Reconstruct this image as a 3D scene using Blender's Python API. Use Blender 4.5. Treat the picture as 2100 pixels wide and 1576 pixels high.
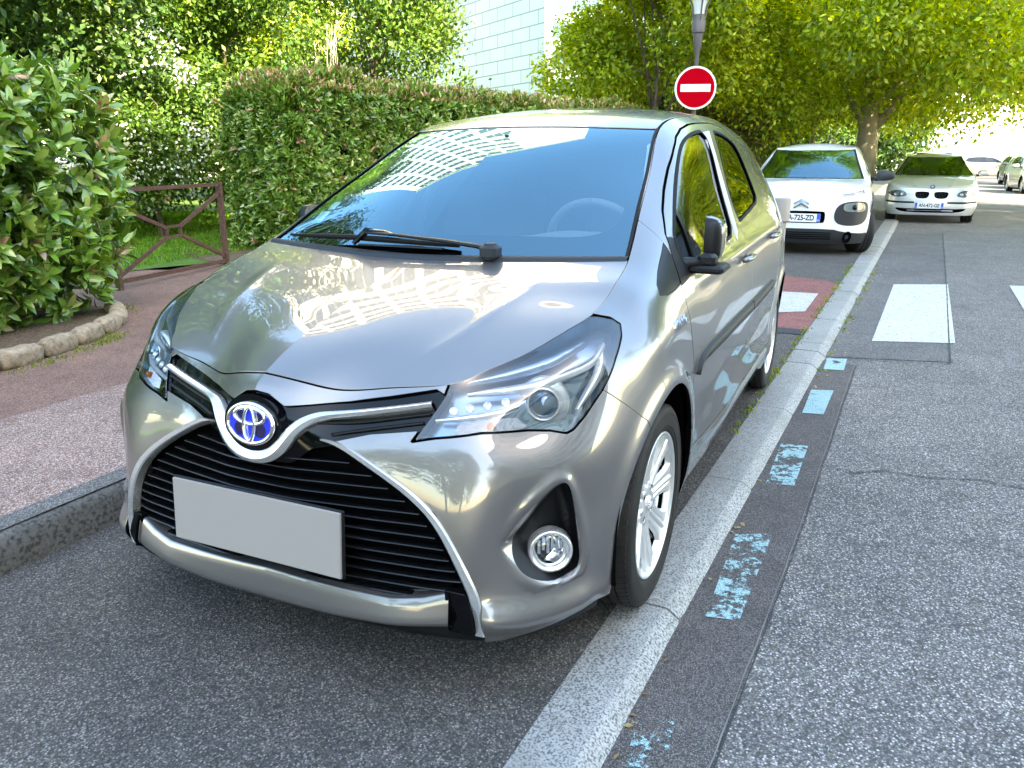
import bpy, math, random
import numpy as np
from mathutils import Vector, Matrix, noise as mnoise
R_ = math.radians
for o in list(bpy.data.objects): bpy.data.objects.remove(o)
SC = bpy.context.scene
COL = SC.collection
# ---------------------------------------------------------------- camera
cam_d = bpy.data.cameras.new('camera'); CAM = bpy.data.objects.new('camera', cam_d); COL.objects.link(CAM); SC.camera = CAM
cam_d.sensor_width = 36.0; cam_d.lens = 1625/2100*36.0; cam_d.clip_start = .05; cam_d.clip_end = 1500
CAM.location = (2.1147, 1.3179, 1.2785)
_y, _p = R_(204.70), R_(15.98)
_f = Vector((math.cos(_y)*math.cos(_p), math.sin(_y)*math.cos(_p), -math.sin(_p)))
CAM.rotation_euler = _f.to_track_quat('-Z', 'Y').to_euler()
SC.render.resolution_x = 1024; SC.render.resolution_y = 768
SC.view_settings.view_transform = 'Standard'; SC.view_settings.look = 'None'; SC.view_settings.gamma = 1
SC.view_settings.exposure = 3.35
SC.view_settings.use_white_balance = True; SC.view_settings.white_balance_temperature = 8600; SC.view_settings.white_balance_tint = 6
# ---------------------------------------------------------------- sky and sun
SUN_AZ, SUN_EL = R_(60), R_(40)      # azimuth of the sun measured from +X towards +Y
W = bpy.data.worlds.new('World'); SC.world = W; W.use_nodes = True
nt = W.node_tree; bg = nt.nodes['Background']; sk = nt.nodes.new('ShaderNodeTexSky')
sk.sky_type = 'NISHITA'; sk.sun_disc = False; sk.sun_elevation = SUN_EL; sk.sun_rotation = R_(90)-SUN_AZ
sk.air_density = 1.0; sk.dust_density = 1.2; sk.ozone_density = 1.3
hs = nt.nodes.new('ShaderNodeHueSaturation'); hs.inputs['Saturation'].default_value = 1.15; nt.links.new(sk.outputs[0], hs.inputs['Color']); nt.links.new(hs.outputs[0], bg.inputs[0]); bg.inputs[1].default_value = .15
sd = bpy.data.lights.new('sun', 'SUN'); sd.energy = 2.8; sd.angle = R_(.53); sd.color = (1, .95, .86)
SUN = bpy.data.objects.new('sun', sd); COL.objects.link(SUN)
_s = Vector((math.cos(SUN_EL)*math.cos(SUN_AZ), math.cos(SUN_EL)*math.sin(SUN_AZ), math.sin(SUN_EL)))
SUN.rotation_euler = _s.to_track_quat('Z', 'Y').to_euler(); SUN.location = (0, 10, 20)
# ---------------------------------------------------------------- surface tools
def natspl(t, P):
    """natural cubic spline through P (n,k) at knots t -> callable"""
    t = np.asarray(t, float); P = np.asarray(P, float); n = len(t); h = np.diff(t)
    A = np.zeros((n, n)); B = np.zeros((n, P.shape[1]))
    A[0, 0] = A[-1, -1] = 1
    for i in range(1, n-1):
        A[i, i-1] = h[i-1]; A[i, i] = 2*(h[i-1]+h[i]); A[i, i+1] = h[i]
        B[i] = 6*((P[i+1]-P[i])/h[i]-(P[i]-P[i-1])/h[i-1])
    M = np.linalg.solve(A, B)
    def f(x):
        x = np.asarray(x, float); i = np.clip(np.searchsorted(t, x, side='right')-1, 0, n-2)
        a = (t[i+1]-x)/h[i]; b = (x-t[i])/h[i]
        return (a[:, None]*P[i]+b[:, None]*P[i+1] + ((a**3-a)[:, None]*M[i]+(b**3-b)[:, None]*M[i+1])*(h[i]**2)[:, None]/6)
    return f

class Patch:
    """smooth surface through a net of points net[i][j]"""
    def __init__(s, net):
        s.net = np.array(net, float); I, J, _ = s.net.shape
        d = np.linalg.norm(np.diff(s.net, axis=0), axis=2)[:, 2:8].mean(1); s.si = np.r_[0, np.cumsum(d)]
        d = np.linalg.norm(np.diff(s.net, axis=1), axis=2).mean(0); s.tj = np.r_[0, np.cumsum(d)]
        s.f = natspl(s.tj, s.net.transpose(1, 0, 2).reshape(J, I*3)); s.I = I
    def grid(s, ss, tt):
        R = s.f(np.asarray(tt)).reshape(len(tt), s.I, 3)
        g = natspl(s.si, R.transpose(1, 0, 2).reshape(s.I, -1))
        return g(np.asarray(ss)).reshape(len(ss), len(tt), 3)
    def pt(s, a, b): return s.grid([a], [b])[0, 0]

def grid_faces(n, m):
    i, j = np.meshgrid(np.arange(n-1), np.arange(m-1), indexing='ij'); a = (i*m+j).ravel()
    return np.stack([a, a+m, a+m+1, a+1], 1)
# ---------------------------------------------------------------- materials
def mat(name, col=(.5, .5, .5), rough=.5, metal=0., spec=.5, coat=0., coat_rough=.03, trans=0., ior=1.45, alpha=1., emit=None, es=0, sss=0):
    m = bpy.data.materials.new(name); m.use_nodes = True; b = m.node_tree.nodes['Principled BSDF']
    b.inputs['Base Color'].default_value = (*col, 1); b.inputs['Roughness'].default_value = rough
    b.inputs['Metallic'].default_value = metal; b.inputs['Specular IOR Level'].default_value = spec
    b.inputs['Coat Weight'].default_value = coat; b.inputs['Coat Roughness'].default_value = coat_rough
    b.inputs['Transmission Weight'].default_value = trans; b.inputs['IOR'].default_value = ior; b.inputs['Alpha'].default_value = alpha
    if emit: b.inputs['Emission Color'].default_value = (*emit, 1); b.inputs['Emission Strength'].default_value = es
    m.diffuse_color = (*col, 1)
    return m
def N(m, t, **kw):
    n = m.node_tree.nodes.new(t)
    for k, v in kw.items():
        if k in n.inputs.keys() if hasattr(n.inputs, 'keys') else False: n.inputs[k].default_value = v
        else: setattr(n, k, v)
    return n
def L(m, a, b): m.node_tree.links.new(a, b)
def bsdf(m): return m.node_tree.nodes['Principled BSDF']
def coords(m, scale=(1, 1, 1), kind='Object'):
    tc = N(m, 'ShaderNodeTexCoord'); mp = N(m, 'ShaderNodeMapping'); mp.inputs['Scale'].default_value = scale
    L(m, tc.outputs[kind], mp.inputs[0]); return mp.outputs[0]
def noise(m, vec, scale, detail=4, rough=.6):
    n = N(m, 'ShaderNodeTexNoise'); n.inputs['Scale'].default_value = scale; n.inputs['Detail'].default_value = detail; n.inputs['Roughness'].default_value = rough
    L(m, vec, n.inputs['Vector']); return n
def voro(m, vec, scale, feature='F1', rnd=1):
    n = N(m, 'ShaderNodeTexVoronoi'); n.feature = feature; n.inputs['Scale'].default_value = scale; n.inputs['Randomness'].default_value = rnd
    L(m, vec, n.inputs['Vector']); return n
def ramp(m, fac, stops, interp='LINEAR'):
    r = N(m, 'ShaderNodeValToRGB'); r.color_ramp.interpolation = interp; e = r.color_ramp.elements
    while len(e) < len(stops): e.new(.5)
    for x, (p, c) in zip(e, stops): x.position = p; x.color = (*c, 1) if len(c) == 3 else c
    L(m, fac, r.inputs[0]); return r.outputs[0]
def mixc(m, fac, a, b, mode='MIX'):
    n = N(m, 'ShaderNodeMix'); n.data_type = 'RGBA'; n.blend_type = mode
    if isinstance(fac, (int, float)): n.inputs[0].default_value = fac
    else: L(m, fac, n.inputs[0])
    for s, v in ((6, a), (7, b)):
        if isinstance(v, tuple): n.inputs[s].default_value = (*v, 1)
        else: L(m, v, n.inputs[s])
    return n.outputs[2]
def bump(m, h, strength=.3, dist=.01):
    n = N(m, 'ShaderNodeBump'); n.inputs['Strength'].default_value = strength; n.inputs['Distance'].default_value = dist
    L(m, h, n.inputs['Height']); L(m, n.outputs[0], bsdf(m).inputs['Normal']); return n
def mathn(m, op, a, b=None, clamp=False):
    n = N(m, 'ShaderNodeMath'); n.operation = op; n.use_clamp = clamp
    for i, v in ((0, a), (1, b)):
        if v is None: continue
        if isinstance(v, (int, float)): n.inputs[i].default_value = v
        else: L(m, v, n.inputs[i])
    return n.outputs[0]
# ---------------------------------------------------------------- objects
def empty(name, loc=(0, 0, 0), rz=0, parent=None, **props):
    o = bpy.data.objects.new(name, None); COL.objects.link(o); o.location = loc; o.rotation_euler = (0, 0, rz); o.parent = parent
    o.empty_display_size = .1
    for k, v in props.items(): o[k] = v
    return o
def meshob(name, V, F, m, parent=None, nrm=None, smooth=True, mats=None, midx=None, loc=None, **props):
    me = bpy.data.meshes.new(name); me.from_pydata([tuple(map(float, v)) for v in V], [], [tuple(map(int, f)) for f in F])
    if mats:
        for x in mats: me.materials.append(x)
    else: me.materials.append(m)
    if midx is not None: me.polygons.foreach_set('material_index', np.asarray(midx, dtype=np.int32))
    if smooth: me.polygons.foreach_set('use_smooth', np.ones(len(me.polygons), bool))
    me.update()
    if nrm is not None and len(nrm) == len(me.vertices):
        me.normals_split_custom_set_from_vertices([tuple(map(float, n)) for n in nrm])
    o = bpy.data.objects.new(name, me); COL.objects.link(o); o.parent = parent
    if loc is not None: o.location = loc
    for k, v in props.items(): o[k] = v
    return o
class MB:
    """collects plain shapes for ONE mesh"""
    def __init__(s): s.V = []; s.F = []; s.n = 0; s.mi = []; s.cur = 0
    def add(s, V, F):
        s.V += [tuple(v) for v in V]; s.F += [tuple(i+s.n for i in f) for f in F]; s.mi += [s.cur]*len(F); s.n += len(V)
    def box(s, a, b, M=None, bev=0):
        x0, y0, z0 = a; x1, y1, z1 = b
        if bev:
            V = []
            for z, i in ((z0, bev), (z0+bev, 0), (z1-bev, 0), (z1, bev)):
                for (x, y) in ((x0+i, y0+i+bev), (x0+i+bev, y0+i), (x1-i-bev, y0+i), (x1-i, y0+i+bev), (x1-i, y1-i-bev), (x1-i-bev, y1-i), (x0+i+bev, y1-i), (x0+i, y1-i-bev)): V.append((x, y, z))
            F = [tuple(range(7, -1, -1)), tuple(range(24, 32))]
            for l in range(3):
                for k in range(8): F.append((l*8+k, l*8+(k+1) % 8, l*8+8+(k+1) % 8, l*8+8+k))
        else:
            V = [(x0, y0, z0), (x1, y0, z0), (x1, y1, z0), (x0, y1, z0), (x0, y0, z1), (x1, y0, z1), (x1, y1, z1), (x0, y1, z1)]
            F = [(3, 2, 1, 0), (4, 5, 6, 7), (0, 1, 5, 4), (1, 2, 6, 5), (2, 3, 7, 6), (3, 0, 4, 7)]
        if M is not None: V = [M @ Vector(v) for v in V]
        s.add(V, F)
    def tube(s, pts, r, n=8, cap=True, flat=None):
        pts = [Vector(p) for p in pts]; k = len(pts); rr = r if hasattr(r, '__len__') else [r]*k; V = []
        up = Vector((0, 0, 1))
        for i, p in enumerate(pts):
            d = (pts[min(i+1, k-1)]-pts[max(i-1, 0)]).normalized()
            if i == 0: up = Vector((0, 0, 1)) if abs(d.z) < .9 else Vector((1, 0, 0))
            a = d.cross(up).normalized(); b = a.cross(d).normalized(); up = b
            fl = flat or 1
            for j in range(n):
                t = 2*math.pi*j/n; V.append(p+a*math.cos(t)*rr[i]+b*math.sin(t)*rr[i]*fl)
        F = [(i*n+j, i*n+(j+1) % n, i*n+n+(j+1) % n, i*n+n+j) for i in range(k-1) for j in range(n)]
        if cap: F += [tuple(range(n-1, -1, -1)), tuple((k-1)*n+j for j in range(n))]
        s.add(V, F)
    def lathe(s, prof, n=24, M=None, a0=0, a1=2*math.pi):
        """prof: (radius, height) about Z"""
        full = abs(a1-a0-2*math.pi) < 1e-6; m_ = n if full else n+1; V = []
        for r, z in prof:
            for j in range(m_):
                t = a0+(a1-a0)*j/n; V.append(Vector((r*math.cos(t), r*math.sin(t), z)))
        if M is not None: V = [M @ v for v in V]
        F = []
        for i in range(len(prof)-1):
            for j in range(n): F.append((i*m_+j, i*m_+(j+1) % m_, (i+1)*m_+(j+1) % m_, (i+1)*m_+j))
        s.add(V, F)
    def poly(s, pts): s.add(pts, [tuple(range(len(pts)))])
    def prism(s, P, a, b, M=None):
        """2D outline P (x,y), extruded z a..b"""
        n = len(P); V = [Vector((x, y, a)) for x, y in P]+[Vector((x, y, b)) for x, y in P]
        if M is not None: V = [M @ v for v in V]
        s.add(V, [tuple(range(n-1, -1, -1)), tuple(range(n, 2*n))]+[(i, (i+1) % n, n+(i+1) % n, n+i) for i in range(n)])
    def build(s, name, m, parent=None, smooth=False, auto=None, **props):
        mats = m if isinstance(m, (list, tuple)) else None
        o = meshob(name, s.V, s.F, None if mats else m, parent, smooth=smooth or bool(auto), mats=mats, midx=s.mi if mats else None, **props)
        if auto: o.data.set_sharp_from_angle(angle=R_(auto))
        return o
# ---------------------------------------------------------------- level-set cutting of smooth panels
def sdf(P, Q, closed=True):
    """signed distance of points Q (n,2) to polygon P (negative inside)"""
    P = np.asarray(P, float); Q = np.asarray(Q, float); d = np.full(len(Q), 1e9); ins = np.zeros(len(Q), bool)
    for i in range(len(P)):
        a = P[i]; b = P[(i+1) % len(P)]; e = b-a; w = Q-a
        t = np.clip((w@e)/max(e@e, 1e-18), 0, 1); q = w-t[:, None]*e; d = np.minimum(d, (q*q).sum(1))
        c1 = (a[1] > Q[:, 1]) != (b[1] > Q[:, 1])
        if e[1] != 0: ins ^= c1 & (Q[:, 0] < (b[0]-a[0])*(Q[:, 1]-a[1])/e[1]+a[0])
    d = np.sqrt(d); return np.where(ins, -d, d)
def rnd_poly(P, r=.5, k=3, closed=True):
    """Chaikin smoothing"""
    P = np.asarray(P, float)
    for _ in range(k):
        Q = []
        n = len(P)
        for i in range(n if closed else n-1):
            a, b = P[i], P[(i+1) % n]; Q += [a+(b-a)*.25, a+(b-a)*.75]
        P = np.array(Q)
    return P
class Sheet:
    """triangles with positions V and normals N"""
    def __init__(s, V, N_, T): s.V = V; s.N = N_; s.T = T
    def cut(s, phi):
        """keep phi<0"""
        V, N_, T = s.V, s.N, s.T; p = phi.copy(); p[np.abs(p) < 1e-7] = 1e-7
        neg = p < 0; c = neg[T].sum(1); keep = T[c == 3]; out = [keep]
        nv = [V]; nn = [N_]; base = len(V); cache = {}; cnt = [0]; addV = []; addN = []
        def mid(a, b):
            k = (a, b) if a < b else (b, a)
            if k not in cache:
                t = p[k[0]]/(p[k[0]]-p[k[1]]); addV.append(V[k[0]]+(V[k[1]]-V[k[0]])*t)
                n = N_[k[0]]+(N_[k[1]]-N_[k[0]])*t; addN.append(n/np.linalg.norm(n)); cache[k] = base+len(addV)-1
            return cache[k]
        new = []
        for tr in T[(c == 1) | (c == 2)]:
            a, b, d = map(int, tr)
            for _ in range(3):
                if (neg[a] and not neg[b] and not neg[d]) or (not neg[a] and neg[b] and neg[d]): break
                a, b, d = b, d, a
            x, y = mid(a, b), mid(a, d)
            if neg[a]: new.append((a, x, y))
            else: new += [(x, b, d), (x, d, y)]
        T2 = np.vstack([keep, np.array(new, int).reshape(-1, 3)])
        V2 = np.vstack([V]+([np.array(addV)] if addV else [])); N2 = np.vstack([N_]+([np.array(addN)] if addN else []))
        u, inv = np.unique(T2.ravel(), return_inverse=True)
        return Sheet(V2[u], N2[u], inv.reshape(-1, 3))
    def offset(s, d): return Sheet(s.V+s.N*(d if np.isscalar(d) else d[:, None]), s.N, s.T)
    def mirror(s): M = np.array([1, -1, 1]); return Sheet(s.V*M, s.N*M, s.T[:, ::-1])
    def join(s, o): return Sheet(np.vstack([s.V, o.V]), np.vstack([s.N, o.N]), np.vstack([s.T, o.T+len(s.V)]))
    def weld_y0(s):
        return s.join(s.mirror())
    def rim(s, depth=.012, bev=.0012, keep_y0=True, back=False):
        """folded edge round the panel: returns V,N,F"""
        T = s.T; E = np.vstack([T[:, [0, 1]], T[:, [1, 2]], T[:, [2, 0]]]); key = np.sort(E, 1)
        u, idx, cnt = np.unique(key, axis=0, return_index=True, return_counts=True); B = E[idx[cnt == 1]]
        if keep_y0: B = B[~((np.abs(s.V[B[:, 0], 1]) < 1e-4) & (np.abs(s.V[B[:, 1], 1]) < 1e-4))]
        vs = np.unique(B); mp = {int(v): i for i, v in enumerate(vs)}; out = np.zeros((len(vs), 3))
        for a, b in B:
            e = s.V[b]-s.V[a]; l = np.linalg.norm(e)
            if l < 1e-9: continue
            o = np.cross(e, s.N[a]); out[mp[int(a)]] += o; out[mp[int(b)]] += o
        out /= np.maximum(np.linalg.norm(out, axis=1), 1e-12)[:, None]
        P = s.V[vs]; n = s.N[vs]; k = len(vs)
        rings = [P, P+out*bev-n*bev*.5, P+out*bev*1.25-n*bev*1.6, P+out*bev*.9-n*depth]
        nr = [n, (n+out)/1.414, out, out]
        V = np.vstack(rings); NN = np.vstack(nr); F = []
        for a, b in B:
            i, j = mp[int(a)], mp[int(b)]
            for r in range(3): F.append((i+r*k, i+r*k+k, j+r*k+k, j+r*k))
        return V, NN, F
    def build(s, name, m, parent=None, rim=.012, bev=.0008, **props):
        V, NN, F = s.V, s.N, [tuple(t) for t in s.T]
        if rim:
            v, n, f = s.rim(rim, bev); b = len(V); V = np.vstack([V, v]); NN = np.vstack([NN, n]); F += [tuple(i+b for i in q) for q in f]
        if rim:
            mi = np.zeros(len(F), int); k0 = len(s.T); q_ = np.arange(len(F)-k0) % 3; mi[k0:] = (q_ == 2); return meshob(name, V, F, None, parent, nrm=NN, mats=[m, M_DARK], midx=mi, **props)  # deepest fold painted black, standing in for shade in the panel gaps
        return meshob(name, V, F, m, parent, nrm=NN, **props)
def grid_sheet(G, flip=False):
    """G (n,m,3) -> Sheet with finite difference normals"""
    a = np.gradient(G, axis=0); b = np.gradient(G, axis=1); n = np.cross(a, b); n /= np.maximum(np.linalg.norm(n, axis=2), 1e-12)[:, :, None]
    q = grid_faces(*G.shape[:2]); T = np.vstack([q[:, [0, 1, 2]], q[:, [0, 2, 3]]])
    if flip: n = -n; T = T[:, ::-1]
    return Sheet(G.reshape(-1, 3), n.reshape(-1, 3), T)
def resample(P, n):
    P = np.asarray(P, float); d = np.r_[0, np.cumsum(np.linalg.norm(np.diff(P, axis=0), axis=1))]
    return natspl(d, P)(np.linspace(0, d[-1], n))
def relin(P, n):
    P = np.asarray(P, float); d = np.r_[0, np.cumsum(np.linalg.norm(np.diff(P, axis=0), axis=1))]; t = np.linspace(0, d[-1], n)
    return np.stack([np.interp(t, d, P[:, k]) for k in range(P.shape[1])], 1)
def sweep(P, Nn, prof, closed=False):
    """profile (across, up) swept along P with surface normals Nn -> V,F"""
    P = np.asarray(P, float); Nn = np.asarray(Nn, float); n = len(P); T = np.gradient(P, axis=0) if not closed else np.roll(P, -1, 0)-np.roll(P, 1, 0)
    A = np.cross(Nn, T); A /= np.maximum(np.linalg.norm(A, axis=1), 1e-12)[:, None]
    prof = np.asarray(prof, float); k = prof.shape[-2]
    if prof.ndim == 2: prof = np.repeat(prof[None], n, 0)
    V = P[:, None]+A[:, None]*prof[:, :, 0:1]+Nn[:, None]*prof[:, :, 1:2]; V = V.reshape(-1, 3); F = []
    for i in range(n if closed else n-1):
        for j in range(k-1): a = i*k+j; b = ((i+1) % n)*k+j; F.append((a, a+1, b+1, b))
    return V, F
# ---------------------------------------------------------------- hatchback body net (left half, metres, X forward, Z up)
FR = [  # front columns, 9 points each, bottom to top
 [(.715,0,.17),(.73,0,.25),(.738,0,.36),(.742,0,.48),(.745,0,.60),(.743,0,.675),(.735,0,.715),(.714,0,.752),(.682,0,.777)],
 [(.714,.10,.17),(.729,.10,.25),(.737,.10,.36),(.740,.10,.48),(.735,.10,.60),(.724,.10,.665),(.708,.10,.70),(.688,.10,.734),(.667,.10,.762)],
 [(.711,.18,.17),(.725,.18,.25),(.73,.18,.36),(.728,.18,.48),(.712,.18,.60),(.693,.18,.65),(.672,.18,.688),(.654,.18,.720),(.640,.18,.745)],
 [(.703,.30,.17),(.715,.30,.25),(.717,.30,.36),(.708,.30,.48),(.683,.30,.60),(.662,.30,.65),(.637,.30,.69),(.612,.30,.725),(.592,.30,.752)],
 [(.69,.42,.17),(.70,.42,.25),(.70,.42,.36),(.685,.42,.48),(.655,.42,.60),(.632,.42,.655),(.605,.425,.70),(.575,.43,.74),(.553,.44,.768)],
 [(.665,.54,.17),(.672,.54,.25),(.672,.54,.36),(.655,.55,.48),(.622,.55,.60),(.595,.54,.66),(.56,.53,.71),(.52,.52,.755),(.485,.505,.793)],
 [(.615,.63,.18),(.62,.64,.26),(.60,.645,.37),(.585,.645,.48),(.565,.65,.60),(.518,.632,.67),(.485,.62,.74),(.44,.60,.79),(.395,.575,.825)],
 [(.53,.70,.19),(.545,.705,.27),(.535,.71,.37),(.52,.715,.48),(.50,.72,.60),(.447,.70,.69),(.402,.688,.77),(.355,.665,.83),(.29,.63,.863)],
 [(.42,.755,.20),(.43,.765,.28),(.425,.77,.38),(.41,.775,.49),(.40,.775,.61),(.36,.762,.71),(.318,.75,.79),(.255,.714,.857),(.20,.665,.890)],
 [(.31,.785,.20),(.31,.80,.28),(.30,.805,.38),(.29,.81,.49),(.28,.81,.61),(.26,.80,.71),(.22,.78,.80),(.15,.735,.875),(.11,.672,.915)],
 [(.12,.80,.20),(.12,.822,.28),(.12,.832,.38),(.12,.835,.49),(.12,.835,.61),(.11,.825,.73),(.09,.80,.83),(.05,.75,.905),(.02,.671,.948)]]
SD = [  # side columns, 10 points
 [(-.08,.80,.2),(-.08,.822,.28),(-.08,.834,.38),(-.08,.838,.49),(-.08,.838,.61),(-.08,.826,.74),(-.09,.798,.86),(-.10,.755,.935),(-.11,.711,.968),(-.12,.660,.990)],
 [(-.30,.795,.2),(-.30,.815,.28),(-.30,.824,.38),(-.30,.828,.49),(-.30,.830,.61),(-.30,.823,.75),(-.30,.796,.88),(-.31,.745,.99),(-.33,.69,1.055),(-.35,.622,1.105)],
 [(-.60,.80,.2),(-.60,.82,.28),(-.60,.834,.38),(-.60,.840,.50),(-.60,.841,.63),(-.60,.83,.78),(-.60,.787,.93),(-.61,.715,1.10),(-.62,.650,1.19),(-.63,.575,1.240)],
 [(-.92,.805,.2),(-.92,.830,.28),(-.92,.845,.38),(-.92,.848,.50),(-.92,.845,.64),(-.92,.828,.80),(-.92,.780,.96),(-.92,.69,1.17),(-.92,.605,1.325),(-.93,.522,1.380)],
 [(-1.27,.805,.2),(-1.27,.83,.28),(-1.27,.845,.38),(-1.27,.848,.5),(-1.27,.845,.65),(-1.27,.828,.81),(-1.27,.780,.97),(-1.27,.685,1.20),(-1.27,.605,1.375),(-1.27,.520,1.437)],
 [(-1.7,.805,.2),(-1.7,.83,.28),(-1.7,.845,.38),(-1.7,.848,.5),(-1.7,.845,.66),(-1.7,.828,.82),(-1.7,.782,.98),(-1.7,.685,1.215),(-1.7,.600,1.395),(-1.7,.515,1.458)],
 [(-2.15,.805,.2),(-2.15,.832,.28),(-2.15,.846,.38),(-2.15,.848,.5),(-2.15,.846,.67),(-2.15,.83,.83),(-2.15,.785,1.0),(-2.15,.685,1.22),(-2.15,.59,1.385),(-2.15,.508,1.450)],
 [(-2.5,.80,.22),(-2.5,.83,.29),(-2.5,.846,.38),(-2.5,.848,.5),(-2.5,.845,.68),(-2.5,.83,.85),(-2.5,.775,1.02),(-2.5,.67,1.22),(-2.5,.58,1.365),(-2.5,.498,1.428)],
 [(-2.82,.76,.25),(-2.82,.79,.31),(-2.82,.805,.39),(-2.82,.81,.5),(-2.82,.81,.68),(-2.82,.80,.85),(-2.80,.745,1.02),(-2.78,.65,1.20),(-2.76,.56,1.33),(-2.75,.485,1.40)],
 [(-3.0,.69,.26),(-3.02,.72,.32),(-3.03,.73,.40),(-3.03,.735,.5),(-3.02,.735,.68),(-2.99,.73,.85),(-2.95,.69,1.02),(-2.90,.61,1.18),(-2.87,.53,1.30),(-2.87,.46,1.375)],
 [(-3.10,.5,.26),(-3.13,.5,.32),(-3.14,.5,.40),(-3.14,.5,.5),(-3.11,.5,.68),(-3.07,.5,.85),(-3.02,.48,1.02),(-2.97,.45,1.18),(-2.93,.42,1.30),(-2.92,.38,1.37)],
 [(-3.12,0,.26),(-3.16,0,.32),(-3.17,0,.40),(-3.17,0,.5),(-3.14,0,.68),(-3.10,0,.85),(-3.05,0,1.02),(-3.0,0,1.18),(-2.95,0,1.32),(-2.94,0,1.385)]]
def _ins(c):
    c = np.array(c, float); t = np.r_[0, np.cumsum(np.linalg.norm(np.diff(c, axis=0), axis=1))]
    m = natspl(t, c)([(t[-1]+t[-2])/2])[0]
    return np.vstack([c[:8], m, c[8:]])
BODY = Patch([_ins(c) for c in FR]+SD)
# ---------------------------------------------------------------- shared materials
def flake_paint(name, col, rough=.28, metal=.75):
    m = mat(name, col, rough, metal, coat=1., coat_rough=.012); v = coords(m, kind='Object')
    d = noise(m, v, 3.5, 2); c2 = mixc(m, d.outputs[0], tuple(x*.95 for x in col), tuple(x*1.05 for x in col)); L(m, c2, bsdf(m).inputs['Base Color']); bsdf(m).inputs['Coat IOR'].default_value = 1.75; return m
M_PAINT = flake_paint('taupe_silver_paint', (.178, .170, .168), .36, .70)
M_GLOSS = mat('gloss_black', (.002, .0025, .0035), .05, 0, spec=.30)
M_BLACK = mat('satin_black_plastic', (.0055, .006, .007), .45, spec=.35)
M_DARK = mat('deep_black', (.0018, .0018, .0022), .9, spec=.05)
M_RUB = mat('rubber', (.007, .007, .0075), .75, spec=.25)
M_CHROME = mat('satin_chrome', (.74, .75, .76), .24, .75, coat=.6)
M_BRIGHT = mat('bright_chrome', (.85, .86, .87), .05, 1.)
M_BLUE = mat('emblem_blue', (.0, .04, .75), .12, .35, coat=1)
M_GREYTRIM = mat('grey_trim', (.022, .026, .030), .52, spec=.3)
M_ALLOY = mat('alloy_silver', (.66, .67, .68), .30, .55, coat=.6)
M_ALLOYD = mat('alloy_recess', (.10, .10, .105), .5, .4)
M_DISC = mat('brake_disc', (.28, .26, .25), .35, .9)
M_WHITE = mat('white_paint', (.80, .80, .79), .3, coat=.8)
M_PLATE = mat('blank_plate', (.285, .268, .255), .9, spec=.1)
M_GLASS_W = None
def glass(name, tint, rough=0., mixv=.0, refl=(1, 1, 1)):
    """thin glass sheet: Fresnel reflection over tinted see-through"""
    m = bpy.data.materials.new(name); m.use_nodes = True; nt = m.node_tree; nt.nodes.clear(); o = nt.nodes.new('ShaderNodeOutputMaterial')
    t = nt.nodes.new('ShaderNodeBsdfTransparent'); t.inputs[0].default_value = (*tint, 1); g = nt.nodes.new('ShaderNodeBsdfGlossy'); g.inputs['Roughness'].default_value = rough
    g.inputs[0].default_value = (*refl, 1)
    fr = nt.nodes.new('ShaderNodeFresnel'); fr.inputs[0].default_value = 1.62; ad = nt.nodes.new('ShaderNodeMath'); ad.operation = 'ADD'; ad.use_clamp = True; ad.inputs[1].default_value = mixv
    mx = nt.nodes.new('ShaderNodeMixShader'); nt.links.new(fr.outputs[0], ad.inputs[0]); nt.links.new(ad.outputs[0], mx.inputs[0]); nt.links.new(t.outputs[0], mx.inputs[1]); nt.links.new(g.outputs[0], mx.inputs[2]); nt.links.new(mx.outputs[0], o.inputs[0])
    return m
M_WIND = glass('windscreen_glass', (.82, .93, .95), 0, .15, (.50, .86, 1.))
M_SIDEF = glass('front_side_glass', (.55, .62, .60), 0, .0)
M_SIDEG = glass('side_glass', (.08, .10, .09), 0, .01)
M_LENS = glass('lamp_lens', (.96, .98, .99), 0, .02)
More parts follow.
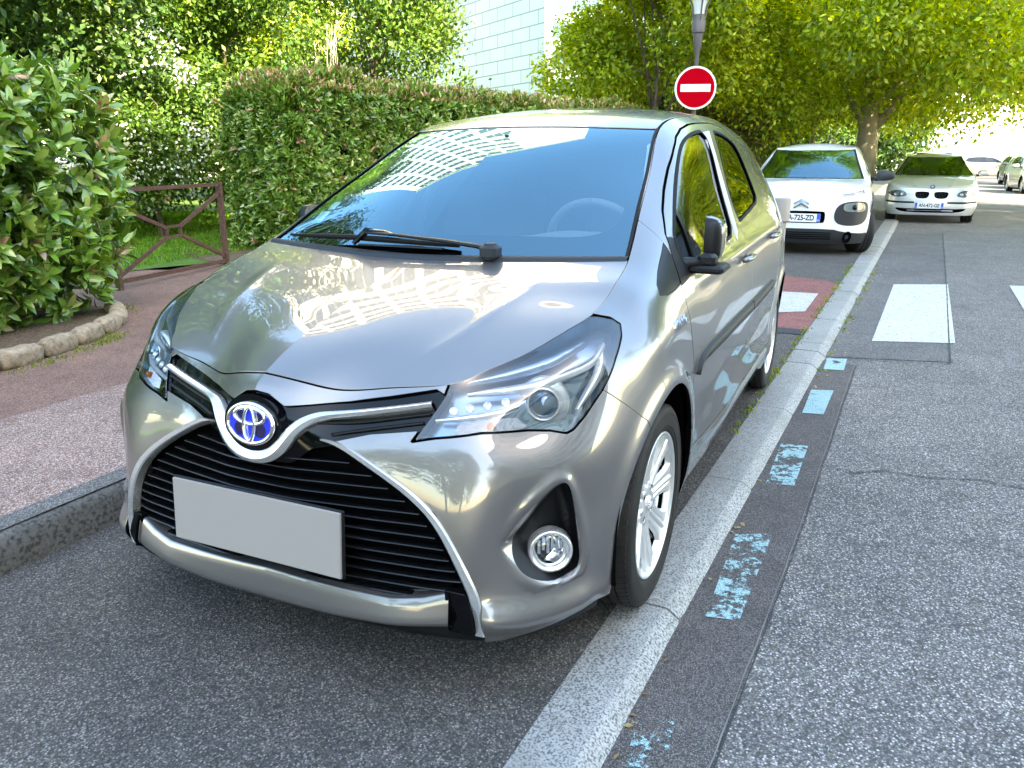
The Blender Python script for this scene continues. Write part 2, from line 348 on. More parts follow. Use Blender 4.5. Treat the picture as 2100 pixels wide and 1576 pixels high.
# ================================================================ the parked silver hatchback
def build_hatchback():
    car = empty('hatchback_car', (0, 0, 0), label='taupe silver hatchback filling the foreground with a blank grey plate, front wheel on granite kerb', category='car')
    ss = np.concatenate([np.linspace(0, 1.5, 230, endpoint=False), np.linspace(1.5, BODY.si[-1], 210)]); tt = np.linspace(0, BODY.tj[-1], 170)
    G0 = BODY.grid(ss, tt); G = G0.copy(); sh0 = grid_sheet(G0); Nn = sh0.N.reshape(G0.shape)
    X, Y, Z = G0[..., 0], G0[..., 1], G0[..., 2]
    def sm(a): a = np.clip(a, 0, 1); return a*a*(3-2*a)
    # ---- sculpture: arch flares, shoulder line, sill, bumper scoop
    dis = np.zeros_like(X); side = sm((Y-.62)/.12)
    for cx in (.01, -2.51):
        r = np.hypot(X-cx, Z-.312); dis += side*.011*np.exp(-((r-.365)/.032)**2)*(Z > .12)
    dis += side*sm((-X-.35)/.2)*sm((X+2.6)/.3)*(.006*np.exp(-((Z-(.885-.02*X))/.022)**2)-.006*np.exp(-((Z-.45)/.07)**2)+.007*np.exp(-((Z-.30)/.05)**2))
    dis += side*.007*np.exp(-((Z-(.80+.02*(X)))/.045)**2)*np.exp(-((X+.02)/.22)**2)
    G = G0+Nn*dis[..., None]
    qd = np.stack([((Y-X)/2**.5), Z], -1)
    bowl = np.array([(.132,.560),(.085,.530),(.025,.475),(-.030,.425),(-.012,.385),(.026,.345),(.080,.312),(.148,.296),(.188,.318),(.195,.389),(.172,.472),(.150,.533)])
    bowl = rnd_poly(bowl, k=2)
    sd_ = sdf(bowl, qd.reshape(-1, 2)).reshape(X.shape); hx = qd[..., 0]
    w = .062-.040*sm((hx-.03)/.13)
    front = (X > -.1)
    depth = .062*sm(-sd_/w)*front
    flare = .020*np.exp(-((Z-.235)/.040)**2)*sm((Y-.50)/.10)*(1-sm((Y-.74)/.05))*front
    dirv = Nn*.55+np.array([.45, .0, 0]); G = G-dirv*depth[..., None]+(Nn+np.array([.3, 0, .0]))*flare[..., None]
    ridge = .007*np.exp(-((sd_-.010)/.014)**2)*front*(Z > .30)*sm((hx+.02)/.08)
    G = G+Nn*ridge[..., None]
    S = grid_sheet(G); V0 = sh0.V
    # 2D views of the undisplaced surface used for outlines
    PF = np.stack([V0[:, 1], V0[:, 2]], 1); PD = np.stack([(V0[:, 1]-V0[:, 0])/2**.5, V0[:, 2]], 1); PS = np.stack([V0[:, 0], V0[:, 2]], 1)
    tpar = np.tile(tt, len(ss)); spar = np.repeat(ss, len(tt)); S.att = None
    def views(sh): return None
    # carry undisplaced coordinates by packing them next to V
    class P(Sheet):
        pass
    def pack(sh, extra): return Sheet(np.hstack([sh.V, extra]), sh.N, sh.T)
    S6 = pack(S, np.hstack([V0, spar[:, None], tpar[:, None]]))           # V: xyz | xyz0 | s t
    def q(sh, kind):
        v = sh.V[:, 3:6]
        if kind == 'F': return v[:, [1, 2]]
        if kind == 'D': return np.stack([(v[:, 1]-v[:, 0])/2**.5, v[:, 2]], 1)
        return v[:, [0, 2]]
    def fin(sh): return Sheet(sh.V[:, :3], sh.N, sh.T)
    def inside(sh, kind, P_, g=0.): return sh.cut(sdf(P_, q(sh, kind))+g)
    def outside(sh, kind, P_, g=0.): return sh.cut(-sdf(P_, q(sh, kind))+g)
    def D(pts): return np.array([((y-x)/2**.5, z) for x, y, z in pts])
    GAP = .0032
    # ---- outlines
    lamp = D([(.645,.386,.645),(.628,.438,.656),(.588,.538,.671),(.523,.626,.670),(.491,.671,.666),(.472,.704,.658),(.455,.714,.664),(.419,.730,.689),(.357,.752,.740),(.284,.758,.803),(.215,.750,.842),(.183,.738,.866),(.185,.715,.880),(.205,.680,.888),(.214,.664,.8885),(.290,.630,.868),(.395,.575,.8285),(.485,.505,.7965),(.553,.440,.7705),(.570,.436,.745),(.603,.419,.706),(.628,.402,.672)])
    opening = np.array([(-.2,.744),(0,.744),(.035,.737),(.078,.711),(.136,.714),(.213,.720),(.305,.735),(.413,.756),(.436,.745),(.419,.706),(.397,.668),(.285,.654),(.205,.634),(.167,.6395),(.208,.629),(.272,.604),(.347,.564),(.421,.521),(.463,.491),(.524,.400),(.564,.309),(.573,.277),(.578,.10),(-.2,.10)])
    pod = np.array([(.130,.556),(.110,.540),(.054,.472),(.012,.430),(.008,.385),(.034,.340),(.084,.316),(.142,.305),(.178,.318),(.189,.345),(.184,.400),(.173,.460),(.157,.535),(.145,.555)])
    door_f = np.array([(-.305,.345),(-.318,.43),(-.331,.53),(-.326,.63),(-.294,.731),(-.275,.825),(-.272,.905),(-.300,.985),(-.350,1.045),(-.45,1.112),(-.56,1.172),(-.70,1.243),(-.843,1.308),(-.95,1.353),(-1.06,1.383),(-1.20,1.404),(-1.335,1.414),(-1.375,1.10),(-1.392,.985),(-1.425,.90),(-1.427,.80),(-1.39,.635),(-1.345,.48),(-1.33,.345)])
    door_r = np.array([(-1.33,.345),(-1.345,.48),(-1.39,.635),(-1.427,.80),(-1.425,.90),(-1.392,.985),(-1.375,1.10),(-1.335,1.414),(-1.6,1.424),(-1.85,1.412),(-2.05,1.375),(-2.16,1.30),(-2.22,1.15),(-2.27,1.0),(-2.29,.85),(-2.25,.70),(-2.165,.55),(-2.12,.42),(-2.11,.345)])
    win_f = np.array([(-.372,1.028),(-.484,1.098),(-.60,1.166),(-.721,1.232),(-.84,1.290),(-.935,1.328),(-1.03,1.352),(-1.15,1.372),(-1.318,1.386),(-1.285,1.24),(-1.245,1.10),(-1.20,.977),(-1.0,.966),(-.47,.945),(-.36,.945)])
    win_r = np.array([(-1.47,1.387),(-1.62,1.384),(-1.80,1.366),(-1.93,1.330),(-1.975,1.24),(-1.99,1.15),(-1.985,1.075),(-1.75,1.045),(-1.50,1.022),(-1.385,1.012),(-1.42,1.20)])
    tri = np.array([(-.058,.905),(-.085,.93),(-.14,.955),(-.251,1.001),(-.36,1.052),(-.345,1.03),(-.296,.972),(-.272,.912),(-.2,.901),(-.12,.898)])
    arches = [(.008, .315, .350), (-2.51, .315, .352)]
    def arch_phi(sh, g=0):
        v = sh.V[:, 3:6]; p = np.full(len(v), -1e9)
        for cx, cz, r in arches:
            rr = np.hypot(v[:, 0]-cx, np.maximum(v[:, 2]-cz, 0)*1.0); rr = np.where(v[:, 2] < cz, np.hypot(v[:, 0]-cx, (v[:, 2]-cz)*.25), np.hypot(v[:, 0]-cx, v[:, 2]-cz))
            p = np.maximum(p, r-rr)
        return p
    TOP = BODY.tj[-1]
    base = S6.cut(S6.V[:, 7]-(TOP-.0024-.0095*np.clip((S6.V[:, 3]-.50)/.06, 0, 1))); base = base.cut(arch_phi(base))
    body_all = outside(base, 'D', lamp, GAP) if False else None
    # lamp only cuts where x > 0
    def lamp_phi(sh): 
        p = sdf(lamp, q(sh, 'D')); return np.where(sh.V[:, 3] > -.02, p, 1.)
    def open_phi(sh):
        p = sdf(opening, q(sh, 'F')); return np.where(sh.V[:, 3] > .3, p, 1.)
    def pod_phi(sh):
        p = sdf(rnd_poly(pod, k=2), q(sh, 'D')); return np.where(sh.V[:, 3] > .2, p, 1.)
    def seam_phi(sh):     # bumper in front (negative), fender behind
        v = sh.V[:, 3:6]; xs = np.interp(v[:, 2], [.0, .55, .632, .703, .740, .9], [.10, .17, .222, .316, .360, .55]); return xs-v[:, 0]
    lens = base.cut(lamp_phi(base)+GAP); rest = base.cut(-lamp_phi(base)+GAP); rest = rest.cut(-open_phi(rest)+.0005)
    bump_ = rest.cut(seam_phi(rest)+.0024); bump_ = bump_.cut(-pod_phi(bump_)); fend = rest.cut(-seam_phi(rest)+.0024)
    podp = rest.cut(seam_phi(rest)+.0016); podp = podp.cut(pod_phi(podp))
    def both(sh, name, m, parent=car, **k):
        o = [fin(sh).build(name, m, parent, **k), fin(sh).mirror().build(name, m, parent, **k)]; return o
    fin(bump_).weld_y0().build('front_bumper', M_PAINT, car, rim=.03)
    # fender = in front of the door line; side frame = behind
    def fphi(sh):
        v = sh.V[:, 3:6]; xs = np.interp(v[:, 2], [.0, .345, .43, .53, .63, .731, .825, .905, .985, 1.03, 1.076, 1.2], [-.30, -.303, -.316, -.329, -.324, -.292, -.273, -.270, -.300, -.308, -.32, -.36])
        return xs-v[:, 0]
    fender = fend.cut(fphi(fend)+.0018); fender = outside(fender, 'S', tri, .001)
    pil = lambda sh: np.where(sh.V[:, 3] > -.20, -1., 1.)
    both(fender, 'front_fender', M_PAINT)
    frame = fend.cut(-fphi(fend)+.0018)
    df = inside(frame, 'S', door_f, GAP*1.05); dr = inside(frame, 'S', door_r, GAP*1.05)
    rf = outside(frame, 'S', door_f, GAP*1.05); rf = outside(rf, 'S', door_r, GAP*1.05)
    both(rf, 'body_side', M_PAINT)
    trim = inside(fend, 'S', tri, .002)
    for o in both(trim.offset(-.002) if False else Sheet(np.hstack([trim.V[:, :3]-trim.N*.002, trim.V[:, 3:]]), trim.N, trim.T), 'corner_trim', M_BLACK): pass
    # doors
    wf = rnd_poly(win_f, k=1); wr = rnd_poly(win_r, k=1)
    def ring(P_, w): # slightly bigger outline
        P_ = np.asarray(P_); c = np.roll(P_, -1, 0)-np.roll(P_, 1, 0); n = np.stack([c[:, 1], -c[:, 0]], 1); n /= np.linalg.norm(n, axis=1)[:, None]
        a = ((P_[:, 0]*np.roll(P_[:, 1], -1)-np.roll(P_[:, 0], -1)*P_[:, 1]).sum())
        return P_+n*w*(1 if a > 0 else -1)
    for sgn in (1, -1):
        mk = (lambda sh: fin(sh)) if sgn == 1 else (lambda sh: fin(sh).mirror())
        for nm, dsh, win in (('front_door', df, wf), ('rear_door', dr, wr)):
            d = outside(dsh, 'S', win, .0)
            if nm == 'front_door':      # black sail where the mirror stands
                sail = np.array([(-.25,.903),(-.27,.96),(-.30,.99),(-.352,1.043),(-.385,1.035),(-.42,1.0),(-.455,.948),(-.44,.922),(-.30,.905)])
                sl = inside(d, 'S', sail, .0); d = outside(d, 'S', sail, .0)
            D_ = mk(d).build(nm, M_PAINT, car, rim=.02)
            if nm == 'front_door': mk(sl).build('sail_trim', M_BLACK, D_, rim=.004)
            fr = inside(dsh, 'S', ring(win, .003)); fr = outside(fr, 'S', ring(win, -.007))
            mk(Sheet(np.hstack([fr.V[:, :3]+fr.N*.0015, fr.V[:, 3:]]), fr.N, fr.T)).build('window_seal', M_RUB, D_, rim=.012)
            gl = inside(dsh, 'S', win, .006); mk(Sheet(np.hstack([gl.V[:, :3]-gl.N*.006, gl.V[:, 3:]]), gl.N, gl.T)).build('window', M_SIDEF if nm == 'front_door' else M_SIDEG, D_, rim=0)
            if nm == 'front_door':
                dv = inside(dsh, 'S', np.array([(-.508,1.117),(-.530,1.130),(-.500,.93),(-.478,.93)]))
                mk(Sheet(np.hstack([dv.V[:, :3]+dv.N*.001, dv.V[:, 3:]]), dv.N, dv.T)).build('window_divider', M_BLACK, D_, rim=.008)
            dsh.door = D_
        df.door_ = None
    # ---- surface lookup
    NG = S.N.reshape(G.shape)
    def on(kind, a, b, rng=(0, 1e9), src=G, ex=None):
        m0 = (ss >= rng[0]) & (ss <= rng[1]); g = src[m0]; n = NG[m0]
        if kind == 'F': u, v = g[..., 1], g[..., 2]
        elif kind == 'D': u, v = (g[..., 1]-g[..., 0])/2**.5, g[..., 2]
        else: u, v = g[..., 0], g[..., 2]
        dd = (u-a)**2+(v-b)**2; i, j = np.unravel_index(np.argmin(dd), dd.shape); i = min(max(i, 1), g.shape[0]-2); j = min(max(j, 1), g.shape[1]-2)
        J = np.array([[u[i+1, j]-u[i-1, j], u[i, j+1]-u[i, j-1]], [v[i+1, j]-v[i-1, j], v[i, j+1]-v[i, j-1]]])/2
        st = np.clip(np.linalg.lstsq(J, np.array([a-u[i, j], b-v[i, j]]), rcond=None)[0], -1.5, 1.5)
        p = g[i, j]+(g[i+1, j]-g[i-1, j])/2*st[0]+(g[i, j+1]-g[i, j-1])/2*st[1]; return p, n[i, j]
    def path(kind, pts, n, rng=(0, 1e9), src=G, smooth=True):
        P2 = (resample if smooth else relin)(np.array(pts, float), n); r = [on(kind, a, b, rng, src) for a, b in P2]
        return np.array([x[0] for x in r]), np.array([x[1] for x in r])
    FRNG = (0, 1.15); SRNG = (1.0, 1e9)
    def mirrored(V): return [(x, -y, z) for x, y, z in V]
    def strip(name, m, P_, N_, prof, parent=car, mir=True, close=False, ends=True, auto=None):
        V, F = sweep(P_, N_, prof); k = np.asarray(prof).shape[-2]; n = len(P_)
        if ends: F = F+[tuple(range(k-1, -1, -1)), tuple((n-1)*k+j for j in range(k))]
        a = meshob(name, V, F, m, parent); 
        if auto: a.data.set_sharp_from_angle(angle=R_(auto))
        if mir:
            b = meshob(name, mirrored(V), [f[::-1] for f in F], m, parent)
            if auto: b.data.set_sharp_from_angle(angle=R_(auto))
            return a, b
        return a
    # ---- grille: dark well, slats, gloss bar, chrome
    gsh = base.cut(open_phi(base)-.006)
    well = Sheet(gsh.V[:, :3]-gsh.N*.055, gsh.N, gsh.T)
    grille = well.weld_y0().build('grille', M_DARK, car, rim=0)
    inner = np.array([(.167,.6395),(.255,.600),(.330,.560),(.400,.512),(.440,.478),(.481,.431),(.522,.351),(.545,.295),(.548,.25)])
    tops = lambda y: np.interp(y, [0, .10, .167, .30, .41, .455, .50, .535, .56], [.60, .62, .64, .575, .505, .46, .395, .32, .25])
    for i in range(13):
        z = .272+i*.0262
        ys = [y for y in np.linspace(0, .56, 80) if tops(y) > z+.014]
        if z > .575: ys = [y for y in ys]
        ymax = max(ys); y0 = 0
        pts = [(y, z) for y in np.linspace(-ymax, ymax, 61)]
        P_ = []; N_ = []
        for y, zz in pts:
            p, n = on('F', abs(y), zz, FRNG, G0); P_.append((p[0], y, p[2])); N_.append((n[0], math.copysign(n[1], y) if y else 0, n[2]))
        P_ = np.array(P_)-np.array(N_)*.012
        V, F = sweep(P_, np.array(N_), [(-.0016, -.035), (-.0024, -.005), (-.0012, 0), (.0012, 0), (.0024, -.005), (.0016, -.035)])
        meshob('slat', V, F, M_BLACK if False else M_GREYTRIM2, grille)
    # gloss bar from lamp to lamp behind the chrome
    barp = np.array([(-.2,.752),(0,.752),(.06,.742),(.136,.722),(.213,.726),(.305,.741),(.413,.762),(.445,.745),(.425,.70),(.405,.662),(.285,.648),(.205,.628),(.150,.615),(.10,.575),(0,.572),(-.2,.572)])
    b_ = base.cut(np.where(base.V[:, 3] > .3, sdf(barp, q(base, 'F')), 1.)); b_ = Sheet(b_.V[:, :3]-b_.N*.013, b_.N, b_.T)
    b_.weld_y0().build('gloss_bar', M_GLOSS, car, rim=.02)
    # lower/upper ledge lines in the bar
    for pts in ([(.15,.676),(.22,.677),(.32,.692),(.414,.708)], [(.19,.650),(.285,.668),(.402,.688)]):
        P_, N_ = path('F', pts, 30, FRNG, G0); strip('bar_ledge', M_BLACK, P_-N_*.010, N_, [(-.004, -.004), (-.004, .006), (.003, .002), (.003, -.004)])
    # chrome V bar, one continuous piece through the centre
    vb = [(0,.5835),(.030,.5875),(.062,.602),(.088,.628),(.112,.659),(.142,.680),(.20,.690),(.31,.7045),(.414,.7235)]
    vbw = np.interp(np.linspace(0, 1, 60), [0, .2, .35, .5, 1], [.016, .017, .0145, .0095, .0085])
    P_, N_ = path('F', vb, 60, FRNG, G0)
    # bowl of the V stands proud under the emblem
    lift = np.interp(np.linspace(0, 1, 60), [0, .25, .45, 1], [.004, .006, .010, .004])
    P_ = P_+N_*lift[:, None]; P_[0, 1] = 0; N_[0, 1] = 0
    P_ = np.vstack([(P_*[1, -1, 1])[::-1], P_[1:]]); N_ = np.vstack([(N_*[1, -1, 1])[::-1], N_[1:]]); wv = np.r_[vbw[::-1], vbw[1:]]
    prof = np.stack([np.stack([-wv, -wv*0-.02], 1), np.stack([-wv, wv*0+.001], 1), np.stack([-wv*.75, wv*0+.006], 1), np.stack([wv*0-.001, wv*0+.011], 1), np.stack([wv*.8, wv*0+.004], 1), np.stack([wv, wv*0], 1), np.stack([wv, wv*0-.02], 1)], 1)
    V, F = sweep(P_, N_, prof); o = meshob('chrome_bar', V, F, M_CHROME, car); o.data.set_sharp_from_angle(angle=R_(38))
    # chrome surround each side of the lower grille
    mid = [(.172,.6375),(.215,.627),(.270,.602),(.342,.563),(.413,.518),(.452,.486),(.490,.440),(.520,.385),(.545,.325),(.559,.278),(.563,.240),(.566,.195)]
    P_, N_ = path('F', mid, 70, FRNG, G0); w2 = np.interp(np.linspace(0, 1, 70), [0, .08, .5, .8, 1], [.003, .007, .0095, .012, .015])
    prof = np.stack([np.stack([-w2, w2*0-.02], 1), np.stack([-w2, w2*0+.002], 1), np.stack([-w2*.7, w2*0+.006], 1), np.stack([w2*.6, w2*0+.009], 1), np.stack([w2, w2*0+.004], 1), np.stack([w2, w2*0-.02], 1)], 1)
    for o in strip('grille_surround', M_CHROME, P_, N_, prof): o.data.set_sharp_from_angle(angle=R_(35))
    # ---- emblem
    ec, en = on('F', 0.0, .668, FRNG, G0); ec = Vector((.742, 0, .6665)); tilt = R_(8)
    EM = Matrix.Translation(ec) @ Matrix.Rotation(-tilt, 4, 'Y') @ Matrix(((0, 0, 1, 0), (1, 0, 0, 0), (0, 1, 0, 0), (0, 0, 0, 1)))   # local x->Y, y->Z, z->X
    def oval(a, b, cx=0, cy=0, n=56): return [(cx+a*math.cos(2*math.pi*i/n), cy+b*math.sin(2*math.pi*i/n)) for i in range(n)]
    mb = MB(); mb.prism(oval(.086, .070), -.045, -.002, EM); V = None
    disc = mb.build('emblem_housing', M_GLOSS, car, auto=40)
    em = empty('emblem', (0, 0, 0), parent=car)
    mb = MB(); mb.prism(oval(.066, .046), -.002, .0045, EM); mb.build('blue_inset', M_BLUE, em, auto=40)
    mnv = mat('emblem_navy', (.002, .004, .06), .1, coat=1)
    for a_, b_, cx_, cy_ in ((.019, .012, -.030, .016), (.019, .012, .030, .016), (.017, .018, -.031, -.014), (.017, .018, .031, -.014)): mb = MB(); mb.prism(oval(a_, b_, cx_, cy_, 20), 0, .0052, EM); mb.build('dark_inset', mnv, em, auto=40)
    def ringob(name, a, b, cx, cy, w, h, z0=.004):
        pts = np.array([(*EM @ Vector((x, y, z0)),) for x, y in oval(a, b, cx, cy, 64)]); nn = np.repeat(np.array([tuple((EM.to_3x3() @ Vector((0, 0, 1))))]), 64, 0)
        V, F = sweep(pts, nn, [(-w, -.006), (-w, h*.4), (-w*.5, h), (w*.5, h), (w, h*.4), (w, -.006)], closed=True); return meshob(name, V, F, M_BRIGHT, em)
    ringob('outer_ring', .0685, .0475, 0, 0, .0052, .005); ringob('upper_oval', .046, .0195, 0, .0185, .0042, .005, .0065); ringob('centre_oval', .0165, .0400, 0, -.001, .0040, .005, .0075)
    # ---- lip spoiler
    n = 90; ys = np.linspace(0, .500, n); zt = np.interp(ys, [0, .22, .352, .43, .50], [.281, .271, .268, .279, .300]); zb = np.interp(ys, [0, .207, .344, .50], [.190, .190, .197, .212])
    P_ = []
    rows = []
    for k, (u, o_) in enumerate([(0, -.035), (.0, .001), (.04, .007), (.30, .0145), (.58, .022), (.78, .0275), (.90, .026), (1.0, .012), (1.0, -.03)]):
        r = []
        for y, a, b in zip(ys, zt, zb):
            e = sm((.50-y)/.16); p, n_ = on('F', y, a+(b-a)*u, FRNG, G0); p = p+np.array([n_[0], n_[1], 0])*(o_-.010*(1-e)*(o_ > 0)); p[1] = y if y == 0 else p[1]; r.append(p)
        rows.append(r)
    rows = np.array(rows).transpose(1, 0, 2); lip = grid_sheet(rows[::-1] if False else rows); 
    if lip.N[len(lip.N)//2, 0] < 0: lip = grid_sheet(rows, True)
    lip.weld_y0().build('lip_spoiler', M_PAINT, car, rim=.01)
    # gloss end pieces + black skirt
    le = base.cut(np.where(base.V[:, 3] > .3, sdf([(.490,.308),(.535,.300),(.550,.262),(.556,.195),(.500,.195),(.492,.25)], q(base, 'F')), 1.)); both(Sheet(np.hstack([le.V[:, :3]+le.N*.001, le.V[:, 3:]]), le.N, le.T), 'lip_end', M_GLOSS, rim=.02)
    sk = [(y, .178) for y in np.linspace(0, .80, 60)]
    rows = []
    for z in (.205, .19, .17, .15, .145):
        r = []
        for s_ in np.linspace(0, .93, 70):
            p = BODY.pt(s_, 0.02); i = .012+.02*(z < .16)+.05*(z < .148); c_ = np.array([p[0]-i, p[1]-i*(p[1] > .4)*.6, z]); r.append(c_)
        rows.append(r)
    rows = np.array(rows).transpose(1, 0, 2); sk = grid_sheet(rows, True); 
    if sk.N[10, 0] < 0: sk = grid_sheet(rows)
    sk.weld_y0().build('bumper_skirt', M_BLACK, car, rim=0)
    return car, dict(S6=S6, G=G, G0=G0, NG=NG, on=on, path=path, strip=strip, lens=lens, podp=podp, fin=fin, both=both, base=base, inside=inside, outside=outside, q=q, ss=ss, tt=tt, FRNG=FRNG, SRNG=SRNG, df=df, dr=dr, oval=oval, ring=ring)
M_GREYTRIM2 = mat('grille_slat', (.005, .0055, .007), .25)
CAR, K = build_hatchback()
# ---------------------------------------------------------------- bonnet, windscreen, roof (caps closed on the seam curve)
def finish_hatchback():
    car = CAR; TOPc = lambda s_: BODY.grid(np.atleast_1d(s_), [BODY.tj[-1]])[:, 0]
    si = BODY.si; on = K['on']; path = K['path']; strip = K['strip']; fin = K['fin']; G0 = K['G0']; FRNG = K['FRNG']; SRNG = K['SRNG']; ss = K['ss']
    def sm(a): a = np.clip(a, 0, 1); return a*a*(3-2*a)
    def coons(Fb, Rb, Cb, Sb, nu, nw, fw=2.0, fz=1.5):
        """u along car, w from centre to side"""
        u = np.linspace(0, 1, nu)[:, None, None]; w = np.linspace(0, 1, nw)[None, :, None]; f = np.abs(w)**fw
        Cc = Cb(u[:, 0, 0])[:, None]; Ss = Sb(u[:, 0, 0])[:, None]; Ff = Fb(w[0, :, 0])[None]; Rr = Rb(w[0, :, 0])[None]
        fy = w
        mixv = np.concatenate([(1-f), (1-fy), (1-f)], 2)
        lat = mixv*Cc+(1-mixv)*Ss
        f0 = mixv*Cc[:1]+(1-mixv)*Ss[:1]; f1 = mixv*Cc[-1:]+(1-mixv)*Ss[-1:]
        kf = np.array([1.5, 1.5, fz]); return lat+(1-u)**kf*(Ff-f0)+u**1.5*(Rr-f1)
    def arc(a, b):
        sp = np.linspace(a, b, 160); P_ = TOPc(sp); d = np.r_[0, np.cumsum(np.linalg.norm(np.diff(P_, axis=0), axis=1))]; d /= d[-1]
        return lambda t: np.stack([np.interp(t, d, P_[:, k]) for k in range(3)], 1)
    def crv(pts):
        pts = np.array(pts, float); d = np.r_[0, np.cumsum(np.linalg.norm(np.diff(pts, axis=0), axis=1))]; d /= d[-1]; return natspl(d, pts)
    Fb = arc(si[0], si[4]); Sb = arc(si[4], si[11])
    Cb = crv([(.682,0,.777),(.62,0,.806),(.54,0,.836),(.43,0,.868),(.30,0,.903),(.15,0,.940),(.015,0,.974)])
    Rb = crv([(.015,0,.974),(.002,.15,.976),(-.022,.30,.980),(-.065,.48,.984),(-.12,.66,.990)])
    H = coons(Fb, Rb, Cb, Sb, 170, 110, 2.0, 3.2)
    # power crease on each side
    x, y = H[..., 0], H[..., 1]; yr = np.interp(x, [0, .148, .373, .529, .60], [.465, .451, .395, .325, .27]); d = y-yr
    amp = .0055*sm((.60-x)/.16)*sm((x+.02)/.25)
    H[..., 2] += amp*np.exp(-np.abs(d)/.026)*(1-np.exp(-np.abs(d)/.004)*.35)+.006*sm((x-.05)/.2)*sm((.6-x)/.2)*np.exp(-(np.maximum(-d, 0)/.10)**2)*(d < 0)*0
    hs = grid_sheet(H); 
    if hs.N[:, 2].mean() < 0: hs = grid_sheet(H, True)
    ug = np.repeat(np.linspace(0, 1, 170), 110); wg = np.tile(np.linspace(0, 1, 110), 170)
    # shrink a little from the seam
    Lx = .72; hs2 = Sheet(np.hstack([hs.V, ug[:, None], wg[:, None]]), hs.N, hs.T)
    hs2 = hs2.cut(np.maximum(hs2.V[:, 4]*.6-(.6-.0024), .0055-hs2.V[:, 3]*.8)); 
    hood = Sheet(hs2.V[:, :3], hs2.N, hs2.T).weld_y0().build('hood', M_PAINT, car, rim=.018, bev=.0015)
    # ---- windscreen
    Sb = arc(si[11]+.012, si[14]); WB = crv([(-.02,0,.992),(-.035,.17,.994),(-.065,.33,.996),(-.105,.50,.996),tuple(Sb(np.array([0.]))[0])])
    WT = crv([(-.798,0,1.392),(-.812,.17,1.3905),(-.848,.345,1.386),tuple(Sb(np.array([1.]))[0])])
    WC = crv([(-.02,0,.992),(-.21,0,1.117),(-.42,0,1.235),(-.62,0,1.327),(-.798,0,1.392)])
    Wg = coons(WB, WT, WC, Sb, 120, 100, 2.2); ws = grid_sheet(Wg, True) if grid_sheet(Wg).N[:, 2].mean() < 0 else grid_sheet(Wg)
    ug = np.repeat(np.linspace(0, 1, 120), 100); wg = np.tile(np.linspace(0, 1, 100), 120); w5 = Sheet(np.hstack([ws.V, ug[:, None], wg[:, None]]), ws.N, ws.T)
    hw = np.interp(w5.V[:, 3], [0, 1], [.66, .522]); ed = (1-w5.V[:, 4])*hw
    w5c = w5.cut(.0105-ed); 
    glass_ = Sheet(w5c.V[:, :3]-w5c.N*.004, w5c.N, w5c.T).weld_y0(); gl = glass_.build('windscreen', M_WIND, car, rim=0)
    # ceramic band behind the glass
    Ll = .88; hw = np.interp(w5c.V[:, 3], [0, 1], [.66, .522]); u_ = w5c.V[:, 3]*Ll; e_ = (1-w5c.V[:, 4])*hw
    ins = np.array([(.105,-.2),(.105,.40),(.115,.49),(.145,.55),(.20,.578),(.40,.553),(.60,.518),(.80,.478),(.845,.465),(.855,.44),(.855,-.2)])
    bphi = sdf(rnd_poly(ins, k=2), np.stack([u_, w5c.V[:, 1]], 1)); band = w5c.cut(-bphi); Sheet(band.V[:, :3]-band.N*.010, band.N, band.T).weld_y0().build('windscreen_border', M_DARK, gl, rim=0)
    md = w5.cut(ed-.012); md = md.cut(.0035-(1-md.V[:, 4])*.6); 
    both = lambda sh, nm, m, par, **k: [sh.build(nm, m, par, **k), sh.mirror().build(nm, m, par, **k)]
    both(Sheet(md.V[:, :3]+md.N*.001, md.N, md.T), 'pillar_moulding', M_RUB, car, rim=.015)
    # ---- roof
    Sb = arc(si[14], si[21]); RC = crv([(-.798,0,1.392),(-.95,0,1.432),(-1.15,0,1.464),(-1.45,0,1.492),(-1.80,0,1.502),(-2.15,0,1.496),(-2.5,0,1.472),(-2.78,0,1.435),(-2.94,0,1.385)])
    RB = crv([(-2.94,0,1.385),(-2.93,.2,1.38),tuple(Sb(np.array([1.]))[0])])
    Rg = coons(WT, RB, RC, Sb, 150, 90, 2.6); ug = np.repeat(np.linspace(0, 1, 150), 90); wg = np.tile(np.linspace(0, 1, 90), 150)
    rs = grid_sheet(Rg); rs = grid_sheet(Rg, True) if rs.N[:, 2].mean() < 0 else rs; r5 = Sheet(np.hstack([rs.V, ug[:, None], wg[:, None]]), rs.N, rs.T)
    r5 = r5.cut(np.maximum(.0045-r5.V[:, 3]*2.1, .012-(1-r5.V[:, 4])*.52)); Sheet(r5.V[:, :3], r5.N, r5.T).weld_y0().build('roof', M_PAINT, car, rim=.015, bev=.002)
    # roof ditch
    P_ = TOPc(np.linspace(si[14]+.01, si[20], 90)); n_ = np.repeat(np.array([[0, .25, .97]]), 90, 0); strip('roof_ditch', M_RUB, P_-n_*.006+np.array([0, -.006, 0]), n_, [(-.007, -.006), (-.006, 0), (.006, 0), (.007, -.006)])
    # header gap
    sh_ = crv([tuple(WT(np.array([t]))[0]) for t in np.linspace(0, 1, 9)]); P_ = sh_(np.linspace(0, 1, 40)); P_ = np.vstack([(P_*[1, -1, 1])[::-1], P_[1:]]); n_ = np.repeat(np.array([[.35, 0, .93]]), len(P_), 0)
    V, F = sweep(P_-n_*.006, n_, [(-.008, -.01), (-.007, .002), (.007, .002), (.008, -.01)]); meshob('header_seal', V, F, M_RUB, car)
    # inner liners so that gaps read dark
    lin = K['S6']; l2 = lin.cut(np.where(lin.V[:, 3] > -.15, 1, np.where(lin.V[:, 5] > .9, 1, -1.))+0.); 
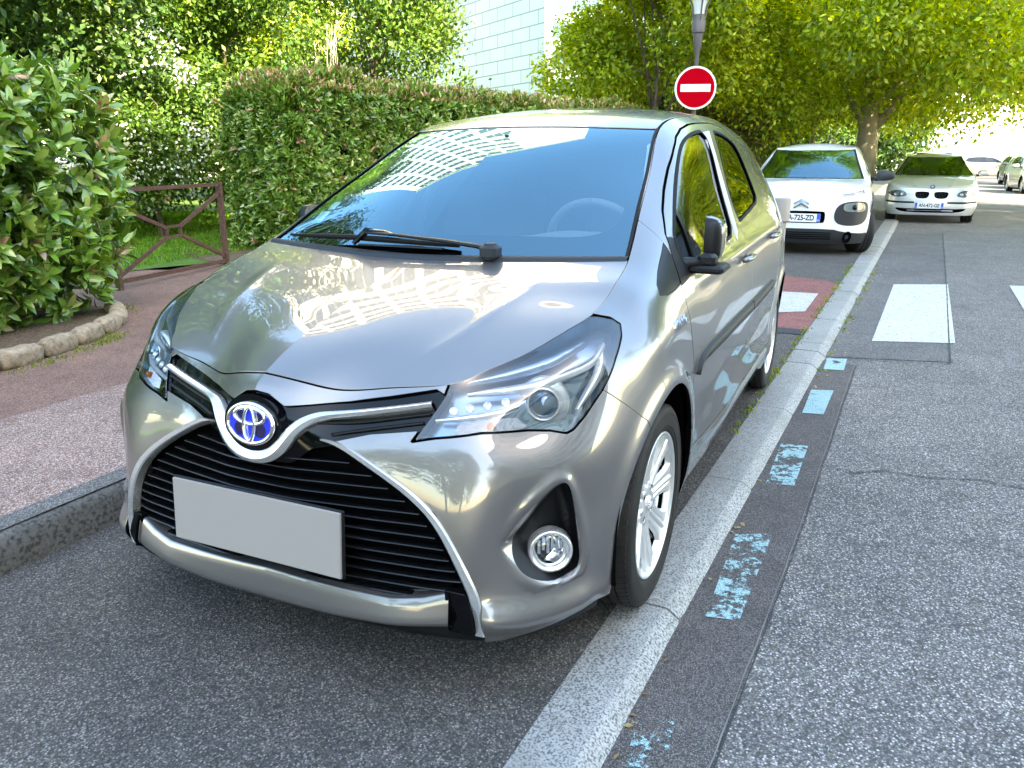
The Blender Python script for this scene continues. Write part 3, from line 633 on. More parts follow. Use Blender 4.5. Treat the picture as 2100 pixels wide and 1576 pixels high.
    ln = Sheet(l2.V[:, :3]-l2.N*.05, l2.N, l2.T); l4 = ln.cut(np.maximum(.38-np.hypot(ln.V[:, 0]+2.51, ln.V[:, 2]-.31), .37-np.hypot(ln.V[:, 0]-.01, ln.V[:, 2]-.31))); both(l4, 'inner_panel', M_DARK, car, rim=0)
    # under-bonnet dark tray, floor, arch liners
    mb = MB(); P_ = [TOPc(s_)[0] for s_ in np.linspace(si[0], si[11], 30)]
    out = [(p[0]-.03, p[1]*.95) for p in P_]; poly_ = [(-.25, 0)]+[(a, b) for a, b in out[::1]]+[(-.2, .60)]
    full = [(a, b) for a, b in out]+[(-.15, .6), (-.15, -.6)]+[(a, -b) for a, b in out[::-1][:-1]]
    Vt = [(a, b, .70 if a > .3 else .80) for a, b in full]; mb.poly(Vt); mb.build('engine_bay', M_DARK, car)
    mb = MB(); mb.box((-2.95, -.62, .17), (.50, .62, .26)); mb.box((-2.05, -.79, .19), (-.42, .79, .27)); mb.build('underbody', M_DARK, car)
    for cx in (.008, -2.51):
        for sg in (1, -1):
            mb = MB(); Mx = Matrix.Translation((cx, sg*.60, .315)) @ Matrix.Rotation(-sg*math.pi/2, 4, 'X'); mb.lathe([(.05, .0), (.37, .0), (.372, .10), (.368, .205)], 40, Mx, a0=(math.pi if sg == 1 else 0)-.25, a1=(2*math.pi if sg == 1 else math.pi)+.25); mb.build('wheel_arch_liner', mat('liner', (.008, .010, .012), .8) if False else M_DARK, car, smooth=True)
    # cowl: black strip between bonnet and glass
    cw = []
    for u, (dx, z) in enumerate([(.010, -.012), (-.004, .003), (-.020, .012), (-.034, .010), (-.050, .000), (-.075, -.006)]):
        r = []
        for y in np.linspace(0, .655, 50):
            p = Rb(np.array([y/.66]))[0]; k = 1-.35*(y/.66)**2; r.append((p[0]+dx*k, y, p[2]+z*k+.004))
        cw.append(r)
    cs = grid_sheet(np.array(cw)); cs = cs if cs.N[:, 2].mean() > 0 else grid_sheet(np.array(cw), True); cowl = cs.weld_y0().build('cowl', M_GREYTRIM, car, rim=.01)
    # side moulding, door handles, badge
    P_, N_ = path('S', [(-.372,.606),(-.395,.634),(-.45,.650),(-.706,.662),(-1.0,.662),(-1.375,.659)], 60, SRNG, K['G']); wv = np.interp(np.linspace(0, 1, 60), [0, .06, .15, 1], [.004, .013, .022, .025])
    pr = lambda w: np.stack([np.stack([-w, w*0-.003], 1), np.stack([-w*.9, w*0+.006], 1), np.stack([-w*.55, w*0+.012], 1), np.stack([w*.80, w*0+.013], 1), np.stack([w, w*0-.003], 1)], 1)
    strip('door_moulding', M_GREYTRIM, P_, N_, pr(wv))
    P_, N_ = path('S', [(-1.386,.659),(-1.7,.661),(-2.0,.665),(-2.11,.667)], 40, SRNG, K['G']); wv = np.interp(np.linspace(0, 1, 40), [0, .9, 1], [.025, .025, .010]); strip('door_moulding', M_GREYTRIM, P_, N_, pr(wv))
    for hx, hz in ((-1.30, .868), (-2.10, .895)):
        pc, nc = on('S', hx, hz, SRNG, K['G'])
        for sg in (1, -1):
            S_ = np.array([1, sg, 1]); M = lambda p: Vector(np.array(p)*S_)
            t_ = np.array([1, 0, 0.]); t_ = t_-nc*(t_@nc); t_ /= np.linalg.norm(t_); b_ = np.cross(nc, t_); b_ = b_ if b_[2] > 0 else -b_
            mb = MB()
            # dished cup with rim
            rr = []
            for k, (r, h) in enumerate([(1.0, .001), (.93, .002), (.80, -.010), (.4, -.018), (0.02, -.020)]):
                rr.append([pc+t_*math.cos(a)*.050*r+b_*math.sin(a)*.034*r+nc*h for a in np.linspace(0, 2*math.pi, 28, endpoint=False)])
            Vv = [M(p) for r in rr for p in r]; Fv = [(i*28+j, (i+1)*28+j, (i+1)*28+(j+1) % 28, i*28+(j+1) % 28) for i in range(4) for j in range(28)]; mb.add(Vv, Fv)
            cup = mb.build('handle_cup', M_PAINT, car, smooth=True)
            mb = MB(); pts = [M(pc+t_*a+b_*.004+nc*h) for a, h in ((.085, .006), (.078, .020), (.045, .031), (0, .034), (-.045, .031), (-.078, .022), (-.088, .006))]; mb.tube(pts, [.009, .012, .0115, .011, .0115, .012, .009], 10); mb.build('door_handle', M_PAINT, car, smooth=True)
    for sg in (1, -1):
        fc = bpy.data.curves.new('badge_text', 'FONT'); fc.body = 'HYBRID'; fc.size = .042; fc.extrude = .0016; fc.space_character = 1.18; fc.align_x = 'CENTER'; fc.shear = .25; fc.offset = .0007
        to = bpy.data.objects.new('tmp', fc); COL.objects.link(to); dg = bpy.context.evaluated_depsgraph_get(); me = bpy.data.meshes.new_from_object(to.evaluated_get(dg)); bpy.data.objects.remove(to)
        pc, nc = on('S', -.155, .800, (.9, 1e9), K['G']); t_ = np.array([-1., 0, 0]) ; t_ = t_-nc*(t_@nc); t_ /= np.linalg.norm(t_); b_ = np.cross(nc, t_); b_ *= math.copysign(1, b_[2])
        if sg == -1: t_ = -t_
        Mt = Matrix(((t_[0], b_[0], nc[0], pc[0]+nc[0]*.001), (t_[1]*sg, b_[1]*sg, nc[1]*sg, (pc[1]+nc[1]*.001)*sg), (t_[2], b_[2], nc[2], pc[2]+nc[2]*.001), (0, 0, 0, 1)))
        me.transform(Mt); me.materials.clear(); me.materials.append(M_BRIGHT); me.name = 'badge'; o = bpy.data.objects.new('badge', me); COL.objects.link(o); o.parent = car
        if sg == -1: o.data.flip_normals() if False else None
    # ---- blank plate
    pl = MB(); Mx = Matrix.Translation((.762, -.005, .405)) @ Matrix.Rotation(R_(-4), 4, 'Y'); pl.box((-.004, -.262, -.082), (.004, .262, .082), Mx, bev=.0015); pl.build('number_plate', M_PLATE, car)
    pl = MB(); pl.box((-.014, -.266, -.086), (-.0045, .266, .086), Mx, bev=.003); pl.build('plate_holder', M_BLACK, car)
    # ---- fog lamps
    for sg in (1, -1):
        pd = K['podp']; f = fin(pd); f = Sheet(f.V-f.N*.012, f.N, f.T); f = f if sg == 1 else f.mirror(); pod_ob = f.build('fog_bezel', M_BLACK, car, rim=0)
        pe = K['podp']; e_ = fin(pe); 
        fc = Vector((.520, .690*1, .373)); fc = Vector((.512, .682, .369)); ax = Vector((.86, .50, .06)).normalized(); q_ = ax.to_track_quat('Z', 'Y').to_matrix().to_4x4()
        Mx = Matrix.Diagonal((1, sg, 1, 1)) @ Matrix.Translation(fc) @ q_
        fog = empty('fog_lamp', (0, 0, 0), parent=car)
        mb = MB(); mb.lathe([(.040, -.01), (.0415, .004), (.046, .010), (.0505, .0115), (.0535, .008), (.055, .000), (.056, -.02)], 44, Mx); mb.build('rim', M_CHROME, fog, smooth=True)
        mb = MB(); mb.lathe([(.0005, -.034), (.018, -.033), (.034, -.022), (.0415, -.002)], 40, Mx); 
        rf = mat('fog_reflector', (.8, .82, .83), .12, 1.) if sg == 1 else bpy.data.materials['fog_reflector']; mb.build('reflector', rf, fog, smooth=True)
        mb = MB()
        for k, a in enumerate((-.026, -.015, -.004, .007, .018, .028)):
            h = math.sqrt(max(.036**2-a*a, 0)); mb.box((a-.0035, -.005 if k % 2 else -.012, -.022), (a+.0035, h*.9, -.010-.004*(k % 2)), Mx)
        mb.build('reflector_fins', rf, fog)
        mb = MB(); mb.lathe([(.0005, .009), (.014, .0085), (.028, .006), (.037, .002), (.0405, -.002)], 40, Mx); mb.build('lens', M_LENS, fog, smooth=True)
    # ---- headlamps
    lens = K['lens']
    M_HLB = mat('lamp_bezel', (.20, .27, .34), .22, .75); M_HLC = mat('lamp_chrome', (.84, .87, .90), .22, .6, coat=.5); M_AMB = mat('amber_bulb', (.75, .12, .01), .2, coat=1); M_RIB = mat('ribbed_reflector', (.75, .77, .78), .22, .9)
    v = coords(M_RIB, (1, 1, 1)); wv = N(M_RIB, 'ShaderNodeTexWave'); wv.inputs['Scale'].default_value = 130; wv.bands_direction = 'Y'; L(M_RIB, v, wv.inputs['Vector']); bump(M_RIB, wv.outputs['Fac'], .6, .002)
    onD = lambda a, b, inn: (lambda r: r[0]-r[1]*inn)(on('D', a, b, (0, 1.4), G0))
    def D(x, y, z): return ((y-x)/2**.5, z)
    for sg in (1, -1):
        hl = empty('headlight', (0, 0, 0), parent=car); S_ = np.array([1, sg, 1])
        f = fin(lens); fl = f if sg == 1 else f.mirror(); fl.build('lens', M_LENS, hl, rim=.008, bev=.0015)
        # tray: follows the lens 45 mm in
        n_in = Sheet(f.V-f.N*.040-np.array([.012, .0, .0]), f.N, f.T); n_in = n_in if sg == 1 else n_in.mirror(); n_in.build('housing', M_HLB, hl, rim=0)
        wl = f; vv, nn, ff = Sheet(f.V-f.N*.004, f.N, f.T).rim(.045, .0002); vv = vv*S_; ff = ff if sg == 1 else [q[::-1] for q in ff]; meshob('lamp_wall', vv, ff, M_HLB, hl)
        def Pth(pts, n, inn):
            P2 = resample(np.array([D(*p) for p in pts]), n); r = [on('D', a, b, (0, 1.4), G0) for a, b in P2]; inn = np.broadcast_to(inn, (n,)); return np.array([x[0]-x[1]*i for x, i in zip(r, inn)])*S_, np.array([x[1] for x in r])*S_
        def bar(name, m, pts, w, inn, hgt=.012, n=40):
            P_, N_ = Pth(pts, n, inn); w = np.interp(np.linspace(0, 1, n), np.linspace(0, 1, len(w)), w); pr_ = np.stack([np.stack([-w, w*0-hgt], 1), np.stack([-w*.9, w*0], 1), np.stack([w*0, w*0+.003], 1), np.stack([w*.9, w*0], 1), np.stack([w, w*0-hgt], 1)], 1)
            V, F = sweep(P_, N_, pr_); F = F if sg == 1 else [q[::-1] for q in F]; return meshob(name, V, F, m, hl)
        # light-guide bars
        from_top = [(.545,.480,.748),(.50,.545,.757),(.44,.605,.768),(.37,.655,.785),(.31,.690,.806),(.255,.705,.838)]
        bar('upper_light_bar', M_HLC, from_top, [.003, .009, .011, .011, .010, .007], .008)
        bar('lower_light_bar', M_HLC, [(.612,.432,.694),(.585,.500,.704),(.552,.555,.712),(.51,.60,.724)], [.004, .006, .006, .004], .010)
        bar('outer_light_bar', M_HLC, [(.275,.712,.835),(.315,.725,.79),(.37,.722,.745),(.42,.712,.705)], [.006, .012, .009, .003], .010)
        bar('upper_cover', M_HLB, [(.53,.47,.771),(.45,.56,.795),(.36,.62,.825),(.28,.655,.850)], [.006, .018, .022, .010], .012, .01)
        # projector
        pc, nc = on('D', *D(.475, .655, .722), (0, 1.4), G0); pc = pc-nc*.022; ax = Vector((.93, .33, .10)).normalized(); q_ = ax.to_track_quat('Z', 'Y').to_matrix().to_4x4(); Mx = Matrix.Diagonal((1, sg, 1, 1)) @ Matrix.Translation(Vector(pc)-ax*.018) @ q_
        mb = MB(); mb.lathe([(.034, .008), (.0355, .014), (.0385, .016), (.041, .012), (.042, .0), (.050, -.004), (.060, -.004), (.063, -.012), (.064, -.03)], 48, Mx); mb.build('projector_ring', M_HLC, hl, smooth=True)
        mb = MB(); mb.lathe([(.0003, .028), (.012, .0265), (.022, .021), (.030, .013), (.034, .007)], 40, Mx); pj_ = mb.build('projector_lens', mat('projector_glass', (.12, .20, .30), .04, .5, coat=1, ior=1.6) if sg == 1 else bpy.data.materials['projector_glass'], hl, smooth=True)
        # turn signal reflector
        rr = [D(.612,.462,.664),(D(.600,.475,.690)),D(.560,.545,.699),D(.545,.575,.690),D(.548,.585,.672)]; 
        src = inside_ = K['inside'](lens, 'D', np.array([D(.610,.468,.668),D(.594,.480,.692),D(.556,.548,.704),D(.520,.600,.700),D(.510,.625,.680),D(.535,.60,.674)])); r_ = fin(src); r_ = Sheet(r_.V-r_.N*.022, r_.N, r_.T); r_ = r_ if sg == 1 else r_.mirror(); r_.build('indicator_reflector', M_RIB, hl, rim=.01)
        pc, nc = on('D', *D(.562, .548, .688), (0, 1.4), G0); pc = pc-nc*.018; mb = MB(); mb.lathe([(.0003, .012), (.006, .010), (.009, .003), (.0095, -.01)], 20, Matrix.Diagonal((1, sg, 1, 1)) @ Matrix.Translation(Vector(pc)) @ Vector(nc).to_track_quat('Z', 'Y').to_matrix().to_4x4()); mb.build('indicator_bulb', M_AMB, hl, smooth=True)
        # LED pods
        for (x, y, z) in ((.598, .478, .716), (.577, .510, .722), (.552, .541, .728), (.524, .572, .735)):
            pc, nc = on('D', *D(x, y, z), (0, 1.4), G0); pc = pc-nc*.016; Mx = Matrix.Diagonal((1, sg, 1, 1)) @ Matrix.Translation(Vector(pc)) @ Vector(nc).to_track_quat('Z', 'Y').to_matrix().to_4x4()
            mb = MB(); mb.lathe([(.0003, -.004), (.004, -.002), (.0085, .005), (.0095, .006), (.010, .0)], 18, Mx); mb.build('daytime_led', M_HLC, hl, smooth=True)
    # ---- door mirrors
    for sg in (1, -1):
        mir = empty('door_mirror', (0, 0, 0), parent=car); S_ = Matrix.Diagonal((1, sg, 1, 1))
        # housing: squarish superellipsoid shell, folded back against the side window
        piv = Vector((-.485, .800, 0)); fr_ = Matrix.Translation(piv) @ Matrix.Rotation(R_(87), 4, 'Z'); rows = []; nu, nv = 30, 40; zc = 1.022
        for i in range(nu):
            th = math.pi/2*i/(nu-1); r = []
            for j in range(nv):
                ph = 2*math.pi*j/nv; e = .50; ca, sa = math.cos(ph), math.sin(ph); yy = math.copysign(abs(ca)**e, ca); zz = math.copysign(abs(sa)**e, sa); sc = math.sin(th)**.55
                x = .066*math.cos(th)**.85; y = .098*yy*sc; z = .070*zz*sc*(1-.20*(yy*sc)); x -= .018*(yy*sc+1); p_ = fr_ @ Vector((x, .105+y, zc+z+.006*yy)); r.append(tuple(p_))
            rows.append(r)
        V = [S_ @ Vector(p) for r in rows for p in r]; F0 = [(i*nv+j, (i+1)*nv+j, (i+1)*nv+(j+1) % nv, i*nv+(j+1) % nv) for i in range(nu-1) for j in range(nv)]
        mi = []
        for f in F0:
            yy_ = sum(math.cos(2*math.pi*(q_ % nv)/nv) for q_ in f)/4; ii = f[0]//nv; yv = math.copysign(abs(yy_)**.5, yy_)*math.sin(math.pi/2*ii/(nu-1))**.55; mi.append(1 if yv < -.72 else 0)
        F = F0 if sg == -1 else [f[::-1] for f in F0]
        o = meshob('housing', V, F, None, mir, mats=[M_PAINT, M_BLACK], midx=mi)
        rim_ = rows[-1]; mb = MB(); mb.poly([S_ @ (Vector(p)+Vector((0, .012, 0))) for p in rim_][::-1 if sg == -1 else 1]); mb.build('mirror_glass', M_CHROME, mir)
        mb = MB(); mb.box((-.53, .775, .925), (-.395, .885, .950), S_, bev=.008); mb.build('foot', M_BLACK, mir, auto=30)
        mb = MB(); mb.tube([S_ @ Vector(p) for p in ((-.40, .70, .965), (-.42, .76, .952), (-.44, .83, .955))], [.038, .030, .028], 12, flat=.7); mb.build('arm', M_BLACK, mir, smooth=True)
        mb = MB(); mb.box((-.47, .80, .945), (-.41, .855, .985), S_, bev=.01); mb.build('pivot', M_BLACK, mir, auto=30)
    # ---- single wiper
    wp = empty('wiper', (0, 0, 0), parent=car)
    wsurf = lambda y, u: None
    mb = MB(); mb.tube([(-.020, .262, 1.000), (-.030, .225, 1.020), (-.036, .10, 1.031), (-.040, -.08, 1.042), (-.045, -.20, 1.045)], [.020, .013, .011, .009, .008], 8, flat=.6); mb.build('arm', M_GLOSS if False else M_BLACK, wp, auto=40)
    mb = MB(); mb.box((-.055, .235, .985), (.000, .290, 1.026), None, bev=.008); mb.lathe([(.0005, 1.034), (.016, 1.032), (.022, 1.022), (.024, 1.0), (.024, .985)], 20, Matrix.Translation((-.027, .262, 0))); mb.build('pivot_cap', M_GREYTRIM, wp, auto=35)
    mb = MB(); mb.tube([(-.135, -.575, 1.016), (-.085, -.42, 1.022), (-.060, -.26, 1.026), (-.050, -.12, 1.024), (-.045, .02, 1.020), (-.048, .145, 1.016)], [.005, .010, .012, .012, .010, .006], 8, flat=.8); mb.build('blade', M_RUB, wp, auto=40)
    mb = MB(); mb.tube([(-.030, -.235, 1.008), (-.042, -.215, 1.030), (-.050, -.195, 1.050), (-.056, -.160, 1.046)], [.007, .010, .012, .008], 8); mb.tube([(-.052, -.20, 1.05), (-.056, -.13, 1.047), (-.058, -.07, 1.035)], [.013, .012, .005], 8, flat=.6); mb.build('clip', M_GLOSS, wp, auto=40)
    mb = MB(); mb.box((-.036, -.21, 1.006), (-.020, .10, 1.010)); mb.build('washer_rail', M_CHROME if False else M_GREYTRIM, wp)
    # ---- windscreen stickers (car's right lower corner) and mirror
    mw = mat('sticker_paper', (.62, .75, .66), .6); mwb = mat('sticker_blue', (.02, .35, .50), .6)
    def sticker(name, m, u0, u1, y0, y1, off=.0065):
        g = []
        for u in np.linspace(u0, u1, 5):
            i = u*119; a = Wg[int(i)]*(1-(i-int(i)))+Wg[min(int(i)+1, 119)]*(i-int(i)); hwid = a[-1, 1]
            r = []
            for y in np.linspace(y0, y1, 5):
                j = min(y/hwid*99, 98.9); p = a[int(j)]*(1-(j-int(j)))+a[int(j)+1]*(j-int(j)); r.append((p[0]-off*.5, -p[1], p[2]-off))
            g.append(r)
        s_ = grid_sheet(np.array(g)); s_ = s_ if s_.N[:, 2].mean() > 0 else grid_sheet(np.array(g), True); return s_.build(name, m, car, rim=0)
    sticker('insurance_sticker', mw, .165, .235, .515, .565); sticker('sticker_band', mwb, .15, .163, .515, .565); sticker('emission_sticker', mw, .25, .31, .505, .545)
    return dict(Wg=Wg, WC=WC)
CAP = finish_hatchback()
# ---------------------------------------------------------------- cabin and wheels
def cabin():
    car = CAR; mi = mat('cabin_plastic', (.16, .18, .19), .6); ms = mat('seat_fabric', (.11, .115, .125), .9); mh = mat('headliner', (.55, .58, .58), .9)
    # dashboard: swept profile across
    g = []
    for y in np.linspace(-.64, .64, 60):
        hump = .035*math.exp(-((y-.36)/.17)**2)-.02*math.exp(-((y)/.15)**2)*0
        lef = -.035*(1/(1+math.exp((y+.27)/.03)))
        r = [(-.10, .93), (-.22, .965+lef*.3), (-.38, .990+hump+lef), (-.50, 1.0+hump+lef), (-.56, .985+hump*.8+lef), (-.59, .93+lef), (-.60, .80), (-.52, .55)]
        g.append([(x, y, z) for x, z in resample(np.array(r), 26)])
    s_ = grid_sheet(np.array(g)); s_ = s_ if s_.N[:, 2].mean() > 0 else grid_sheet(np.array(g), True); s_.build('dashboard', mi, car, rim=0)
    st = empty('steering_wheel', (0, 0, 0), parent=car)
    Mx = Matrix.Translation((-.70, .37, .955)) @ Matrix.Rotation(R_(-66), 4, 'Y'); mb = MB(); pts = [Mx @ Vector((.185*math.cos(a), .185*math.sin(a), 0)) for a in np.linspace(0, 2*math.pi, 40)]; mb.tube(pts, .016, 10, cap=False); mb.build('rim', mi, st, smooth=True)
    mb = MB(); mb.lathe([(.0005, .02), (.06, .015), (.075, -.01), (.07, -.04)], 24, Mx); mb.tube([Mx @ Vector((0, -.17, 0)), Mx @ Vector((0, .17, 0))], .018, 8); mb.tube([Mx @ Vector((-.17, 0, 0)), Mx @ Vector((0, 0, 0))], .018, 8); mb.build('hub', mi, st, auto=40)
    for y in (.36, -.36):
        seat = empty('front_seat', (0, 0, 0), parent=car)
        mb = MB(); Mx = Matrix.Translation((-1.22, y, .62)) @ Matrix.Rotation(R_(-16), 4, 'Y'); mb.box((-.07, -.25, -.15), (.07, .25, .55), Mx, bev=.05); mb.build('backrest', ms, seat, auto=60)
        mb = MB(); Mx2 = Matrix.Translation((-1.40, y, 1.25)) @ Matrix.Rotation(R_(-10), 4, 'Y'); mb.box((-.045, -.13, -.09), (.045, .13, .10), Mx2, bev=.04); mb.build('headrest', ms, seat, auto=60)
        mb = MB(); mb.box((-1.25, y-.25, .40), (-.72, y+.25, .56), None, bev=.05); mb.build('cushion', ms, seat, auto=60)
    rs = empty('rear_bench', (0, 0, 0), parent=car)
    mb = MB(); mb.box((-2.25, -.60, .5), (-2.08, .60, 1.08), None, bev=.05); mb.build('backrest', ms, rs, auto=60)
    for y in (.38, 0, -.38): mb = MB(); mb.box((-2.24, y-.12, 1.10), (-2.14, y+.12, 1.22), None, bev=.035); mb.build('headrest', ms, rs, auto=60)
    mb = MB(); mb.box((-2.9, -.60, .27), (-.45, .60, .33)); mb.build('cabin_floor', M_DARK, car)
    mb = MB(); Mx = Matrix.Translation((-.70, 0, 1.275)); mb.box((-.02, -.115, -.028), (.012, .115, .028), Mx, bev=.012); mb.tube([(-.69, 0, 1.30), (-.71, 0, 1.355)], .012, 8); mb.build('interior_mirror', M_BLACK, car, auto=40)
    # door pillars and trims seen through the glass
    for sg in (1, -1):
        mb = MB(); mb.tube([(-1.22, .775*sg, .60), (-1.25, .74*sg, .98), (-1.32, .595*sg, 1.37)], [.05, .045, .035], 10, flat=.5); mb.build('pillar_trim', mh, car, smooth=True)
        mb = MB(); mb.tube([(-.16, .70*sg, .95), (-.45, .61*sg, 1.12), (-.80, .52*sg, 1.30), (-.95, .50*sg, 1.345)], [.025, .024, .022, .02], 8); mb.build('pillar_trim', mh, car, smooth=True)
    # wheels -----------------------------------------------------
    def wheel_parts():
        # local: axis +Z outward, face at z = 0 is tyre outer sidewall plane
        root = empty('wheel', (0, 0, 0), parent=car)
        mt = mat('tyre_rubber', (.014, .014, .0145), .62, spec=.3); v = coords(mt); nz = noise(mt, v, 14, 5); c = ramp(mt, nz.outputs[0], [(.35, (.010, .010, .0105)), (.75, (.026, .023, .021))]); L(mt, c, bsdf(mt).inputs['Base Color'])
        mb = MB(); prof = [(.205, -.150), (.222, -.165), (.262, -.178), (.288, -.172), (.2955, -.160), (.298, -.145)]
        for zc in (-.135, -.102, -.069, -.036): prof += [(.2995, zc), (.2925, zc-.0005+.001), (.2925, zc+.007), (.3000, zc+.008)]
        prof += [(.2985, -.014), (.296, -.004), (.289, .006), (.279, .0105), (.272, .0112), (.2715, .0102), (.250, .0118), (.2355, .0105), (.2345, .0085), (.224, .0065), (.218, .000), (.2165, -.006)]
        mb.lathe(prof, 120); tyre = mb.build('tyre', mt, root, smooth=True); tyre.data.set_sharp_from_angle(angle=R_(50))
        # tread blocks / lateral grooves as small ribs on both shoulders
        for z0, z1, sk in ((-.160, -.137, .02), (-.030, .000, -.02)):
            rb = MB()
            for k in range(86):
                a = 2*math.pi*k/86
                r = .3012; V = []
                for da, z in ((0, z0), (.045, z0), (.045+sk, z1), (sk, z1)):
                    rr_ = r if z not in (.000, -.160) else .2972
                    for q in (rr_-.006, rr_): V.append((q*math.cos(a+da), q*math.sin(a+da), z))
                rb.add(V, [(0, 1, 3, 2), (2, 3, 5, 4), (4, 5, 7, 6), (6, 7, 1, 0), (1, 7, 5, 3)])
            o = rb.build('tread_blocks', mt, tyre)
        # rim: barrel + face
        mb = MB(); mb.lathe([(.2155, -.003), (.2175, .0015), (.2165, .005), (.2130, .006), (.2095, .003), (.2075, -.006), (.204, -.014), (.196, -.05), (.190, -.12), (.195, -.16)], 96); rim = mb.build('rim', M_ALLOY, root, smooth=True)
        nr, na = 60, 480; r = np.linspace(.022, .2085, nr); a = np.linspace(0, 2*math.pi, na+1)[:-1]; Rg, Ag = np.meshgrid(r, a, indexing='ij')
        nsp = 8; ph = (Ag*nsp/(2*math.pi)) % 1; dd = np.minimum(ph, 1-ph)*2*math.pi/nsp*Rg      # distance from spoke axis
        half = np.interp(Rg, [.03, .07, .12, .17, .205], [.045, .035, .035, .041, .055])
        h = np.interp(Rg, [.02, .045, .07, .13, .19, .2085], [-.020, -.020, -.026, -.018, -.008, -.006])
        edge = np.clip((half-dd)/.009, 0, 1); h = h-.012*(1-edge)**2+.003*np.exp(-(dd/.010)**2)*(Rg > .05)-.004*np.exp(-((dd-.011)/.005)**2)*(Rg > .06)
        gg = np.stack([Rg*np.cos(Ag), Rg*np.sin(Ag), h], 2); gg = np.concatenate([gg, gg[:, :1]], 1); s_ = grid_sheet(gg); s_ = s_ if s_.N[:, 2].mean() > 0 else grid_sheet(gg, True)
        def phi(V): 
            R2 = np.hypot(V[:, 0], V[:, 1]); A2 = np.arctan2(V[:, 1], V[:, 0]); p = (A2*nsp/(2*math.pi)) % 1; d2 = np.minimum(p, 1-p)*2*math.pi/nsp*R2; hf = np.interp(R2, [.03, .07, .12, .17, .205], [.045, .035, .035, .041, .055])
            win = np.minimum(d2-hf, np.minimum(R2-.082, .199-R2)); p1 = np.where(R2 > 0, win, 0)
            lug = np.full(len(V), 1e9)
            for k in range(4): t = math.pi/4+k*math.pi/2; lug = np.minimum(lug, np.hypot(V[:, 0]-.05*math.cos(t), V[:, 1]-.05*math.sin(t)))
            return np.maximum(p1, .0115-lug)
        s_ = s_.cut(phi(s_.V)); s_.build('spokes', M_ALLOY, rim, rim=.028, bev=.0015)
        mb = MB(); mb.lathe([(.0005, -.012), (.018, -.0125), (.0255, -.016), (.027, -.022), (.027, -.03)], 32); cap = mb.build('centre_cap', M_CHROME, rim, smooth=True)
        eo = [(.020, .0135, 0, 0), (.0135, .0055, 0, .0055), (.005, .012, 0, 0)]
        mb = MB()
        for aa, bb, cx, cy in eo:
            pts = np.array([(cx+aa*math.cos(t), cy+bb*math.sin(t), -.0122) for t in np.linspace(0, 2*math.pi, 33)[:-1]]); V, F = sweep(pts, np.repeat([[0, 0, 1.]], 32, 0), [(-.0013, -.003), (-.001, .001), (.001, .001), (.0013, -.003)], closed=True); mb.add(V, F)
        mb.build('cap_logo', M_BRIGHT, cap)
        for k in range(4):
            t = math.pi/4+k*math.pi/2; Mx = Matrix.Translation((.05*math.cos(t), .05*math.sin(t), 0)); mb = MB(); mb.lathe([(.0115, -.02), (.0115, -.045), (.0005, -.045)], 18, Mx); mb.lathe([(.0005, -.029), (.006, -.0295), (.0075, -.032), (.0075, -.046)], 6, Mx); mb.build('lug_nut', M_ALLOYD, rim)
        mb = MB(); mb.lathe([(.04, -.060), (.13, -.060), (.131, -.072), (.04, -.072)], 48); mb.build('brake_disc', M_DISC, root, auto=40)
        mb = MB(); mb.box((-.05, .095, -.11), (.05, .150, -.050), Matrix.Rotation(R_(100), 4, 'Z'), bev=.01); mb.build('brake_caliper', M_ALLOYD, root, auto=40)
        mb = MB(); mb.lathe([(.0005, -.115), (.19, -.115), (.192, -.135)], 40); mb.build('backing_plate', M_DARK, root)
        return root
    w0 = wheel_parts()
    def copy_tree(o, parent):
        c = o.copy(); COL.objects.link(c); c.parent = parent
        for ch in list(o.children): copy_tree(ch, c)
        return c
    spots = [(0, .806, 1), (0, -.806, -1), (-2.51, .806, 1), (-2.51, -.806, -1)]
    ws_ = [w0]+[copy_tree(w0, CAR) for _ in range(3)]
    for o, (x, y, s_), rot in zip(ws_, spots, (R_(3), 0, R_(17), 0)):
        o.matrix_local = Matrix.Translation((x, y, .299)) @ Matrix.Rotation(-s_*math.pi/2, 4, 'X') @ Matrix.Rotation(rot, 4, 'Z')
cabin()
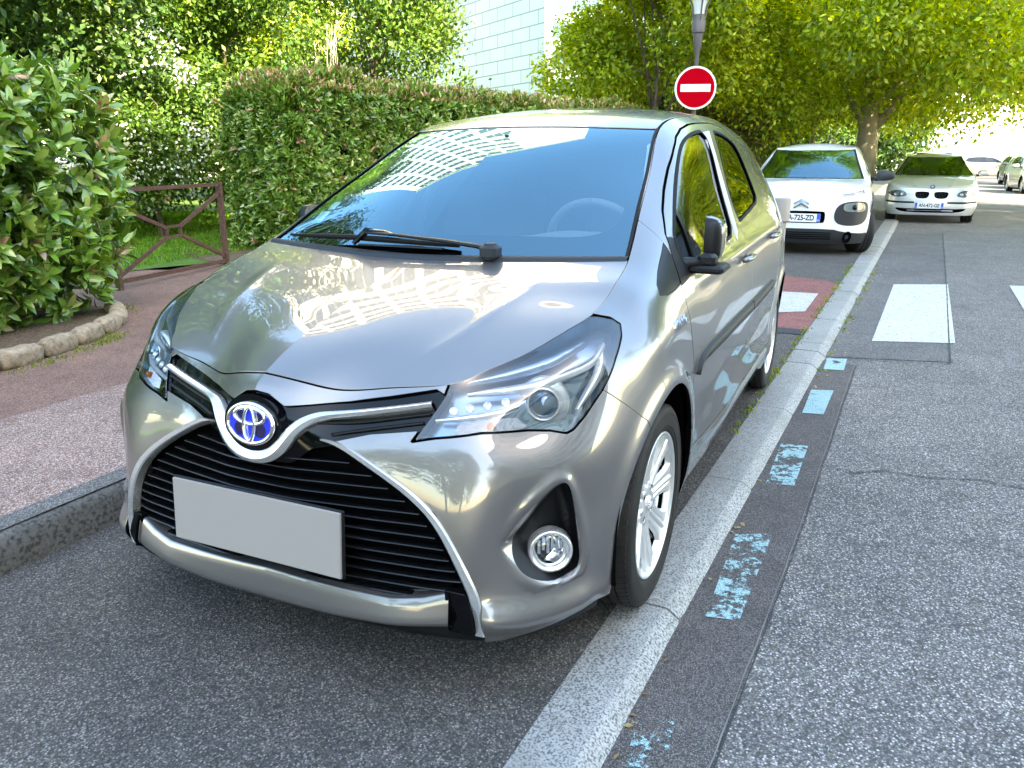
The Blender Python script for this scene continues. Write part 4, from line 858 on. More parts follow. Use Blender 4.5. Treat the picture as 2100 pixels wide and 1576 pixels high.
# ================================================================ ground, kerbs, road
def asphalt(name, base, light, dark, scale=1., stones=.5, rough=.85, tint=None, bumps=.5, stone_cut=.80, dustc=None):
    m = mat(name, base, rough); v = coords(m, (1, 1, 1))
    v1 = voro(m, v, 215/scale); v2 = voro(m, v, 110/scale); n1 = noise(m, v, 1.1, 6, .65); n2 = noise(m, v, 60/scale, 3); n3 = noise(m, v, 6, 5, .7)
    c0 = mixc(m, ramp(m, n2.outputs[0], [(.35, (0, 0, 0)), (.65, (1, 1, 1))]), dark, base)
    c1 = mixc(m, ramp(m, n1.outputs[0], [(.3, (0, 0, 0)), (.7, (1, 1, 1))]), c0, mixc(m, .55, c0, light))
    c1 = mixc(m, mathn(m, 'MULTIPLY', ramp(m, n3.outputs[0], [(.42, (0, 0, 0)), (.70, (1, 1, 1))]), .5), c1, dark)
    b = base; lo = tuple(x*.30 for x in b); mi_ = tuple(x*.85 for x in b); hi = tuple(min(x*1.6, .5) for x in b); vh = (min(b[0]*3.0*stones+.04, .6), min(b[1]*2.95*stones+.04, .6), min(b[2]*2.9*stones+.04, .6))
    sp1 = N(m, 'ShaderNodeSeparateXYZ'); L(m, v1.outputs['Color'], sp1.inputs[0]); sp2 = N(m, 'ShaderNodeSeparateXYZ'); L(m, v2.outputs['Color'], sp2.inputs[0])
    g1 = ramp(m, sp1.outputs[0], [(.0, lo), (.42, mi_), (.80, hi), (.93, vh)]); g2 = ramp(m, sp2.outputs[0], [(.0, mi_), (.6, hi), (.90, tuple(x*.9 for x in hi)), (.96, vh)])
    wm = ramp(m, mathn(m, 'MULTIPLY', v2.outputs['Distance'], 1.0), [(.28, (1, 1, 1)), (.38, (0, 0, 0))]); pick = mathn(m, 'MULTIPLY', wm, ramp(m, sp2.outputs[1], [(.60, (0, 0, 0)), (.62, (1, 1, 1))]))
    gg = mixc(m, pick, g1, g2); gg = mixc(m, mathn(m, 'MULTIPLY', ramp(m, v1.outputs['Distance'], [(.30, (0, 0, 0)), (.60, (1, 1, 1))]), .7), gg, lo)
    tint_ = mixc(m, .22, (.5, .5, .5), v1.outputs['Color']); gg = mixc(m, .5, gg, mixc(m, 1., gg, tint_, 'MULTIPLY')); 
    big = mixc(m, ramp(m, n1.outputs[0], [(.3, (0, 0, 0)), (.7, (1, 1, 1))]), (.80, .80, .80), (1.18, 1.17, 1.15)); big2 = mixc(m, mathn(m, 'MULTIPLY', ramp(m, n3.outputs[0], [(.48, (0, 0, 0)), (.72, (1, 1, 1))]), .6), (1., 1., 1.), (.55, .55, .56))
    c3 = mixc(m, 1., mixc(m, 1., gg, big, 'MULTIPLY'), big2, 'MULTIPLY'); bo = mixc(m, 1., c3, (1.25, 1.25, 1.25), 'MULTIPLY'); L(m, bo, bsdf(m).inputs['Base Color'])
    h = mathn(m, 'MULTIPLY', v1.outputs['Distance'], 1.0); h2 = mathn(m, 'ADD', h, n2.outputs[0]); bump(m, h2, bumps, .004); return m
M_BAY = asphalt('bay_asphalt', (.104, .099, .094), (.105, .105, .103), (.034, .034, .036), 1.1, .8, stone_cut=.55)
M_ROAD = asphalt('road_asphalt', (.20, .190, .180), (.165, .163, .16), (.062, .062, .063), 1.25, .95, stone_cut=.40)
M_GUT = asphalt('gutter_asphalt', (.135, .122, .118), (.14, .13, .135), (.07, .066, .070), .8, .5)
M_PINK = asphalt('pink_asphalt', (.44, .255, .225), (.34, .24, .22), (.17, .115, .105), 1.2, .75, stone_cut=.66)
M_PINK2 = asphalt('path_asphalt', (.31, .185, .15), (.29, .18, .155), (.15, .09, .08), 1.0, .4)
M_RED = asphalt('red_band', (.36, .13, .12), (.34, .16, .16), (.15, .06, .06), 1., .35)
M_GRAN = mat('granite', (.33, .34, .34), .6)
def _gr(m, b, s):
    v = coords(m, (1, 1, 1)); a = noise(m, v, s, 2, .5); c = noise(m, v, 2.2, 5, .7); vo = voro(m, v, s*.9)
    col = ramp(m, a.outputs[0], [(.37, (b*.30, b*.31, b*.31)), (.47, (b*.9, b*.91, b*.88)), (.62, (b*1.3, b*1.3, b*1.25))])
    col = mixc(m, mathn(m, 'MULTIPLY', ramp(m, c.outputs[0], [(.42, (0, 0, 0)), (.68, (1, 1, 1))]), .5), col, (b*.55, b*.55, b*.5)); L(m, col, bsdf(m).inputs['Base Color']); bump(m, a.outputs[0], .35, .003)
_gr(M_GRAN, .27, 170)
M_GRANL = mat('granite_edge', (.5, .5, .48), .7); _gr(M_GRANL, .31, 150)
M_KERBD = mat('dark_kerb_stone', (.08, .085, .09), .8); _gr(M_KERBD, .11, 75)
def sheet(name, pts, z, m, thick=None, kind='structure', sub=None, **kw):
    """flat polygon at height z (4 mm sheets)"""
    mb = MB(); 
    mb.poly([(x, y, z) for x, y in pts]); o = mb.build(name, m)
    if kind: o['kind'] = kind
    for k, v in kw.items(): o[k] = v
    return o
def kin(x): return .7287-.0368*x+.0*x       # inner edge of the kerb stones
def kerb_w(x): return .19+.006*min(max(-x, 0), 14)
# base ground far and wide
sheet('ground', [(-400, -400), (300, -400), (300, 400), (-400, 400)], -.075, asphalt('far_ground', (.10, .11, .09), (.13, .14, .11), (.07, .07, .06), 2, .3))
xs = np.linspace(4, -16.8, 60)
bay = [(4, -1.10), (-.5, -1.105), (-3, -1.12), (-17.2, -.85)]+[(x, kin(x)+.005) for x in xs[::-1]]
sheet('parking_bay', [p for p in bay][::-1] if False else bay, 0., M_BAY)
# road: a sheet with a slight camber kept flat
sheet('road', [(6, .85)]+[(x, kin(x)+.10) for x in (4, 0, -8, -17)]+[(-17.1, .5), (-90, 2.5), (-90, 10.5), (6, 9.0)], -.036, M_ROAD)
# gutter strip beside the kerb
gp = [(3.0, .96), (.645, 1.097), (-.285, 1.146), (-1.865, 1.203), (-3.40, 1.258)]
sheet('gutter_strip', [(3., .70), (-3.45, .98)]+[(x, y+.01) for x, y in gp[::-1]], -.0315, M_GUT)
# tar seam between the strip and the road
M_TAR = mat('tar', (.03, .03, .032), .6)
def crackline(name, pts, w, z, m, seed=1, jit=.012):
    rnd = random.Random(seed); P_ = relin(np.array(pts, float), 90); P_ = P_+np.cumsum(np.array([[rnd.uniform(-jit, jit), rnd.uniform(-jit, jit)] for _ in P_]), 0)*.35+np.array([[rnd.uniform(-jit, jit)*.45, rnd.uniform(-jit, jit)*.45] for _ in P_]); V = []; F = []
    for i, p in enumerate(P_):
        t = P_[min(i+1, 89)]-P_[max(i-1, 0)]; n = np.array([-t[1], t[0]]); n /= np.linalg.norm(n)+1e-9; ww = w*rnd.uniform(.4, 1.3); V += [(*(p-n*ww), z), (*(p+n*ww), z)]
        if i: F.append((2*i-2, 2*i, 2*i+1, 2*i-1))
    return meshob(name, V, F, m, smooth=False, kind='structure')
crackline('road_seam', [(x, y+.012) for x, y in gp], .0025, -.030, M_TAR, 2, .003)
M_DUSTL = mat('seam_dust', (.17, .16, .15), .9)
crackline('road_seam', [(x, y+.004) for x, y in gp], .0018, -.0285, M_DUSTL, 3, .003)
crackline('road_crack', [(-1.43, 1.21), (-1.40, 1.33), (-1.48, 1.45), (-1.47, 1.62), (-1.53, 1.8), (-1.50, 1.97), (-1.62, 2.3), (-1.58, 2.8)], .0042, -.031, M_TAR, 5, .007)
crackline('road_crack', [(-3.55, 1.20), (-3.66, 1.81), (-3.74, 1.85)], .004, -.031, M_TAR, 7, .002)
crackline('road_crack', [(-3.74, 1.83), (-7.0, 1.985), (-14.2, 2.32)], .005, -.0265, M_TAR, 8, .002)
crackline('road_crack', [(-13.8, 1.45), (-14.3, 3.3), (-14.5, 4.6)], .012, -.031, M_TAR, 9, .004)
# darker re-laid patch round the crossing
sheet('road_patch', [(-3.56, 1.07), (-3.74, 1.84), (-7.0, 1.99), (-14.0, 2.30), (-13.8, 1.30), (-7, 1.06)], -.032, asphalt('patch_asphalt', (.165, .162, .158), (.15, .155, .16), (.06, .064, .072), 1.1, .7, stone_cut=.66))
# granite kerb: every stone a thing
edges = [2.19, 1.12, .045, -1.02, -2.12, -3.18, -3.55, -3.80, -4.75, -5.75, -6.35, -6.95, -7.6, -8.7, -9.8, -10.9, -12.0, -13.1, -14.2, -15.3, -16.4, -17.0]
rk = random.Random(4)
desc = ['nearest granite kerb stone, cut by the bottom edge of the photo', 'granite kerb stone just before the tyre of the silver hatchback', 'granite kerb stone under and behind the front wheel of the silver hatchback, rusty stain', 'granite kerb stone beside the second blue paint patch', 'granite kerb stone beside the rear wheel of the silver hatchback']
for i in range(len(edges)-1):
    a, b = edges[i]-.004, edges[i+1]+.004
    w0, w1 = kerb_w(a), kerb_w(b); top = .72
    dz = rk.uniform(-.003, .003)+.004; nx = max(2, int((a-b)/.035)); rows = []
    for k in range(nx+1):
        x = a+(b-a)*k/nx; y0 = kin(x); w = w0+(w1-w0)*k/nx; e = .004 if k in (0, nx) else 0; j = .0025*mnoise.noise((x*9, 3, i))
        prof = [(0, -.05), (0, dz-.006-e), (.006, dz-e), (w*.35, dz+.001-e), (w*top, dz-.001-e+j*.5), (w*top+.012, dz-.005-e), (w*.93, dz-.026-e), (w+.004, -.042), (w+.004, -.06)]
        rows.append([(x, y0+u+(j if 3 < q_ < 7 else 0), z) for q_, (u, z) in enumerate(prof)])
    s_ = grid_sheet(np.array(rows)); s_ = s_ if s_.N[:, 2].mean() > 0 else grid_sheet(np.array(rows), True)
    V, F = s_.V, [tuple(t) for t in s_.T]; n9 = 9; F += [tuple(range(9)), tuple(nx*9+j for j in range(8, -1, -1))]
    mi = [0]*len(F)
    for q_, f in enumerate(F):
        if len(f) == 3 and min(v % 9 for v in f) >= 4: mi[q_] = 1
    o = meshob('kerb_stone', V, F, None, mats=[M_GRAN, M_GRANL], midx=mi, smooth=True, category='kerb stone', group='granite kerb stones between bay and road')
    o.data.set_sharp_from_angle(angle=R_(40)); o['label'] = desc[i] if i < len(desc) else 'pale granite kerb stone in the line beyond the silver hatchback'
# painted marks
def worn_paint(name, col, cut=.5, scale=22, cr=None):
    """paint that has worn away in flakes: alpha from crackle"""
    m = mat(name, col, .7); v = coords(m); n = noise(m, v, scale, 6, .75); vo = voro(m, v, 95, 'DISTANCE_TO_EDGE'); a = ramp(m, n.outputs[0], [(cut-.03, (0, 0, 0)), (cut+.03, (1, 1, 1))]); e = ramp(m, vo.outputs['Distance'], [(.015, (0, 0, 0)), (.05, (1, 1, 1))])
    L(m, mathn(m, 'MULTIPLY', a, e), bsdf(m).inputs['Alpha']); n2 = noise(m, v, 9, 4); L(m, mixc(m, n2.outputs[0], tuple(x*.75 for x in col), tuple(min(1, x*1.15) for x in col)), bsdf(m).inputs['Base Color']); return m
blue = (.30, .49, .51)
for i, (P_, cut) in enumerate([([(-3.49, 1.08), (-3.53, 1.205), (-3.20, 1.20), (-3.18, 1.08)], .42), ([(-2.65, 1.05), (-2.69, 1.17), (-2.19, 1.15), (-2.17, 1.045)], .36), ([(-1.63, 1.0), (-1.65, 1.12), (-1.13, 1.11), (-1.11, 1.0)], .485), ([(-.58, .965), (-.64, 1.085), (-.02, 1.07), (-.0, .975)], .515), ([(.50, .92), (.49, 1.0), (.66, 1.02), (.68, .93)], .57)]):
    sheet('blue_paint_mark', P_, -.0275, worn_paint('blue_paint', blue, cut, (8, 10, 16, 18, 22)[i]), kind=None, label=['pale blue painted patch farthest along the gutter strip', 'solid pale blue patch beside the rear wheel', 'worn pale blue patch between two fuller ones', 'large flaking blue patch level with the front wheel', 'faint blue flakes nearest the bottom edge'][i], category='road marking', group='blue paint marks on the gutter strip')
M_ZEB = worn_paint('zebra_paint', (.60, .60, .57), .38, 30)
for i, P_ in enumerate([[(-4.19, 1.345), (-4.37, 1.90), (-7.48, 2.025), (-7.25, 1.5)], [(-4.6, 2.49), (-4.7, 3.05), (-7.85, 3.2), (-7.66, 2.61)], [(-4.8, 3.7), (-4.9, 4.25), (-8.0, 4.4), (-7.9, 3.8)]][:2]):
    sheet('zebra_stripe', P_, -.0275, M_ZEB, kind=None, label=['white crossing stripe nearest the kerb', 'white crossing stripe cut by the right edge'][i], category='crossing stripe', group='white stripes of the pedestrian crossing')
# red crossing band in the bay with pale slabs
sheet('red_crossing_band', [(-4.25, -1.1), (-4.25, .90), (-4.4, kin(-4.4)), (-6.75, kin(-6.75)), (-7.0, .85), (-7.2, .4), (-7.3, -1.05)], .0045, M_RED)
sheet('dark_joint', [(-4.05, -1.1), (-4.05, kin(-4.05)), (-4.25, kin(-4.25)), (-4.27, -1.1)], .0045, M_TAR if False else asphalt('joint_asphalt', (.05, .06, .07), (.07, .08, .09), (.03, .035, .04), 1, .3))
for P_, lb in (([(-4.88, .05), (-4.88, .60), (-5.02, .80), (-6.05, .83), (-6.03, .55), (-6.0, .02)], 'pale slab patch in the red crossing band'),):
    sheet('pale_patch', P_, .0085, worn_paint('patch_paint', (.52, .52, .48), .34, 24), kind=None, label=lb, category='road marking')
# left kerb and raised pink footway
P_L = [(5, -1.095), (1.5, -1.10), (.2, -1.105), (-1.2, -1.12), (-3, -1.14), (-9, -1.0), (-17, -.85)]
M_KT = asphalt('kerb_top_asphalt', (.16, .16, .158), (.16, .16, .165), (.07, .075, .08), 1.0, .6)
rows = []
PL = resample(np.array(P_L), 260)
for i, (x, y) in enumerate(PL):
    j = .012*mnoise.noise((x*14, 0, 1)); j2 = .010*mnoise.noise((x*23, 5, 1)); h = .125
    rows.append([(x, y+.012+j*.3, -.03), (x, y+.010+j, .03), (x, y+j2, .07), (x, y-.008+j, h-.022), (x, y-.028+j2, h-.006), (x, y-.055, h+.001), (x, y-.125, h+.001)])
s_ = grid_sheet(np.array(rows)); s_ = s_ if s_.N[:, 1].mean() > 0 else grid_sheet(np.array(rows), True); o = s_.build('dark_kerb', M_KERBD, None, rim=0, kind='structure')
sheet('footway', [(5, -1.20), (.2, -1.215), (-3, -1.25), (-17, -.96), (-17, -2.9), (-3, -2.3), (-.75, -2.245), (5, -2.2)], .1245, M_PINK)
sheet('footway_kerb_strip', [(5, -1.13), (.2, -1.14), (-3, -1.17), (-17, -.9), (-17, -.99), (-3, -1.27), (.2, -1.235), (5, -1.225)], .1285, M_KT)
sheet('footway_upper', [(5, -2.19), (-.75, -2.235), (-3, -2.29), (-17, -2.8), (-17, -7), (-9, -6.2), (-5.2, -6.1), (-4.6, -5.7), (-4.1, -5.4), (-3, -8), (5, -8)], .1215, M_PINK2)
# lawn and planting bed
M_LAWN = mat('lawn_soil', (.045, .10, .015), .9); v = coords(M_LAWN); n = noise(M_LAWN, v, 8, 6); L(M_LAWN, ramp(M_LAWN, n.outputs[0], [(.3, (.03, .08, .01)), (.7, (.10, .20, .03))]), bsdf(M_LAWN).inputs['Base Color'])
sheet('lawn', [(-3.3, -5.9), (-4.05, -5.75), (-4.8, -5.45), (-7.5, -7), (-40, -9), (-40, -60), (8, -60), (6, -9), (-2, -6.3)], .130, M_LAWN)
M_SOIL = mat('bark_soil', (.11, .075, .05), .95); v = coords(M_SOIL); n = voro(M_SOIL, v, 60); n2 = noise(M_SOIL, v, 25, 6); L(M_SOIL, mixc(M_SOIL, n2.outputs[0], (.05, .03, .02), mixc(M_SOIL, n.outputs['Color'], (.16, .11, .07), (.30, .22, .15))), bsdf(M_SOIL).inputs['Base Color']); bump(M_SOIL, n.outputs['Distance'], .9, .02)
sheet('planting_bed', [(4, -2.9), (-.5, -3.12), (-.95, -3.2), (-1.4, -3.35), (-1.85, -3.65), (-2.05, -3.95), (-2.3, -5.2), (4, -6)], .155, M_SOIL)
sheet('hedge_bed', [(-4.6, -5.35), (-14.5, -2.7), (-15, -5.0), (-6, -7.2), (-5.0, -6.4)], .135, M_SOIL)
M_STONE = mat('border_stone', (.30, .24, .17), .9); v = coords(M_STONE); n = noise(M_STONE, v, 22, 8, .7); L(M_STONE, ramp(M_STONE, n.outputs[0], [(.3, (.14, .10, .07)), (.5, (.33, .26, .18)), (.75, (.5, .42, .32))]), bsdf(M_STONE).inputs['Base Color']); bump(M_STONE, n.outputs[0], .8, .02)
bp = relin(np.array([(1.6, -2.93), (.4, -2.99), (-.57, -3.05), (-.95, -3.13), (-1.35, -3.27), (-1.75, -3.50), (-1.98, -3.75), (-2.10, -4.0)]), 14); rs_ = random.Random(8)
def rock(c, sx, sy, sz, rz, seed):
    mb = MB(); n, mth = 16, 9; V = []; 
    for i in range(mth+1):
        th = math.pi*i/mth
        for j in range(n):
            ph = 2*math.pi*j/n; e = .55; d = Vector((math.copysign(abs(math.sin(th)*math.cos(ph))**e, math.sin(th)*math.cos(ph)), math.copysign(abs(math.sin(th)*math.sin(ph))**e, math.sin(th)*math.sin(ph)), math.copysign(abs(math.cos(th))**.7, math.cos(th))))
            k = 1+.16*mnoise.noise(d*2.2+Vector((seed, 0, 0)))+.05*mnoise.noise(d*7+Vector((seed, 3, 0))); V.append((d.x*sx*k, d.y*sy*k, d.z*sz*k))
    F = [(i*n+j, (i+1)*n+j, (i+1)*n+(j+1) % n, i*n+(j+1) % n) for i in range(mth) for j in range(n)]
    M = Matrix.Translation(c) @ Matrix.Rotation(rz, 4, 'Z'); return [M @ Vector(v) for v in V], F
for i in range(len(bp)-1):
    a, b = bp[i], bp[i+1]; c_ = (a+b)/2; V, F = rock(Vector((c_[0], c_[1]-.05, .165)), np.linalg.norm(b-a)/2*.98, .060, .062, math.atan2(b[1]-a[1], b[0]-a[0]), i*3.1)
    meshob('border_stone', V, F, M_STONE, category='border stone', label='rough tan stone edging the planting bed under the left bush' if i < 12 else 'rounded end stone of the planting bed edging', group='rough stones edging the planting bed')
# ================================================================ leaves
def leafmat(name, rough=.35, transl=.3, spec=.5, tv=1.9):
    m = bpy.data.materials.new(name); m.use_nodes = True; nt = m.node_tree; b = nt.nodes['Principled BSDF']; at = nt.nodes.new('ShaderNodeAttribute'); at.attribute_name = 'leaf'
    nt.links.new(at.outputs['Color'], b.inputs['Base Color']); b.inputs['Roughness'].default_value = rough; b.inputs['Specular IOR Level'].default_value = spec
    tr = nt.nodes.new('ShaderNodeBsdfTranslucent'); hs = nt.nodes.new('ShaderNodeHueSaturation'); hs.inputs['Hue'].default_value = .475; hs.inputs['Saturation'].default_value = 1.25; hs.inputs['Value'].default_value = tv; nt.links.new(at.outputs['Color'], hs.inputs['Color']); nt.links.new(hs.outputs[0], tr.inputs[0])
    mx = nt.nodes.new('ShaderNodeMixShader'); mx.inputs[0].default_value = transl; nt.links.new(b.outputs[0], mx.inputs[1]); nt.links.new(tr.outputs[0], mx.inputs[2]); nt.links.new(mx.outputs[0], nt.nodes['Material Output'].inputs[0]); return m
ML_HEDGE = leafmat('photinia_leaf', .24, .14, .85); ML_TREE = leafmat('tree_leaf', .5, .42, .35); ML_SHRUB = leafmat('shrub_leaf', .5, .28, .35, 1.4); ML_GRASS = leafmat('grass_blade', .6, .3, .3); ML_PETAL = leafmat('petal', .6, .3, .2)
def fastmesh(name, V, F, m, col, parent=None, smooth=False, **props):
    """V (n,3); F (k,q) same-size faces; col (n,3)"""
    me = bpy.data.meshes.new(name); n, (k, q) = len(V), F.shape; me.vertices.add(n); me.vertices.foreach_set('co', V.astype(np.float32).ravel()); me.loops.add(k*q); me.loops.foreach_set('vertex_index', F.astype(np.int32).ravel())
    me.polygons.add(k); me.polygons.foreach_set('loop_start', (np.arange(k)*q).astype(np.int32)); me.polygons.foreach_set('loop_total', np.full(k, q, np.int32))
    if smooth: me.polygons.foreach_set('use_smooth', np.ones(k, bool))
    me.update(calc_edges=True); a = me.color_attributes.new('leaf', 'FLOAT_COLOR', 'POINT'); a.data.foreach_set('color', np.hstack([col, np.ones((n, 1))]).astype(np.float32).ravel())
    me.materials.append(m); o = bpy.data.objects.new(name, me); COL.objects.link(o); o.parent = parent
    for kk, v in props.items(): o[kk] = v
    return o
def unit(a): return a/np.maximum(np.linalg.norm(a, axis=-1, keepdims=True), 1e-9)
def leaf_mesh(C, D_, U, Ls, Wd, col, kind='long', rng=None, curl=.12):
    """C base points, D_ leaf directions, U leaf normals, Ls length, Wd width"""
    n = len(C); S_ = unit(np.cross(D_, U)); U = unit(np.cross(S_, D_)); Ls = Ls[:, None]; Wd = Wd[:, None]
    if kind == 'long':    # 8 verts, 6 tris
        k = [C, C+D_*Ls*.33+S_*Wd*.46+U*Wd*.16, C+D_*Ls*.33, C+D_*Ls*.33-S_*Wd*.46+U*Wd*.16, C+D_*Ls*.70+S_*Wd*.40+U*Wd*.14-U*Ls*curl*.3, C+D_*Ls*.70-U*Ls*curl*.3, C+D_*Ls*.70-S_*Wd*.40+U*Wd*.14-U*Ls*curl*.3, C+D_*Ls-U*Ls*curl]
        T = np.array([(0, 2, 1), (0, 3, 2), (1, 2, 5), (1, 5, 4), (2, 3, 6), (2, 6, 5), (4, 5, 7), (5, 6, 7)])
    else:                 # diamond folded, 4 verts -> 2 tris
        k = [C, C+D_*Ls*.5+S_*Wd*.5, C+D_*Ls-U*Ls*curl, C+D_*Ls*.5-S_*Wd*.5+U*Wd*.1]; T = np.array([(0, 2, 1), (0, 3, 2)])
    V = np.stack(k, 1); m_ = V.shape[1]; F = (np.arange(n)[:, None, None]*m_+T[None]).reshape(-1, 3); return V.reshape(-1, 3), F, np.repeat(col, m_, 0)
def palette(rng, n, cols, w, jit=.25):
    cols = np.array(cols); i = rng.choice(len(cols), n, p=np.array(w)/sum(w)); c_ = cols[i]*(1+rng.uniform(-jit, jit, (n, 1))); return np.clip(c_*(1+rng.uniform(-.08, .08, (n, 3))), 0, 1)
def rosettes(P_, A, rng, per=7, L0=.085, W0=.030, cols=None, w=None, young=None, spread=(35, 80)):
    """leaf whorls at P_ with axis A"""
    n = len(P_); A = unit(A); k = per; ref = np.where(np.abs(A[:, 2:3]) < .9, np.array([[0, 0, 1.]]), np.array([[1., 0, 0]])); e1 = unit(np.cross(A, ref)); e2 = np.cross(A, e1)
    ph = rng.uniform(0, 6.28, (n, 1))+np.arange(k)[None]*2.4; sp = np.radians(rng.uniform(*spread, (n, k))*(.45+.55*np.linspace(.3, 1, k))[None]); ra = e1[:, None]*np.cos(ph)[..., None]+e2[:, None]*np.sin(ph)[..., None]
    D_ = unit(A[:, None]*np.cos(sp)[..., None]+ra*np.sin(sp)[..., None]); U = unit(A[:, None]*np.sin(sp)[..., None]-ra*np.cos(sp)[..., None]); C = P_[:, None]-A[:, None]*(np.linspace(0, .06, k)[None, :, None])
    D_ = D_.reshape(-1, 3)+rng.normal(0, .12, (n*k, 3)); U = U.reshape(-1, 3)+rng.normal(0, .18, (n*k, 3)); col = palette(rng, n*k, cols, w)
    if young is not None:
        yn = np.repeat(rng.random(n) < young[0], k)&np.tile(np.arange(k) < 4, n); col[yn] = palette(rng, yn.sum(), young[1], [1]*len(young[1]))
    return leaf_mesh(C.reshape(-1, 3), unit(D_), unit(U), L0*rng.uniform(.65, 1.25, n*k), W0*rng.uniform(.75, 1.25, n*k), col)
GH = [(.115, .235, .035), (.16, .29, .05), (.065, .15, .028), (.24, .36, .075), (.34, .43, .13)]
YH = [(.44, .24, .15), (.40, .30, .13), (.50, .42, .19), (.36, .22, .12), (.30, .34, .10)]
# ---- left bush: rounded end of a photinia hedge
rng = np.random.default_rng(5)
def bush_surface(n, box, rng, rr=.55):
    """points on a rounded box hull with normals; box=(x0,x1,y0,y1,z0,z1)"""
    x0, x1, y0, y1, z0, z1 = box; c_ = np.array([(x0+x1)/2, (y0+y1)/2, (z0+z1)/2]); h = np.array([(x1-x0)/2, (y1-y0)/2, (z1-z0)/2])
    d = unit(rng.normal(size=(n, 3))); p = 4.0; s_ = (np.abs(d/ h)**p).sum(1)**(-1/p); P_ = d*s_[:, None]; Nn = unit(np.sign(P_)*(np.abs(P_/h)**(p-1))/h); return P_+c_, Nn
root = empty('photinia_bush', (-1.2, -4.6, .15), label='glossy dark green photinia bush with large leaves at the left edge, above rough border stones', category='bush')
def noise3(P_, s, seed=0): return np.array([mnoise.noise(Vector(p*s)+Vector((seed, seed*.7, 0))) for p in P_])
def add_bush(root, box, n, name='foliage', seed=0, L0=.095, W0=.034, depth=.30, per=8, young=.07, facing=None, ext=.13):
    rng = np.random.default_rng(seed); P_, Nn = bush_surface(n, box, rng)
    if facing is not None: k = (Nn@np.array(facing) > -.25)|(Nn[:, 2] > .6); P_, Nn = P_[k], Nn[k]
    nz = noise3(P_, 1.6, seed); d = rng.random(len(P_))**1.6*depth; P_ = P_+Nn*(nz*ext)[:, None]-Nn*d[:, None]; A = unit(Nn*.75+np.array([0, 0, .55])+rng.normal(0, .35, Nn.shape))
    k = P_[:, 2] > box[4]-.02; P_, A = P_[k], A[k]; o = np.array(root.location); V, F, c_ = rosettes(P_-o, A, rng, per, L0, W0, GH, [5, 5, 3, 3, 1.5], (young, YH)); return fastmesh(name, V, F, ML_HEDGE, c_, root, smooth=True)
add_bush(root, (-2.42, 2.0, -5.6, -3.66, .10, 2.02), 7000, seed=3, L0=.132, W0=.050, facing=(.35, .9, 0))
M_BARK = mat('bark', (.10, .075, .05), .9); v = coords(M_BARK, (1, 1, .3)); n = noise(M_BARK, v, 18, 6, .7); L(M_BARK, ramp(M_BARK, n.outputs[0], [(.3, (.045, .035, .025)), (.7, (.20, .15, .10))]), bsdf(M_BARK).inputs['Base Color']); bump(M_BARK, n.outputs[0], .8, .03)
def twig_core(root, box, n, seed=1, r=.012):
    rn = random.Random(seed); mb = MB(); x0, x1, y0, y1, z0, z1 = box
    for k in range(n):
        x = rn.uniform(x0+.3, x1-.3); y = rn.uniform(y0+.3, y1-.3); b = Vector((x, y, z0-.15)); t = Vector((x+rn.uniform(-.4, .4), y+rn.uniform(-.4, .4), z1-.25)); m_ = (b+t)/2+Vector((rn.uniform(-.15, .15), rn.uniform(-.15, .15), 0)); o = Vector(root.location)
        mb.tube([b-o, m_-o, t-o], [r*1.6, r, r*.5], 5)
    return mb.build('stems', M_BARK, root)
twig_core(root, (-2.30, 2.0, -5.6, -3.75, .2, 2.0), 26, 2)
# inner dark mass so that no light passes straight through
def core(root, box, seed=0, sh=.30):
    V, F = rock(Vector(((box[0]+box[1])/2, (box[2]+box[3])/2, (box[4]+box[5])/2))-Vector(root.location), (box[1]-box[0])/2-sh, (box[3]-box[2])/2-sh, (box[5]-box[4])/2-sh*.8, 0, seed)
    return meshob('shade_core', V, F, M_INNER, root)
M_INNER = mat('shade_core_black', (.005, .009, .003), .95, spec=.1)
core(root, (-2.30, 2.0, -5.6, -3.75, .10, 2.02), 2)
